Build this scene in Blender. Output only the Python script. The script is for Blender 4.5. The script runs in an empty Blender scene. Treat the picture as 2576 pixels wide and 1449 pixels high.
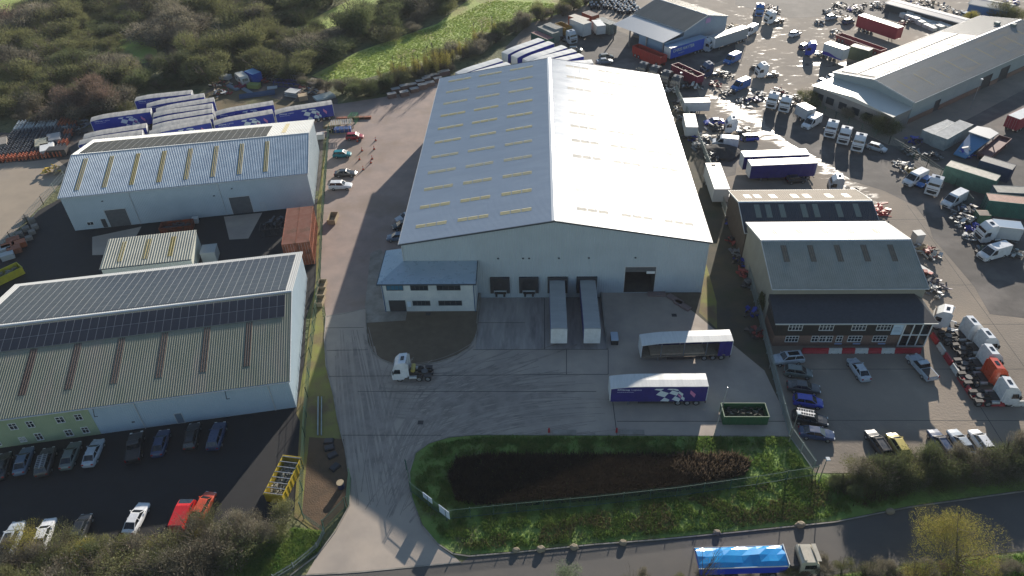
import bpy, math, random
from mathutils import Vector, Matrix, noise
random.seed(7)
R=random.Random(11)
S=bpy.context.scene
COL=S.collection
# ---------------------------------------------------------------- camera (solved from the photograph)
FPX,YAW,PITCH,ROLL,CH=1865.361,-0.04658477,0.67563223,-0.03354269,80.0
def _axes():
    cy,sy,cp,sp=math.cos(YAW),math.sin(YAW),math.cos(PITCH),math.sin(PITCH)
    f=Vector((sy*cp,cy*cp,-sp)); r=Vector((cy,-sy,0)); u=r.cross(f)
    cr,sr=math.cos(ROLL),math.sin(ROLL)
    return cr*r+sr*u,-sr*r+cr*u,f
AX=_axes()
def G(u,v,z=0.0):
    "point of the real world plane at height z seen at photo position (u,v) (2576 px wide)"
    r,uu,f=AX
    d=f+(u-1288)/FPX*r-(v-724.5)/FPX*uu
    t=(CH-z)/-d.z
    return (d.x*t,d.y*t)
def Z4(c,r,x,y): return (644*c+x/4,(0,362.6,725.1,1086.4)[r]+y/4)
def Z5(x0,y0,x,y): return (x0/1.5528+x/8,y0/1.5528+y/8)
cam=bpy.data.cameras.new('camera'); co=bpy.data.objects.new('camera',cam); COL.objects.link(co)
r_,u_,f_=AX
co.matrix_world=Matrix(((r_.x,u_.x,-f_.x,0),(r_.y,u_.y,-f_.y,0),(r_.z,u_.z,-f_.z,CH),(0,0,0,1)))
cam.sensor_width=36; cam.lens=36*FPX/2576; cam.clip_end=3000; cam.clip_start=1
S.camera=co
# ---------------------------------------------------------------- mesh helper
class MB:
    def __init__(s): s.v=[]; s.f=[]; s.m=[]; s.mi=0
    def add(s,vs,fs):
        o=len(s.v); s.v+= [tuple(p) for p in vs]; s.f+=[tuple(i+o for i in f) for f in fs]; s.m+=[s.mi]*len(fs); return s
    def poly(s,vs): return s.add(vs,[tuple(range(len(vs)))])
    def box(s,x0,x1,y0,y1,z0,z1):
        return s.add([(x0,y0,z0),(x1,y0,z0),(x1,y1,z0),(x0,y1,z0),(x0,y0,z1),(x1,y0,z1),(x1,y1,z1),(x0,y1,z1)],
          [(0,3,2,1),(4,5,6,7),(0,1,5,4),(1,2,6,5),(2,3,7,6),(3,0,4,7)])
    def cbox(s,cx,cy,cz,sx,sy,sz): return s.box(cx-sx/2,cx+sx/2,cy-sy/2,cy+sy/2,cz-sz/2,cz+sz/2)
    def rbox(s,x0,x1,y0,y1,z0,z1,b=.05):
        "box with bevelled vertical corners and top edges"
        def ring(z,i): 
            return [(x0+i+b,y0+i,z),(x1-i-b,y0+i,z),(x1-i,y0+i+b,z),(x1-i,y1-i-b,z),(x1-i-b,y1-i,z),(x0+i+b,y1-i,z),(x0+i,y1-i-b,z),(x0+i,y0+i+b,z)]
        return s.loft([ring(z0,0),ring(z1-b,0),ring(z1,b*.7)])
    def loft(s,rings,cap=True,closed=True):
        n=len(rings[0]); vs=[p for r in rings for p in r]; fs=[]
        for k in range(len(rings)-1):
            for i in range(n if closed else n-1):
                j=(i+1)%n; a=k*n
                fs.append((a+i,a+j,a+n+j,a+n+i))
        if cap: fs.append(tuple(range(n))[::-1]); fs.append(tuple((len(rings)-1)*n+i for i in range(n)))
        return s.add(vs,fs)
    def prism(s,prof,y0,y1):
        "profile of (x,z) extruded along y"
        return s.loft([[(x,y0,z) for x,z in prof],[(x,y1,z) for x,z in prof]])
    def prismx(s,prof,x0,x1):
        return s.loft([[(x0,y,z) for y,z in prof],[(x1,y,z) for y,z in prof]])
    def cyl(s,p,q,r0,r1=None,n=10,cap=True):
        p=Vector(p);q=Vector(q);r1=r0 if r1 is None else r1
        d=(q-p).normalized(); a=d.orthogonal().normalized(); b=d.cross(a)
        rg=[]
        for c,r in ((p,r0),(q,r1)): rg.append([tuple(c+a*r*math.cos(2*math.pi*i/n)+b*r*math.sin(2*math.pi*i/n)) for i in range(n)])
        return s.loft(rg,cap)
    def beam(s,p,q,w,h):
        p=Vector(p);q=Vector(q);d=(q-p).normalized()
        up=Vector((0,0,1)) if abs(d.z)<.95 else Vector((1,0,0))
        a=d.cross(up).normalized(); b=a.cross(d)
        return s.loft([[tuple(c+a*x*w/2+b*y*h/2) for x,y in ((-1,-1),(1,-1),(1,1),(-1,1))] for c in (p,q)])
    def mesh(s,name,mats,smooth=False):
        me=bpy.data.meshes.new(name); me.from_pydata(s.v,[],s.f)
        for m in (mats if isinstance(mats,(list,tuple)) else [mats]): me.materials.append(m)
        if any(s.m): me.polygons.foreach_set('material_index',s.m)
        if smooth: me.polygons.foreach_set('use_smooth',[True]*len(s.f))
        me.update(); return me
    def build(s,name,mats,parent=None,smooth=False,label=None):
        o=bpy.data.objects.new(name,s.mesh(name,mats,smooth)); COL.objects.link(o)
        if parent is not None: o.parent=parent
        if label: o['label']=label
        return o
def empty(name,x=0,y=0,z=0,rz=0):
    o=bpy.data.objects.new(name,None); COL.objects.link(o); o.location=(x,y,z); o.rotation_euler=(0,0,rz); o.empty_display_size=.3
    return o
def tag(o,label,cat,group=None,kind=None):
    if len(label.split())>16: print('LONG',len(label.split()),label)
    o['label']=label
    o['category']=cat
    if group: o['group']=group
    if kind: o['kind']=kind
    return o
def struct(o,label=None):
    o['kind']='structure'
    if label: o['label']=label
    return o
KIDS={}
def copy_tree(o,parent=None):
    c=o.copy(); COL.objects.link(c)
    if parent is not None: c.parent=parent
    for ch in list(o.children): copy_tree(ch,c)
    return c
# ---------------------------------------------------------------- materials
MATS={}
def mat(name,col,rough=.6,metal=0.,col2=None,scale=3.,bump=0.,bscale=40.,coat=0.,spec=.5,world=False,lo=.35,hi=.65,col3=None,scale3=.5,detail=5,stretch=None,rvar=0.,trans=0.,anis=0.):
    if name in MATS: return MATS[name]
    m=bpy.data.materials.new(name); m.use_nodes=True; MATS[name]=m
    nt=m.node_tree; N=nt.nodes; L=nt.links; b=N['Principled BSDF']
    b.inputs['Roughness'].default_value=rough; b.inputs['Metallic'].default_value=metal
    b.inputs['Coat Weight'].default_value=coat; b.inputs['Coat Roughness'].default_value=.12
    b.inputs['Specular IOR Level'].default_value=spec
    b.inputs['Anisotropic'].default_value=anis
    if trans: b.inputs['Transmission Weight'].default_value=trans
    b.inputs['Base Color'].default_value=(*col,1)
    if world: g=N.new('ShaderNodeNewGeometry'); vec=g.outputs['Position']
    else: g=N.new('ShaderNodeTexCoord'); vec=g.outputs['Object']
    if stretch:
        mp=N.new('ShaderNodeMapping'); mp.inputs['Scale'].default_value=stretch[:3]
        if len(stretch)>3: mp.inputs['Rotation'].default_value=(0,0,stretch[3])
        L.new(vec,mp.inputs['Vector']); vec=mp.outputs['Vector']
    def noise_ramp(sc,lo,hi,det=detail):
        n=N.new('ShaderNodeTexNoise'); n.inputs['Scale'].default_value=sc; n.inputs['Detail'].default_value=det; n.inputs['Roughness'].default_value=.6
        L.new(vec,n.inputs['Vector']); r=N.new('ShaderNodeMapRange'); r.inputs['From Min'].default_value=lo; r.inputs['From Max'].default_value=hi
        L.new(n.outputs['Fac'],r.inputs['Value']); return r.outputs['Result']
    if col2 or col3:
        c=None
        if col2:
            f=noise_ramp(scale,lo,hi); mx=N.new('ShaderNodeMix'); mx.data_type='RGBA'
            mx.inputs[6].default_value=(*col,1); mx.inputs[7].default_value=(*col2,1); L.new(f,mx.inputs[0]); c=mx.outputs[2]
        if col3:
            f=noise_ramp(scale3,.5,.68); mx=N.new('ShaderNodeMix'); mx.data_type='RGBA'
            if c: L.new(c,mx.inputs[6])
            else: mx.inputs[6].default_value=(*col,1)
            mx.inputs[7].default_value=(*col3,1); L.new(f,mx.inputs[0]); c=mx.outputs[2]
        L.new(c,b.inputs['Base Color'])
    if rvar:
        f=noise_ramp(scale*1.7,.3,.7); mr=N.new('ShaderNodeMapRange'); mr.inputs['To Min'].default_value=max(.02,rough-rvar); mr.inputs['To Max'].default_value=min(1,rough+rvar)
        L.new(f,mr.inputs['Value']); L.new(mr.outputs['Result'],b.inputs['Roughness'])
    if bump:
        n=N.new('ShaderNodeTexNoise'); n.inputs['Scale'].default_value=bscale; n.inputs['Detail'].default_value=4; L.new(vec,n.inputs['Vector'])
        bp=N.new('ShaderNodeBump'); bp.inputs['Strength'].default_value=1; bp.inputs['Distance'].default_value=bump
        L.new(n.outputs['Fac'],bp.inputs['Height']); L.new(bp.outputs['Normal'],b.inputs['Normal'])
    return m
def paint(name,col,rough=.32): return mat('paint_'+name,col,rough,coat=.5,col2=tuple(c*.82 for c in col),scale=1.3,rvar=.08)
black=mat('black_rubber',(.018,.018,.02),.75,col2=(.035,.033,.03),scale=4)
chassis_m=mat('chassis_black',(.025,.025,.028),.6,col2=(.06,.05,.045),scale=3)
glass=mat('dark_glass',(.012,.016,.02),.06,spec=.7,col2=(.02,.025,.03),scale=1)
steel=mat('galvanised_steel',(.45,.46,.47),.4,.8,col2=(.34,.35,.36),scale=2,rvar=.12)
rim_m=mat('rim_alloy',(.42,.43,.44),.35,.6,col2=(.3,.3,.3),scale=6)
lamp_m=mat('lamp_lens',(.75,.76,.74),.12,col2=(.55,.56,.55),scale=9)
tail_m=mat('tail_lens',(.35,.02,.015),.2,col2=(.22,.01,.01),scale=9)
whitep=mat('white_paint',(.72,.73,.73),.38,col2=(.6,.61,.6),scale=1.2,rvar=.1,coat=.2)
wood=mat('weathered_wood',(.2,.16,.12),.85,col2=(.32,.27,.2),scale=6,bump=.01)
rust=mat('rusty_steel',(.22,.07,.035),.8,col2=(.38,.13,.07),scale=1.6,col3=(.12,.05,.03),scale3=.7,bump=.01,bscale=12)
# ---------------------------------------------------------------- ribbed sheets
def rib_sheet(mb,O,U,V,L,W,p=.333,h=.035,off=0.,t0=0.,topf=None,holes=(),flat=.58):
    "profiled metal: O corner, U along the sheet's width, V up the ribs; topf(t)->length, holes=(t0,t1,w0,w1)"
    O=Vector(O);U=Vector(U).normalized();V=Vector(V).normalized();N=U.cross(V).normalized()
    pts=[];t=t0
    while t<L+t0-1e-6:
        for a,d in ((0,0),(flat*p,0),((flat+.1)*p,h),(.9*p,h)):
            if t+a<L+t0: pts.append((t+a,d))
        t+=p
    pts.append((L+t0,0))
    vs=[];fs=[]
    def P(t,w,d): return tuple(O+U*t+V*w+N*(d+off))
    for (ta,da),(tb,db) in zip(pts[:-1],pts[1:]):
        mid=(ta+tb)/2; wa=topf(ta) if topf else W; wb=topf(tb) if topf else W
        segs=[(0.,None)]; cuts=sorted([hh for hh in holes if hh[0]<=mid<=hh[1]],key=lambda q:q[2])
        rng=[];lo=0.
        for hh in cuts:
            if hh[2]>lo: rng.append((lo,hh[2]))
            lo=hh[3]
        rng.append((lo,None))
        for a,b in rng:
            i=len(vs); vs+=[P(ta,a,da),P(tb,a,db),P(tb,wb if b is None else b,db),P(ta,wa if b is None else b,da)]; fs.append((i,i+1,i+2,i+3))
    return mb.add(vs,fs)
SKY=0.08; EXPO=0.86; HAZE=0.0001
# ---------------------------------------------------------------- ground
def ground_poly(name,pts,z,m,holes=(),label=None):
    import bmesh
    bm=bmesh.new(); es=[]
    for loop in [pts]+list(holes):
        vs=[bm.verts.new((x,y,z)) for x,y in loop]
        es+=[bm.edges.new((vs[i],vs[(i+1)%len(vs)])) for i in range(len(vs))]
    bmesh.ops.triangle_fill(bm,use_beauty=True,use_dissolve=False,edges=es)
    for f in bm.faces:
        f.normal_update()
        if f.normal.z<0: f.normal_flip()
    me=bpy.data.meshes.new(name); bm.to_mesh(me); bm.free(); me.materials.append(m)
    o=bpy.data.objects.new(name,me); COL.objects.link(o); struct(o,label); return o
def gp(*q): return [G(u,v) for u,v in q]
PIT=[(-9.98,98.33),(-9.98,84.35),(10.5,84.35),(10.5,98.33)]
g_grass=mat('rough_grass',(.09,.11,.04),.9,col2=(.15,.145,.065),scale=.12,world=True,bump=.25,bscale=1.6,col3=(.03,.045,.015),scale3=.35)
g_meadow=mat('meadow_grass',(.27,.37,.07),.9,col2=(.34,.38,.1),scale=.25,world=True,bump=.3,bscale=1.3,col3=(.24,.2,.07),scale3=.08,lo=.38,hi=.66)
g_verge=mat('verge_grass',(.13,.22,.04),.85,col2=(.19,.27,.06),scale=.5,world=True,bump=.25,bscale=2.2,col3=(.1,.08,.04),scale3=.16)
g_strip=mat('mossy_strip',(.2,.16,.06),.9,col2=(.22,.23,.05),scale=.35,world=True,bump=.05,bscale=5,col3=(.16,.11,.06),scale3=.2)
g_conc=mat('yard_concrete',(.42,.35,.285),.8,col2=(.34,.29,.245),scale=.22,world=True,bump=.01,bscale=9,col3=(.3,.255,.215),scale3=.09,rvar=.1,detail=8)
g_beige=mat('beige_concrete',(.36,.29,.215),.8,col2=(.3,.245,.185),scale=.2,world=True,bump=.01,bscale=9,col3=(.27,.23,.19),scale3=.07,detail=8)
g_drive=mat('gravel_drive',(.35,.265,.225),.9,col2=(.27,.215,.19),scale=.3,world=True,bump=.03,bscale=14,col3=(.24,.18,.14),scale3=.09,detail=9)
g_gravel=mat('brown_gravel',(.15,.115,.075),.95,col2=(.12,.09,.06),scale=.8,world=True,bump=.03,bscale=16,col3=(.115,.09,.06),scale3=.2)
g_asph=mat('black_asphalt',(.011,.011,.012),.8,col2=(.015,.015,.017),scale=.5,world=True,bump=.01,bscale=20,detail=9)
g_road=mat('road_asphalt',(.1,.09,.08),.8,col2=(.085,.078,.072),scale=.4,world=True,bump=.008,bscale=20,detail=9)
g_mud=mat('dark_mud',(.085,.072,.062),.85,col2=(.12,.1,.08),scale=.18,world=True,bump=.03,bscale=6,col3=(.06,.055,.05),scale3=.09)
g_path=mat('path_concrete',(.33,.3,.26),.8,col2=(.2,.18,.15),scale=.5,world=True,bump=.01,bscale=9)
# wet yard : concrete and tarmac with puddles; wetness grows toward the back of the yard
def wet_mat():
    m=mat('wet_yard',(.27,.228,.185),.88,col2=(.18,.155,.13),scale=.12,world=True,col3=(.33,.27,.21),scale3=.06,detail=8,spec=.3)
    nt=m.node_tree;N=nt.nodes;L=nt.links;b=N['Principled BSDF']
    g=N.new('ShaderNodeNewGeometry'); sx=N.new('ShaderNodeSeparateXYZ'); L.new(g.outputs['Position'],sx.inputs[0])
    mp=N.new('ShaderNodeMapping'); mp.inputs['Rotation'].default_value=(0,0,-.95); mp.inputs['Scale'].default_value=(.6,1.6,1); L.new(g.outputs['Position'],mp.inputs[0])
    n=N.new('ShaderNodeTexNoise'); n.inputs['Scale'].default_value=.42; n.inputs['Detail'].default_value=10; n.inputs['Roughness'].default_value=.62; L.new(mp.outputs[0],n.inputs['Vector'])
    grad=N.new('ShaderNodeMapRange'); grad.inputs['From Min'].default_value=108; grad.inputs['From Max'].default_value=150; grad.inputs['To Min'].default_value=.3; grad.inputs['To Max'].default_value=0.1
    L.new(sx.outputs['Y'],grad.inputs['Value'])
    # lorries track the water along two worn lanes
    tot=None
    for (q1,q2,wd,am) in (((1795,235),(2240,530),5.,.26),((2010,160),(2160,168),5.,.2),((1780,70),(1960,90),5.,.12),((1990,330),(1890,215),3.5,.14)):
        qa=Vector(G(*q1));qb=Vector(G(*q2)); mid=(qa+qb)/2; d=(qb-qa); hl=d.length/2; d.normalize(); nn=Vector((-d.y,d.x))
        def dot(dx,dy,off):
            v=N.new('ShaderNodeVectorMath'); v.operation='DOT_PRODUCT'; v.inputs[1].default_value=(dx,dy,0); L.new(g.outputs['Position'],v.inputs[0])
            s=N.new('ShaderNodeMath'); s.operation='SUBTRACT'; s.inputs[1].default_value=off; L.new(v.outputs['Value'],s.inputs[0])
            t=N.new('ShaderNodeMath'); t.operation='ABSOLUTE'; L.new(s.outputs[0],t.inputs[0]); return t
        A=dot(nn.x,nn.y,mid.dot(nn)); B=dot(d.x,d.y,mid.dot(d))
        r1=N.new('ShaderNodeMapRange'); r1.inputs['From Min'].default_value=0; r1.inputs['From Max'].default_value=wd; r1.inputs['To Min'].default_value=am; r1.inputs['To Max'].default_value=0; L.new(A.outputs[0],r1.inputs['Value'])
        r2=N.new('ShaderNodeMapRange'); r2.inputs['From Min'].default_value=hl*.8; r2.inputs['From Max'].default_value=hl*1.15; r2.inputs['To Min'].default_value=1; r2.inputs['To Max'].default_value=0; L.new(B.outputs[0],r2.inputs['Value'])
        mu=N.new('ShaderNodeMath'); mu.operation='MULTIPLY'; L.new(r1.outputs[0],mu.inputs[0]); L.new(r2.outputs[0],mu.inputs[1])
        if tot is None: tot=mu
        else:
            ad=N.new('ShaderNodeMath'); ad.operation='ADD'; L.new(tot.outputs[0],ad.inputs[0]); L.new(mu.outputs[0],ad.inputs[1]); tot=ad
    sb_=N.new('ShaderNodeMath'); sb_.operation='SUBTRACT'; L.new(grad.outputs[0],sb_.inputs[0]); L.new(tot.outputs[0],sb_.inputs[1])
    sub=N.new('ShaderNodeMath'); sub.operation='SUBTRACT'; L.new(n.outputs['Fac'],sub.inputs[0]); L.new(sb_.outputs[0],sub.inputs[1])
    w=N.new('ShaderNodeMapRange'); w.inputs['From Min'].default_value=.47; w.inputs['From Max'].default_value=.66; L.new(sub.outputs[0],w.inputs['Value'])
    rr=N.new('ShaderNodeMapRange'); rr.inputs['To Min'].default_value=.9; rr.inputs['To Max'].default_value=.2; L.new(w.outputs[0],rr.inputs['Value']); L.new(rr.outputs[0],b.inputs['Roughness'])
    src=b.inputs['Base Color'].links[0].from_socket
    mx=N.new('ShaderNodeMix'); mx.data_type='RGBA'; mx.blend_type='MULTIPLY'; L.new(w.outputs[0],mx.inputs[0]); L.new(src,mx.inputs[6]); mx.inputs[7].default_value=(.45,.43,.42,1)
    L.new(mx.outputs[2],b.inputs['Base Color'])
    n2=N.new('ShaderNodeTexNoise'); n2.inputs['Scale'].default_value=3.; n2.inputs['Detail'].default_value=5; L.new(g.outputs['Position'],n2.inputs['Vector'])
    inv=N.new('ShaderNodeMath'); inv.operation='MULTIPLY_ADD'; L.new(w.outputs[0],inv.inputs[0]); inv.inputs[1].default_value=-.8; inv.inputs[2].default_value=1.; 
    bp=N.new('ShaderNodeBump'); bp.inputs['Distance'].default_value=.05; L.new(inv.outputs[0],bp.inputs['Strength']); L.new(n2.outputs['Fac'],bp.inputs['Height']); L.new(bp.outputs[0],b.inputs['Normal'])
    return m
g_wet=wet_mat()
base=ground_poly('ground',[(-1200,-300),(1200,-300),(1200,1500),(-1200,1500)],-.03,g_grass,[PIT],'rough grass and scrub land around the industrial estate')
# concrete yard and entrance drive
ground_poly('yard_pavement',gp((820,795),(816,850),(820,920),(840,1000),(850,1060),(868,1130),(878,1200),(880,1270),(845,1335),(800,1395),(770,1446),(900,1440),(1160,1415),(1140,1398),(1100,1370),(1060,1320),(1035,1250),(1030,1190),(1045,1140),(1080,1115),(1130,1100),(1200,1094),(1985,1098),(1960,1010),(1923,932),(1793,825),(1748,787))+[(25.6,98.33),(10.5,98.33),(10.5,84.35),(-9.98,84.35),(-9.98,98.33),(-10.4,98.33),(-10.4,93.6),(-26,93.6)]+gp((915,777)),0,g_conc,label='grey concrete lorry yard with curved tyre marks')
# dock pit : sloping floor and retaining walls
pit=MB(); pit.poly([(-9.98,98.33,-1),(-9.98,84.35,0),(10.5,84.35,0),(10.5,98.33,-1)][::-1])
pit.v=[(x,y,z+.0) for x,y,z in pit.v]
struct(pit.build('loading_dock_ramp',mat('dock_concrete',(.42,.37,.33),.75,col2=(.3,.27,.245),scale=.5,world=True,col3=(.21,.19,.175),scale3=.3,stretch=(1.6,.25,1),rvar=.1)),'sloping concrete ramp down to the loading docks')
rw=MB(); rw.box(10.5,10.75,84.4,98.3,-1.02,.12); rw.box(-10.25,-9.98,90.5,98.3,-1.02,.12)
tag(rw.build('retaining_wall',g_path),'low concrete retaining walls either side of the loading dock ramp','wall')
ground_poly('gravel_drive',gp((820,795),(806,700),(812,560),(820,450),(824,345),(700,330),(720,262),(850,262),(960,245),(1015,235),(1110,205),(1200,190),(1500,160),(1640,190),(1650,260))+[(27.4,164.5),(-22.4,164.5),(-22.4,98.4),(-26.3,102)]+gp((932,640),(921,775),(915,777)),0,g_drive,label='pinkish gravel drive beside the main warehouse')
ground_poly('path',gp((932,637),(958,626))+[(-25.6,102.5),(-25.6,93.75),(-20,93.7)]+gp((1024,785),(1020,806),(921,812),(918,770)),.006,g_path,label='concrete path round the office annexe')
ground_poly('gravel_bed',gp((921,812),(924,860),(935,885),(960,905),(992,917),(1040,920),(1100,912),(1150,895),(1180,875),(1195,850),(1201,830),(1203,783),(1024,785),(1020,806)),.008,g_gravel,label='brown gravel bed in front of the office annexe')
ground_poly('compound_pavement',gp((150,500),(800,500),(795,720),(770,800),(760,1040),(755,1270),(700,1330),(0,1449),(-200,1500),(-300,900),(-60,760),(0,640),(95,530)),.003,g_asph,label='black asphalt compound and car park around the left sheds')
ground_poly('concrete_road',gp((-200,330),(-60,400),(60,408),(140,398),(172,425),(165,445),(100,520),(0,622),(-150,740),(-600,700),(-500,300)),.001,g_beige,label='sunlit beige concrete road at the left edge')
ground_poly('storage_ground',gp((-300,330),(150,335),(330,300),(480,260),(560,200),(620,180),(700,190),(815,215),(850,250),(850,262),(720,262),(815,330),(805,480),(170,460),(172,425),(140,398),(60,408),(-60,400),(-200,396)),-.008,g_mud,label='muddy storage ground behind the left shed')
ground_poly('dry_grass',gp((470,262),(560,215),(640,232),(700,250),(800,262),(790,285),(600,290),(480,300)),.002,mat('dry_sand_grass',(.16,.115,.06),.9,col2=(.12,.1,.045),scale=.3,world=True,bump=.05,bscale=4,col3=(.08,.09,.03),scale3=.12),label='sandy dry grass in the storage ground')
ground_poly('apron_slab',gp((232,596),(356,570),(345,590),(285,640),(232,642)),.006,g_conc,label='pale concrete apron below the left roller door')
ground_poly('apron_slab',gp((563,545),(660,535),(625,600),(577,603)),.006,g_conc,label='pale concrete apron below the right roller door')
ground_poly('fence_strip',gp((797,520),(826,330),(822,345),(817,450),(810,560),(803,700),(810,780),(817,850),(820,920),(840,1000),(850,1060),(868,1130),(878,1200),(878,1265),(800,1345),(740,1300),(755,1060),(745,1040),(768,900),(795,700)),.012,g_strip,label='mossy strip along the boundary fence')
ground_poly('bare_soil',gp((778,1100),(865,1105),(878,1200),(878,1265),(800,1340),(760,1290),(770,1180)),.018,mat('bare_soil',(.13,.08,.045),.95,col2=(.09,.06,.035),scale=.6,world=True,bump=.06,bscale=5),label='bare brown soil beside the entrance gate')
# right-hand estate yard
ground_poly('wet_yard',gp((1700,210),(1760,350),(1800,440),(1830,540),(1870,650),(1900,760),(1928,880),(1960,1010),(1985,1098),(2050,1190),(2160,1190),(2290,1160),(2576,1135),(3000,1080),(3600,700),(3200,-60),(2500,-60),(1900,-60),(1450,-60),(1330,60),(1270,120),(1350,150),(1500,160),(1640,190)),-.004,g_wet,label='wet concrete yard of the haulage estate on the right')
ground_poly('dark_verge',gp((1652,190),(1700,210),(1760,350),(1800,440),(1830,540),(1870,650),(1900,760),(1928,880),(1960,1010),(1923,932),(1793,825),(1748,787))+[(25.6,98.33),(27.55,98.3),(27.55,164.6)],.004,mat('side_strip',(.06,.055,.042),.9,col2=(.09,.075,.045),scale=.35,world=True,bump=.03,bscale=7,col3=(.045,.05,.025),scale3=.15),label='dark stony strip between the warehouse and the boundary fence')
ground_poly('yellow_verge',[(27.56,164),(29.3,164),(29.8,110),(29.6,96),(28.4,89),(26.2,93)]+[(27.56,98.3)],.008,g_strip,label='mossy verge along the warehouse side wall')
ground_poly('gravel_corner',[(21.5,98.3),(27.5,98.3)]+gp((1748,787),(1700,752),(1660,742)),.012,g_gravel,label='dark gravel corner outside the warehouse front wall')
dk=mat('yard_tarmac_and_shade',(.075,.068,.064),.85,col2=(.11,.1,.092),scale=.3,world=True,bump=.01,bscale=12,col3=(.18,.16,.145),scale3=.1,detail=8,spec=.3)  # tarmac colour, also used to paint shade onto the yard
ground_poly('tarmac_and_shade',gp((1918,275),(1926,314),(1989,362),(2083,409),(2146,456),(2225,480),(2303,519),(2335,560),(2347,600),(2395,655),(2450,720),(2490,790),(2576,800),(2900,800),(2900,600),(3100,300),(2900,200),(2576,225),(2300,372),(2235,365),(2100,302),(2020,262)),.006,dk,label='dark tarmac with painted shade under the parked cabs and the right compound')  # tarmac plus painted shade; the curved edge follows a shadow boundary
ground_poly('tarmac_and_shade',gp((1405,150),(1420,120),(1440,90),(1500,55),(1600,95),(1700,120),(1850,100),(1850,135),(1790,165),(1745,200),(1768,262),(1745,330),(1700,215),(1650,190),(1500,160)),.006,dk,label='dark tarmac around the workshop and behind the warehouse')
ground_poly('tarmac_and_shade',gp((1850,-30),(1850,12),(1990,45),(2120,40),(2230,60),(2250,-30)),.006,dk,label='dark tarmac with painted shade at the top of the yard')  # tarmac with the shadow lying on it put into its dark tone
ground_poly('tarmac_and_shade',gp((1755,330),(1790,345),(1860,365),(1850,440),(1800,450)),.006,dk,label='black ground around the pair of navy trailers')
# road at the bottom
rd=gp((690,1452),(770,1446),(900,1440),(1160,1415),(1180,1402),(1300,1392),(1500,1372),(1650,1361),(1850,1342),(2100,1316),(2290,1278),(2576,1237),(3200,1150),(3300,1330),(2576,1385),(2400,1404),(2180,1432),(1900,1475),(1300,1560),(600,1600))
ground_poly('road',rd,-.012,g_road,label='grey asphalt public road along the bottom')
ground_poly('field_grass',gp((3300,1335),(2576,1390),(2400,1409),(2180,1437),(1900,1480),(1300,1565),(600,1605),(600,2400),(3600,2400)),-.006,g_verge,label='grass verge on the near side of the road')
# island with kerb
isl=gp((1030,1190),(1045,1140),(1080,1115),(1130,1100),(1200,1094),(1985,1098),(2050,1190),(2160,1195),(2290,1170),(2576,1140),(3000,1085),(3200,1130),(2576,1232),(2290,1272),(2100,1310),(1850,1336),(1650,1355),(1500,1366),(1300,1386),(1180,1396),(1140,1390),(1100,1365),(1064,1320),(1035,1250))
ground_poly('island_grass',isl,.02,g_verge,label='grass island between the yard and the public road')
def kerb(pts,w=.14,h=.12,z=0,name='kerb',m=None,label='pale concrete kerb'):
    mb=MB()
    for a,b in zip(pts[:-1],pts[1:]): mb.beam((a[0],a[1],z+h/2),(b[0],b[1],z+h/2),w,h)
    return struct(mb.build(name,m or g_path),label)
kerb(gp((820,795),(816,850),(820,920),(840,1000),(850,1060),(868,1130),(878,1200),(880,1270),(845,1335),(800,1395),(730,1449)),label='kerb along the left side of the entrance drive')
kerb(gp((921,780),(921,812),(924,860),(935,885),(960,905),(992,917),(1040,920),(1100,912),(1150,895),(1180,875),(1195,850),(1201,830),(1203,783)),label='kerb round the brown gravel bed')
kerb(gp((1985,1098),(1600,1096),(1200,1094),(1130,1100),(1080,1115),(1045,1140),(1030,1190),(1035,1250),(1060,1320),(1100,1368),(1140,1394),(1180,1400),(1300,1390),(1500,1370),(1650,1359),(1850,1340),(2100,1314),(2290,1276),(2576,1236)),label='kerb round the grass island')
kerb(gp((770,1446),(900,1439),(1160,1414)),h=.03,w=.2,label='flush kerb where the drive meets the road')
kerb(gp((822,795),(860,790),(915,777)),h=.03,label='edging between gravel drive and concrete')
ground_poly('pond_bed',gp((1130,1200),(1150,1160),(1240,1146),(1450,1148),(1700,1148),(1840,1146),(1890,1165),(1875,1198),(1800,1225),(1500,1260),(1250,1278),(1150,1265)),.03,mat('pond_mud',(.06,.045,.032),.9,col2=(.04,.032,.024),scale=.5,world=True,bump=.1,bscale=3,col3=(.09,.065,.045),scale3=.4),label='brown muddy hollow in the grass island')
# meadow patches in the scrub
ground_poly('meadow',gp((785,190),(850,215),(985,180),(1180,122),(1330,60),(1480,10),(1560,-40),(1230,-40),(1100,60),(900,130)),0,g_meadow,label='bright green meadow strip behind the hedge')
ground_poly('meadow',gp((-40,-40),(75,-30),(62,60),(-40,70)),0,g_meadow,label='bright green field corner at the top left')
ground_poly('meadow',gp((700,98),(800,78),(960,35),(1010,-10),(900,-10),(760,60)),0,g_meadow,label='narrow grass clearing between two hedges')
ground_poly('meadow',gp((300,100),(385,88),(400,150),(330,165),(200,215),(170,200)),0,g_meadow,label='small grass clearing inside the scrub')
ground_poly('meadow',gp((540,12),(640,10),(650,38),(560,42)),0,g_meadow,label='small grass patch at the top of the scrub')
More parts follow.
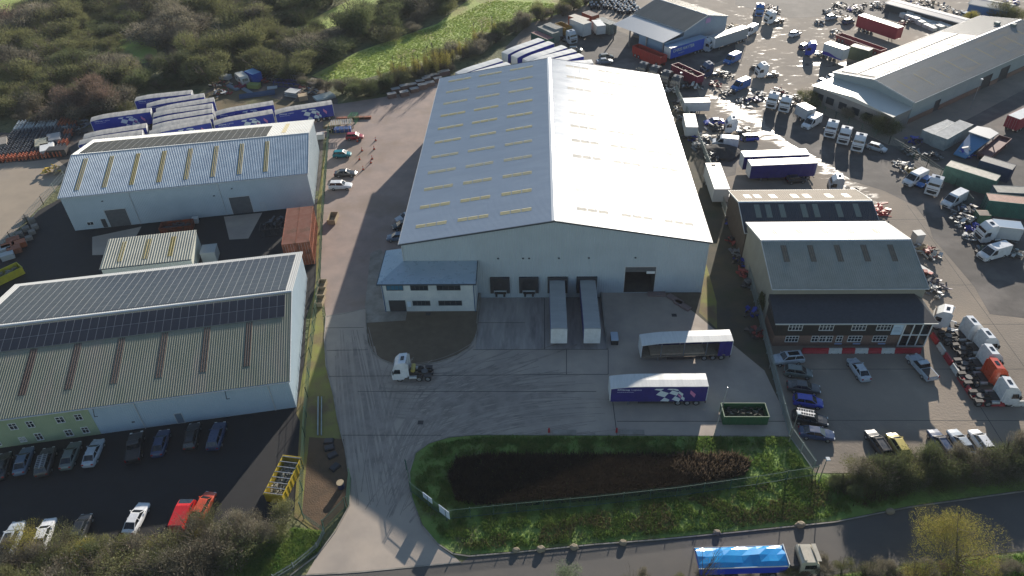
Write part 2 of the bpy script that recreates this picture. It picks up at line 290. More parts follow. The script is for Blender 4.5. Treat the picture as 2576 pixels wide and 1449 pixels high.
# tyre marks : thin curved bands of rubber and dirt
tm=MB()
def band(pts,w):
    P=[Vector((x,y,0)) for x,y in pts]; L_=[];Rr=[]
    for i,p in enumerate(P):
        d=(P[min(i+1,len(P)-1)]-P[max(i-1,0)]).normalized(); n=Vector((-d.y,d.x,0))
        L_.append(p+n*w/2); Rr.append(p-n*w/2)
    return L_,Rr
def curve(q,n=14):
    "quadratic bezier in world coords"
    a,b,c=[Vector((*p,0)) for p in q]; return [tuple(((1-t)**2*a+2*t*(1-t)*b+t*t*c)[:2]) for t in [i/n for i in range(n+1)]]
def mark(q,w,z):
    A,B=band(curve(q),w)
    tm.add([(p.x,p.y,z) for p in A]+[(p.x,p.y,z) for p in B],[(i,i+1,len(A)+i+1,len(A)+i) for i in range(len(A)-1)])
zz=.009
for i in range(95):
    du=R.uniform(-75,75); dv=R.uniform(-60,60); k=i%5
    if k==0: q=(G(1190+du*3,950+dv),G(1010+du,1000+dv),G(960+du*.8,1270))
    elif k==1: q=(G(1420+du*2,1040+dv*.7),G(1060+du,1060+dv*1.5),G(965+du*.9,1300))
    elif k==2: q=(G(1330+du*2,900+dv),G(1150+du,1000+dv),G(950+du*.3,960+dv))
    elif k==3: q=(G(868+du*.4,830),G(890+du*.7,1020),G(935+du*.9,1300))
    else: q=(G(1450+du,990+dv),G(1180+du,1000+dv),G(1010+du*.3,1090+dv))
    for off in (0,.16,1.9,2.06):
        if R.random()<.35: continue
        d=(Vector(q[2])-Vector(q[0])).normalized(); n=Vector((-d.y,d.x))*off
        q2=[(p[0]+n.x,p[1]+n.y) for p in q]; a_=R.uniform(0,.25); b_=R.uniform(.75,1)
        pts=curve(q2,22); pts=pts[int(22*a_):int(22*b_)+1]
        A,B=band(pts,R.uniform(.07,.15)); tm.add([(p.x,p.y,zz) for p in A]+[(p.x,p.y,zz) for p in B],[(i_,i_+1,len(A)+i_+1,len(A)+i_) for i_ in range(len(A)-1)]); zz+=.00003
def alpha_mat(name,col,a,scale,stretch=None):
    m=mat(name,col,.8); nt=m.node_tree;N=nt.nodes;L=nt.links;b=N['Principled BSDF']
    g=N.new('ShaderNodeNewGeometry'); n=N.new('ShaderNodeTexNoise'); n.inputs['Scale'].default_value=scale; n.inputs['Detail'].default_value=6
    L.new(g.outputs['Position'],n.inputs['Vector']); r=N.new('ShaderNodeMapRange'); r.inputs['From Min'].default_value=.2; r.inputs['From Max'].default_value=.7; r.inputs['To Max'].default_value=a
    L.new(n.outputs['Fac'],r.inputs['Value']); L.new(r.outputs[0],b.inputs['Alpha']); return m
o=tm.build('tyre_marks',mat('tyre_dirt',(.235,.2,.172),.8,col2=(.33,.275,.235),scale=.5,world=True,lo=.4,hi=.6)); tag(o,'dark curved tyre marks across the concrete yard','tyre marks',kind='stuff')
# slab joints
sj=MB()
def jl(*pts,w=.09,z=.022):
    pp=[G(*p) for p in pts]; A,B=band(pp,w)
    sj.add([(p.x,p.y,z) for p in A]+[(p.x,p.y,z) for p in B],[(i,i+1,len(A)+i+1,len(A)+i) for i in range(len(A)-1)])
for q in (((818,825),(915,824)),((822,882),(925,880)),((828,947),(1220,944),(1450,942),(1530,942)),((1203,812),(1320,812)),((1190,880),(1370,879),(1530,879)),((1370,879),(1370,750)),((1425,942),(1425,880)),((1530,880),(1530,942)),((1540,1000),(1552,1094)),((858,1095),(1110,1095)),((1552,1060),(1980,1060)),((900,985),(1500,985))): jl(*q)
for yy in (60,70,80,90,100,110,120): 
    a=(36.5 if yy<85 else 61.,yy); sj.box(a[0],110,yy-.04,yy+.04,0,.003)
for xx in (62,72,82,92): sj.box(xx-.04,xx+.04,55,125,0,.003)
struct(sj.build('slab_joints',mat('joint_tar',(.04,.038,.037),.8,col2=(.07,.065,.06),scale=2)),'dark joints between the yard slabs')
mh=MB()
for u,v in ((1077,790),(1696,793),(1058,1063)):
    x,y=G(u,v); mh.box(x-.4,x+.4,y-.35,y+.35,.0,.03)
struct(mh.build('manhole_covers',chassis_m),'dark square manhole covers in the yard')
# ---------------------------------------------------------------- buildings
roof_blue=mat('roof_silver_blue',(.47,.505,.545),.33,.28,col2=(.43,.465,.505),scale=.5,rvar=.03,spec=.5,col3=(.49,.525,.56),scale3=.7,stretch=(.15,1,1))
roof_lt=mat('roof_light_blue',(.36,.45,.52),.42,.1,col2=(.26,.34,.42),scale=.5,rvar=.08)
wall_grey=mat('cladding_pale_grey',(.46,.52,.55),.5,.05,col2=(.42,.475,.505),scale=.3,rvar=.05)
wall_pale=mat('cladding_whitish',(.6,.63,.62),.5,col2=(.44,.48,.5),scale=.35)
trim_dark=mat('dark_trim',(.05,.065,.08),.45)
trim_pale=mat('pale_trim',(.55,.57,.57),.45,col2=(.45,.46,.46),scale=2)
door_dark=mat('dock_door_dark',(.03,.032,.036),.6,col2=(.045,.045,.05),scale=2)
shutter=mat('roller_shutter',(.085,.09,.095),.5,col2=(.11,.115,.12),scale=1.5)
rl_cream=mat('rooflight_cream',(.52,.46,.26),.6,col2=(.46,.4,.22),scale=2)
rl_washed=mat('rooflight_glare_washed',(.46,.42,.34),.55,col2=(.4,.37,.3),scale=2)  # cream rooflight paled in its colour to imitate glare on the right slope
win_frame=mat('white_upvc',(.68,.69,.68),.4)
win_glass=mat('window_glass',(.02,.03,.04),.05,spec=.8)
win_blue=mat('window_blue',(.05,.16,.25),.08,spec=.8)
brick=mat('brick_wall',(.17,.105,.08),.85,col2=(.22,.135,.1),scale=3,bump=.01)
slate=mat('slate_roof',(.022,.025,.032),.55,col2=(.032,.035,.044),scale=2,rvar=.1)
dark_board=mat('dark_boarding',(.018,.016,.015),.7,col2=(.03,.027,.025),scale=2)
def local(o,x,y): # world -> building frame is handled by the empty
    return (x,y)
def slope(root,name,m,p0,p1,ridge_off,z0,z1,L,holes=(),p=.333,h=.038,over=.25,off=0.,along='x'):
    pass
def box_gable(name,label,cat,ox,oy,ang,L,W,eave,ridge,roof_m,wall_m,ridge_at=.5,front_holes=(),side_holes=(),rear_roof_m=None,p=.333,h=.038,roof_over=.25,wall_p=.3,wallh=.018,trim=None,ground=0.,skip_front=False):
    """local frame: x along the eaves (0..L), y across (0..W); front wall y=0, ridge parallel x"""
    root=empty(name,ox,oy,0,ang); tag(root,label,cat)
    yr=W*ridge_at
    def gtop(y): return (eave+(ridge-eave)*(y/yr)) if y<=yr else (eave+(ridge-eave)*((W-y)/(W-yr)))
    w=MB()
    if not skip_front: rib_sheet(w,(0,0,ground),(1,0,0),(0,0,1),L,eave-ground,wall_p,wallh,holes=front_holes)
    rib_sheet(w,(L,W,0),(-1,0,0),(0,0,1),L,eave,wall_p,wallh)
    rib_sheet(w,(L,0,0),(0,1,0),(0,0,1),W,eave,wall_p,wallh,topf=gtop,holes=side_holes)
    rib_sheet(w,(0,W,0),(0,-1,0),(0,0,1),W,eave,wall_p,wallh,topf=lambda t:gtop(W-t))
    w.build('wall',wall_m,root)
    o=roof_over
    sf=(ridge-eave)/yr; sr=(ridge-eave)/(W-yr)
    f=MB(); v=Vector((0,yr+o,(yr+o)*sf)); rib_sheet(f,(-o,-o,eave-o*sf+.02),(1,0,0),v,L+2*o,v.length,p,h); f.build('roof_slope',roof_m,root)
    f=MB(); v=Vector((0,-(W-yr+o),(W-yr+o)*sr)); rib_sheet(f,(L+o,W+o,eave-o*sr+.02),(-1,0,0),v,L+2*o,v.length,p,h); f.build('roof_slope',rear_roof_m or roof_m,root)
    tm_=trim or trim_pale
    c=MB(); c.loft([[(x,yr-.28,ridge-.28*sf+.07),(x,yr,ridge+.1),(x,yr+.28,ridge-.28*sr+.07),(x,yr,ridge+.0)] for x in (-o,L+o)]); c.build('ridge_cap',tm_,root)
    for (xx) in (-o-.04,L+o+.0):
        c=MB()
        c.beam((xx,-o,eave-o*sf-.05),(xx,yr,ridge-.05),.06,.28); c.beam((xx,W+o,eave-o*sr-.05),(xx,yr,ridge-.05),.06,.28)
        c.build('barge_trim',tm_,root)
    for yy,s in ((-o-.07,1),(W+o+.07,-1)):
        c=MB(); c.box(-o,L+o,yy-.08,yy+.08,eave-o*(sf if s>0 else sr)-.14,eave-o*(sf if s>0 else sr)-.02); c.build('gutter',tm_,root)
    root['_d']=0; del root['_d']
    return root,dict(L=L,W=W,eave=eave,ridge=ridge,yr=yr,sf=sf,sr=sr)
def on_front(d,y,lift=0): return d['eave']+d['sf']*y+lift
def roof_strip(root,name,m,d,x0,x1,y0,y1,front=True,lift=.05,p=.333,h=.038):
    b=MB()
    if front: v=Vector((0,1,d['sf'])).normalized(); O=(x0,y0,d['eave']+d['sf']*y0+lift); ln=(y1-y0)*math.hypot(1,d['sf']); rib_sheet(b,O,(1,0,0),v,x1-x0,ln,p,h)
    else:
        v=Vector((0,-1,d['sr'])).normalized(); O=(x1,y1,d['eave']+d['sr']*(d['W']-y1)+lift); ln=(y1-y0)*math.hypot(1,d['sr']); rib_sheet(b,O,(-1,0,0),v,x1-x0,ln,p,h)
    return b.build(name,m,root)
def frame_rect(mb,x0,x1,z0,z1,w=.08,y0=-.06,y1=.02,sill=False):
    mb.box(x0-w,x1+w,y0,y1,z1,z1+w); mb.box(x0-w,x1+w,y0-(.06 if sill else 0),y1,z0-w,z0); mb.box(x0-w,x0,y0,y1,z0,z1); mb.box(x1,x1+w,y0,y1,z0,z1)
def window(root,x0,x1,z0,z1,yw=0.,bars=2,trans=None,fm=None,gm=None,name='window'):
    "window in a wall facing -y at y=yw"
    f=MB(); frame_rect(f,x0,x1,z0,z1,.07,yw-.07,yw+.02,True)
    for k in range(1,bars+1):
        x=x0+(x1-x0)*k/(bars+1); f.box(x-.035,x+.035,yw-.06,yw-.022,z0,z1)
    if trans: f.box(x0,x1,yw-.058,yw-.024,z0+(z1-z0)*trans-.03,z0+(z1-z0)*trans+.03)
    fo=f.build(name,fm or win_frame,root)
    g=MB(); g.box(x0,x1,yw-.03,yw-.015,z0,z1); g.build('pane',gm or win_glass,fo)
    return fo
# ---- main warehouse : ridge along world Y. local frame turned 90 deg : x=Y(along), y across
WX0,WX1,WY0,WY1,WE,WR=-22.45,27.5,98.35,164.6,10.55,14.9
wh=empty('warehouse',2.5,WY0,0); tag(wh,'huge pale grey metal clad warehouse with twin sloped roof and loading docks','warehouse')
hw=(WX1-WX0)/2; sl=(WR-WE)/hw
docks=[(-8.2,-5.0),(-3.3,-.12),(1.5,4.78),(6.42,9.67)]
holes=[(a-2.5+hw,b-2.5+hw,1.55,4.52) for a,b in docks]+[(14.35-2.5+hw,19.4-2.5+hw,1.,6.45)]
w=MB()
gt=lambda t: 1+WE+sl*(t if t<=hw else 2*hw-t)
rib_sheet(w,(-hw,0,-1),(1,0,0),(0,0,1),2*hw,WE,.4,.045,topf=gt,holes=holes)
LY=WY1-WY0
rib_sheet(w,(hw,LY,0),(-1,0,0),(0,0,1),2*hw,WE,.3,.02,topf=lambda t: gt(t)-1)
rib_sheet(w,(hw,0,0),(0,1,0),(0,0,1),LY,WE,.3,.02); rib_sheet(w,(-hw,LY,0),(0,-1,0),(0,0,1),LY,WE,.3,.02)
w.build('wall',wall_grey,wh)
for s in (1,-1):
    f=MB(); v=Vector((-s*(hw+.35),0,(hw+.35)*sl)); O=Vector((s*(hw+.35),0,WE-.35*sl+.02))
    if s>0: rib_sheet(f,O+Vector((0,-.3,0)),(0,1,0),v,LY+.6,v.length,.333,.038)
    else: rib_sheet(f,O+Vector((0,LY+.3,0)),(0,-1,0),v,LY+.6,v.length,.333,.038)
    f.build('roof_slope',roof_blue,wh)
    # eave flashing, pale cap ends of the ribs
    g=MB(); g.box(s*(hw+.36)-.1,s*(hw+.36)+.1,-.3,LY+.3,WE-.2,WE-.06); g.build('gutter',trim_pale if s<0 else trim_dark,wh)
c=MB(); c.loft([[(-.45,y,WR-.45*sl+.07),(0,y,WR+.14),(.45,y,WR-.45*sl+.07),(0,y,WR)] for y in (-.3,LY+.3)]); c.build('ridge_cap',mat('ridge_white',(.78,.79,.79),.4),wh)
for y in (-.38,LY+.32):
    c=MB()
    for s in (1,-1): c.beam((s*(hw+.35),y,WE-.35*sl-.06),(0,y,WR-.06),.07,.3)
    c.build('barge_trim',trim_dark,wh)
# roof lights, 11 rows x 3 columns per slope, each of three joined panels
cols_l=[(-20.6,-15.2),(-13.5,-8.2),(-6.4,-1.1)]; cols_r=[(6.2,11.5),(13.5,18.8),(20.6,25.6)]
for i in range(11):
    yc=102.5+5.93*i-WY0
    for s,cols in ((-1,cols_l),(1,cols_r)):
        for a,b in cols:
            b_=MB(); n=3; A=a-2.5;B=b-2.5
            for k in range(n):
                x0=A+(B-A)*k/n+.08; x1=A+(B-A)*(k+1)/n-.08
                lo_,hi_=(x0,x1) if s<0 else (x1,x0)
                O=Vector((lo_,0,WR-sl*abs(lo_)+.055)); v=Vector((hi_-lo_,0,sl*(abs(lo_)-abs(hi_))))
                if s<0: rib_sheet(b_,O+Vector((0,yc+.5,0)),(0,-1,0),v,1.,v.length,.333,.038)
                else: rib_sheet(b_,O+Vector((0,yc-.5,0)),(0,1,0),v,1.,v.length,.333,.038)
            b_.build('roof_light',rl_cream if s<0 else rl_washed,wh)
for s in (1,-1):
    for t in (() if s<0 else (.27,.52,.77)):
        x=s*(hw+.3)*t; g=MB(); g.beam((x,-.25,WR-sl*abs(x)+.05),(x,LY+.25,WR-sl*abs(x)+.05),.09,.03); g.build('sheet_lap',roof_blue,wh)
# dock doors : seal surround, door leaf, leveller
for i,(a,b) in enumerate(docks):
    x0,x1=a-2.5,b-2.5
    f=MB(); f.box(x0-.05,x0+.5,-.5,.03,.3,3.5); f.box(x1-.5,x1+.05,-.5,.03,.3,3.5); f.box(x0+.5,x1-.5,-.5,.03,2.95,3.5)
    do=f.build('dock_door',door_dark,wh)
    g=MB(); g.box(x0+.02,x1-.02,.05,.12,.5,3.5); g.build('door_leaf',door_dark,do)
    g=MB(); g.box(x0+.6,x1-.6,-.3,.03,-.05,.25); g.box(x0+.75,x0+1.1,-.45,-.3,-.5,.2); g.box(x1-1.1,x1-.75,-.45,-.3,-.5,.2); g.build('dock_bumper',black,do)
# open roller door with real depth
f=MB(); x0,x1=14.35-2.5,19.4-2.5; frame_rect(f,x0,x1,.02,5.45,.14,-.08,.04)
do=f.build('roller_door',trim_pale,wh)
g=MB(); g.box(x0,x1,.1,.2,4.3,5.45); g.build('shutter_curtain',shutter,do)
g=MB(); g.box(x0-.5,x0,.05,8,0,5.6); g.box(x1,x1+.5,.05,8,0,5.6); g.box(x0,x1,8,8.2,0,5.6); g.box(x0,x1,.3,8,5.6,5.8); g.box(x0,x1,.05,8,-.02,.02); g.build('interior_bay',mat('dark_interior',(.09,.08,.07),.8,col2=(.13,.11,.09),scale=.8),do)
g=MB(); g.box(x1-1.5,x1-.1,.0,.06,4.0,4.5); g.build('door_notice',win_frame,do)
for x in (-9.2,-4.1,.8,5.7,-3.6-2.5+1,13.3): 
    if x: g=MB(); g.box(x-.15,x+.15,-.32,-.02,7.4,7.5); g.build('flood_light',trim_dark,wh)
for x in (-9.0,-4.1,.75,5.65): g=MB(); g.box(x-.12,x+.12,-.12,-.02,1.7,2.1); g.build('door_control_box',trim_dark,wh)
g=MB(); g.box(-hw-.02,-hw+.1,-.14,-.03,7.,WE-.2); g.box(hw-.12,hw,-.14,-.03,0,WE-.2); g.build('corner_trim',trim_pale,wh)
# ---- office annexe of the warehouse
an=empty('office_annexe',-25.7,93.65,0); tag(an,'two storey pale grey office annexe with hipped blue roof beside the docks','office')
AW,AD,AE=15.25,8.4,6.1
w=MB(); wins=[(.9,3.55,4.6,5.5),(4.86,7.62,4.58,5.4),(9.16,12.9,4.58,5.4),(4.87,7.67,1.36,2.2),(9.17,12.92,1.36,2.2)]
hl=[(a,b,c,d) for a,b,c,d in wins]+[(.95,3.55,.02,2.35)]
rib_sheet(w,(0,0,0),(1,0,0),(0,0,1),AW,AE,.3,.018,holes=hl)
rib_sheet(w,(AW,0,0),(0,1,0),(0,0,1),4.68,AE,.3,.018)
rib_sheet(w,(0,AD,0),(0,-1,0),(0,0,1),AD,AE,.3,.018)
rib_sheet(w,(3.23,AD,0),(-1,0,0),(0,0,1),3.23,AE,.3,.018)
w.build('wall',wall_pale,an)
rz=AE+.85
f=MB(); o=.45
A_=(-o,-o,AE);B_=(AW+o*.6,-o,AE);C_=(AW+o*.6,4.65,rz);D_=(3.35,4.65,rz);E_=(-o,AD+o,AE);F_=(3.24,AD+o,AE+.6)
f.poly([A_,B_,C_,D_]); f.poly([A_,D_,(3.2,4.75,rz),F_,E_]); f.poly([(p[0],p[1],p[2]-.15) for p in (A_,B_,C_,D_)][::-1])
f.build('roof_slope',mat('annexe_roof_blue',(.38,.45,.5),.3,.2,col2=(.33,.41,.46),scale=.6,rvar=.07),an)
g=MB(); g.box(-o-.1,AW+.35,-o-.16,-o-.003,AE-.16,AE+.02); g.box(-o-.14,-o-.003,-o,AD+o,AE-.16,AE+.02); g.build('gutter',trim_dark,an)
g=MB(); g.beam((AW+.35,-o,AE-.02),(AW+.35,4.6,rz-.02),.1,.26); g.build('barge_trim',trim_dark,an)
g=MB(); g.cyl((.15,-.12,0),(.15,-.12,AE-.1),.07); g.cyl((AW-.15,-.12,0),(AW-.15,-.12,AE-.1),.07); g.build('downpipe',mat('blue_pipe',(.03,.09,.2),.4),an)
for i,(a,b,c_,d_) in enumerate(wins): window(an,a,b,c_,d_,0,3,fm=trim_dark,gm=win_blue if i==0 else win_glass)
g=MB(); frame_rect(g,.95,3.55,.03,2.3,.08,-.09,.02); dd=g.build('entrance_door',trim_dark,an)
g=MB(); g.box(.95,3.55,-.03,.0,.03,2.3); g.build('door_leaf',door_dark,dd)
g=MB(); g.box(3.9,4.5,-.07,-.02,1.0,2.1); g.build('notice_board',mat('notice_blue',(.55,.65,.75),.5),an)
# ---- left rear shed (A)
rA=math.radians(10.4)
olive=mat('rooflight_olive',(.3,.24,.06),.6,col2=(.22,.18,.06),scale=1.5)
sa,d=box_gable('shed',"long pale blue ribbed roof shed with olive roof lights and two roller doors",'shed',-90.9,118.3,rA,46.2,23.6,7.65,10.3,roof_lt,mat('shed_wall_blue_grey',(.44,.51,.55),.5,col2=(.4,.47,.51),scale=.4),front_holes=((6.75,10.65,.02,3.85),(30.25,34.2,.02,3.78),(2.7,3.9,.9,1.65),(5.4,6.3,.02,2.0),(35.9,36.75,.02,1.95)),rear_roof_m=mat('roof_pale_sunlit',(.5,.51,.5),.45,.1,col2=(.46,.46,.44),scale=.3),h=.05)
for k in range(8):
    x=2.3+k*5.05+(.0); roof_strip(sa,'roof_light',olive,d,x,x+.95,1.4,10.4,True,.055,h=.05)
roof_strip(sa,'roof_light',mat('rooflight_straw',(.42,.36,.2),.6),d,40.6,41.5,14,22,False,.055,h=.05)
for a,b in ((6.75,10.65),(30.25,34.2)):
    g=MB(); frame_rect(g,a,b,.0,3.82,.12,-.06,.03); do=g.build('roller_door',trim_pale,sa)
    g=MB()
    for k in range(19): g.box(a,b,.08,.12+.02*(k%2),.0+k*.2,.2+k*.2)
    g.build('shutter_curtain',shutter,do)
for a,b in ((5.4,6.3),(35.9,36.75)):
    g=MB(); frame_rect(g,a,b,.02,1.98,.06,-.05,.02); do=g.build('door',trim_pale,sa); g=MB(); g.box(a,b,.02,.06,.02,1.98); g.build('door_leaf',door_dark if a<10 else wall_grey,do)
window(sa,2.75,3.85,.95,1.6,0,1)
for x in (12.4,29.0): g=MB(); g.cyl((x,-.1,0),(x,-.1,7.4),.06); g.build('downpipe',trim_pale,sa)
for x,z in ((7.2,5.9),(31.4,5.8),(27.7,4.6)): g=MB(); g.box(x-.15,x+.15,-.25,-.02,z,z+.12); g.build('flood_light',trim_dark,sa)
pv_m=mat('solar_cells',(.022,.025,.035),.3,.0,col2=(.03,.033,.045),scale=.7,spec=.45)
pv_f=mat('solar_frame',(.36,.37,.38),.5,.2)
def panel_mesh(w,h,pv_m=pv_m):
    b=MB(); b.mi=0; b.box(.0,w,0,h,0,.04); b.mi=1; b.box(.03,w/2-.012,.03,h-.03,.036,.046) if False else None
    b.mi=1; b.box(.02,w-.02,.02,h-.02,.03,.045)
    return b.mesh('solar_panel',[pv_f,pv_m])
def panels(root,d,x0,y0,nx,ny,pw,ph,front,limit,used,pv_m=pv_m):
    me=panel_mesh(pw-.03,ph-.03,pv_m); rest=[]
    s=d['sf'] if front else -d['sr']; a=math.atan(s); k=0
    for j in range(ny):
        for i in range(nx):
            y=y0+j*ph*math.cos(a); x=x0+i*pw
            z=(d['eave']+d['sf']*y if front else d['eave']+d['sr']*(d['W']-y))+.11
            if used+k<limit:
                o=bpy.data.objects.new('solar_panel',me); COL.objects.link(o); o.parent=root; o.location=(x,y,z); o.rotation_euler=(a,0,0); k+=1
            else: rest.append((x,y,z))
    if rest:
        b=MB(); ca,sa_=math.cos(a),math.sin(a)
        for (x,y,z) in rest:
            for pv in me.polygons: pass
            vs=[(x+v.co.x,y+v.co.y*ca-v.co.z*sa_,z+v.co.y*sa_+v.co.z*ca) for v in me.vertices]
            o_=len(b.v); b.v+=vs
            for pl in me.polygons: b.f.append(tuple(i+o_ for i in pl.vertices)); b.m.append(pl.material_index)
        q=b.build('solar_panels',[pv_f,pv_m],root); q['kind']='stuff'
    return k
pv_d=mat('solar_cells_dull',(.045,.047,.045),.6,spec=.2,col2=(.06,.06,.055),scale=.6)
panels(sa,d,1.0,12.6,26,1,1.42,4.2,False,100,0,pv_d)
panels(sa,d,1.0,16.75,26,1,1.42,4.2,False,100,26,pv_d)
# ---- left front shed (B)
rB=math.radians(10.8)
dirty=mat('roof_mossy_tan',(.26,.26,.2),.7,.0,col2=(.21,.22,.16),scale=.35,col3=(.28,.25,.2),scale3=.25,stretch=(1,.25,1))
sb,d=box_gable('shed','large shed with mossy ribbed roof dark roof lights and rows of solar panels','shed',-80.75,63.6,rB,46.3,31.0,5.65,9.35,dirty,mat('shed_wall_pale_blue',(.4,.5,.58),.5,col2=(.37,.47,.55),scale=.4),front_holes=((29.75,30.7,.02,2.0),),h=.055,rear_roof_m=mat('roof_grey_rear',(.35,.36,.36),.5))
brown=mat('rooflight_brown',(.075,.045,.035),.6,col2=(.1,.065,.05),scale=1.5)
for k in range(8):
    x=3.75+k*6.03-.0
    if x<44: roof_strip(sb,'roof_light',brown,d,x,x+1.0,3.05,10.6,True,.06,h=.055)
n=panels(sb,d,1.0,10.75,38,2,1.175,2.12,True,100,0)
panels(sb,d,1.0,16.2,38,8,1.175,1.78,False,100,n)
# green rendered end of the front wall (two-storey office part)
g=MB(); rib_sheet(g,(0,-.03,0),(1,0,0),(0,0,1),19.3,5.35,.25,.015); g.build('office_cladding',mat('cladding_green',(.33,.4,.26),.6,col2=(.28,.35,.22),scale=.4),sb)
for a,b,c_,d_ in ((2.7,3.7,3.3,4.35),(5.4,6.3,3.3,4.35),(8.7,9.6,3.3,4.35),(10.95,11.75,3.25,4.35),(14.8,15.75,3.4,4.4),(17.25,18.1,3.42,4.45),(17.2,18.0,.75,1.8),(14.95,15.8,.6,1.75),(11.05,11.85,.6,1.85),(8.9,9.15,.7,1.5),(9.4,9.65,.7,1.5),(5.4,6.3,.6,1.8)):
    window(sb,a,b,c_,d_,-.045,1,trans=.6)
g=MB(); frame_rect(g,29.75,30.7,.02,1.98,.08,-.06,.02); do=g.build('door',trim_pale,sb); g=MB(); g.box(29.75,30.7,.02,.06,.02,1.98); g.build('door_leaf',mat('door_grey_blue',(.15,.2,.25),.5),do)
g=MB(); g.box(23.9,24.3,-.06,-.02,1.4,1.65); g.build('wall_vent',trim_dark,sb)
for x in (25.3,43.4): g=MB(); g.cyl((x,-.1,0),(x,-.1,5.4),.06); g.build('downpipe',trim_pale,sb)
for x in (20.2,37.7): g=MB(); g.cyl((x,-.35,5.5),(x+.1,-1.1,4.6),.06); g.cyl((x+.1,-1.1,4.6),(x+.5,-1.1,4.6),.06); g.build('lamp_bracket',trim_dark,sb)
# ---- small lean-to shed (C)
sc=empty('lean_to_shed',-90.9,118.3,0,rA); tag(sc,'small cream ribbed single slope shed with three olive roof lights between two sheds','shed')
cream=mat('roof_cream',(.4,.4,.33),.6,col2=(.34,.34,.28),scale=.5)
x0,x1,y0,y1,zf,zr=10.8,26.1,-18.8,-11.5,3.2,4.3; sc_s=(zr-zf)/(y1-y0)
w=MB(); rib_sheet(w,(x0,y0,0),(1,0,0),(0,0,1),x1-x0,zf,.3,.015); rib_sheet(w,(x1,y1,0),(-1,0,0),(0,0,1),x1-x0,zr,.3,.015)
rib_sheet(w,(x1,y0,0),(0,1,0),(0,0,1),y1-y0,zf,.3,.01,topf=lambda t:zf+sc_s*t); rib_sheet(w,(x0,y1,0),(0,-1,0),(0,0,1),y1-y0,zf,.3,.01,topf=lambda t:zr-sc_s*t)
w.build('wall',mat('cladding_cream',(.52,.53,.46),.55),sc)
f=MB(); v=Vector((0,1,sc_s)); rib_sheet(f,(x0-.15,y0-.25,zf-.25*sc_s+.02),(1,0,0),v,x1-x0+.3,(y1-y0+.4)*v.length,.45,.06); f.build('roof_slope',cream,sc)
for k in range(3):
    x=x0+2.4+k*4.35; f=MB(); rib_sheet(f,(x,y0+1.1,zf+1.1*sc_s+.055),(1,0,0),v,.9,5.2,.45,.06); f.build('roof_light',olive,sc)
g=MB(); g.box(x0-.2,x1+.2,y0-.36,y0-.26,zf-.16,zf-.02); g.build('gutter',trim_dark,sc)
# ---- right units: E (front) and D (rear)
roof_green=mat('roof_grey_green',(.27,.275,.245),.65,.0,col2=(.225,.235,.205),scale=.4,rvar=.06)
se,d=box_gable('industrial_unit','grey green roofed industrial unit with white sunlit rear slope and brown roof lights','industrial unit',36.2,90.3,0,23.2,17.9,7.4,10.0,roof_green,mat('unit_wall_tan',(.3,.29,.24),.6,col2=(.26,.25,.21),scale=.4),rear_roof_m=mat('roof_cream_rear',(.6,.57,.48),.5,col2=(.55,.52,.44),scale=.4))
brn=mat('rooflight_dark_tan',(.1,.085,.065),.6,col2=(.13,.11,.08),scale=1.5)
for k in range(5):
    x=2.55+k*4.2; roof_strip(se,'roof_light',brn,d,x,x+.9,4.7,7.9,True,.06); roof_strip(se,'roof_light',brn,d,x,x+.9,12.,14.2,False,.06)
sd,d=box_gable('industrial_unit','low unit with dark charcoal roof and pale roof lights behind the green roofed unit','industrial unit',36.0,107.6,0,23.0,13.5,6.0,8.0,mat('roof_charcoal',(.035,.04,.05),.6,col2=(.05,.052,.06),scale=.5),mat('unit_wall_brown',(.07,.05,.04),.7,col2=(.09,.07,.055),scale=1),rear_roof_m=mat('roof_brown_moss',(.13,.1,.065),.75,col2=(.17,.13,.09),scale=.5),ridge_at=.48)
pale=mat('rooflight_grey_green',(.17,.2,.17),.5); pale2=mat('rooflight_white',(.62,.6,.5),.5)
for x in (6.6,10.4,12.5,16.5,19.6,2.3,4.2):
    roof_strip(sd,'roof_light',pale,d,x,x+.95,2.9,5.8,True,.06)
for x in (1.6,3.4,6.2,10.1,12.3,16.3,19.4): roof_strip(sd,'roof_light',pale2,d,x,x+1.1,8.6,10.8,False,.06)
# ---- two-storey office in front of E
of=empty('office_building',36.1,85.1,0); tag(of,'two storey office with black slate roof dark boarding brick ground floor and glass corner','office')
FL,FD,FE=23.0,5.2,5.0
w=MB(); w.box(0,FL,0,FD-.02,0,2.15); w.build('brick_wall',brick,of)
w=MB(); w.box(-.02,FL+.02,-.04,FD-.02,2.155,FE-.05); w.build('boarded_wall',dark_board,of)
f=MB(); e=.5; zt=FE+1.1
f.poly([(-.6,-e,FE),(FL+.5,-e,FE),(FL-3.0,2.6,FE+.6),(FL-1.2,FD,zt),(-.3,FD,zt)]); f.poly([(-.6,-e,FE-.12),(-.3,FD,FE-.12),(FL-1.2,FD,FE-.12),(FL+.5,-e,FE-.12)])
f.poly([(FL+.5,-e,FE),(FL+.3,FD,FE+.1),(FL-1.2,FD,zt),(FL-3.0,2.6,FE+.6)]); f.poly([(-.6,-e,FE),(-.3,FD,zt),(-.3,FD,FE-.12),(-.6,-e,FE-.12)])
f.build('roof_slope',slate,of)
g=MB(); g.box(-.6,FL+.5,-e-.14,-e-.005,FE-.14,FE+.02); g.build('gutter',mat('gutter_pale',(.5,.5,.46),.5),of)
for a,b in ((1.8,3.75),(6.4,8.4),(11.25,13.25),(14.95,16.95)): window(of,a,b,3.35,4.5,-.05,3,trans=.55)
for a,b in ((1.8,3.65),(5.75,6.65),(6.95,7.8),(8.0,8.8),(9.5,10.3),(11.25,13.2),(15.0,16.95)): window(of,a,b,.95,2.0,0,1 if b-a<1 else 3,trans=.55)
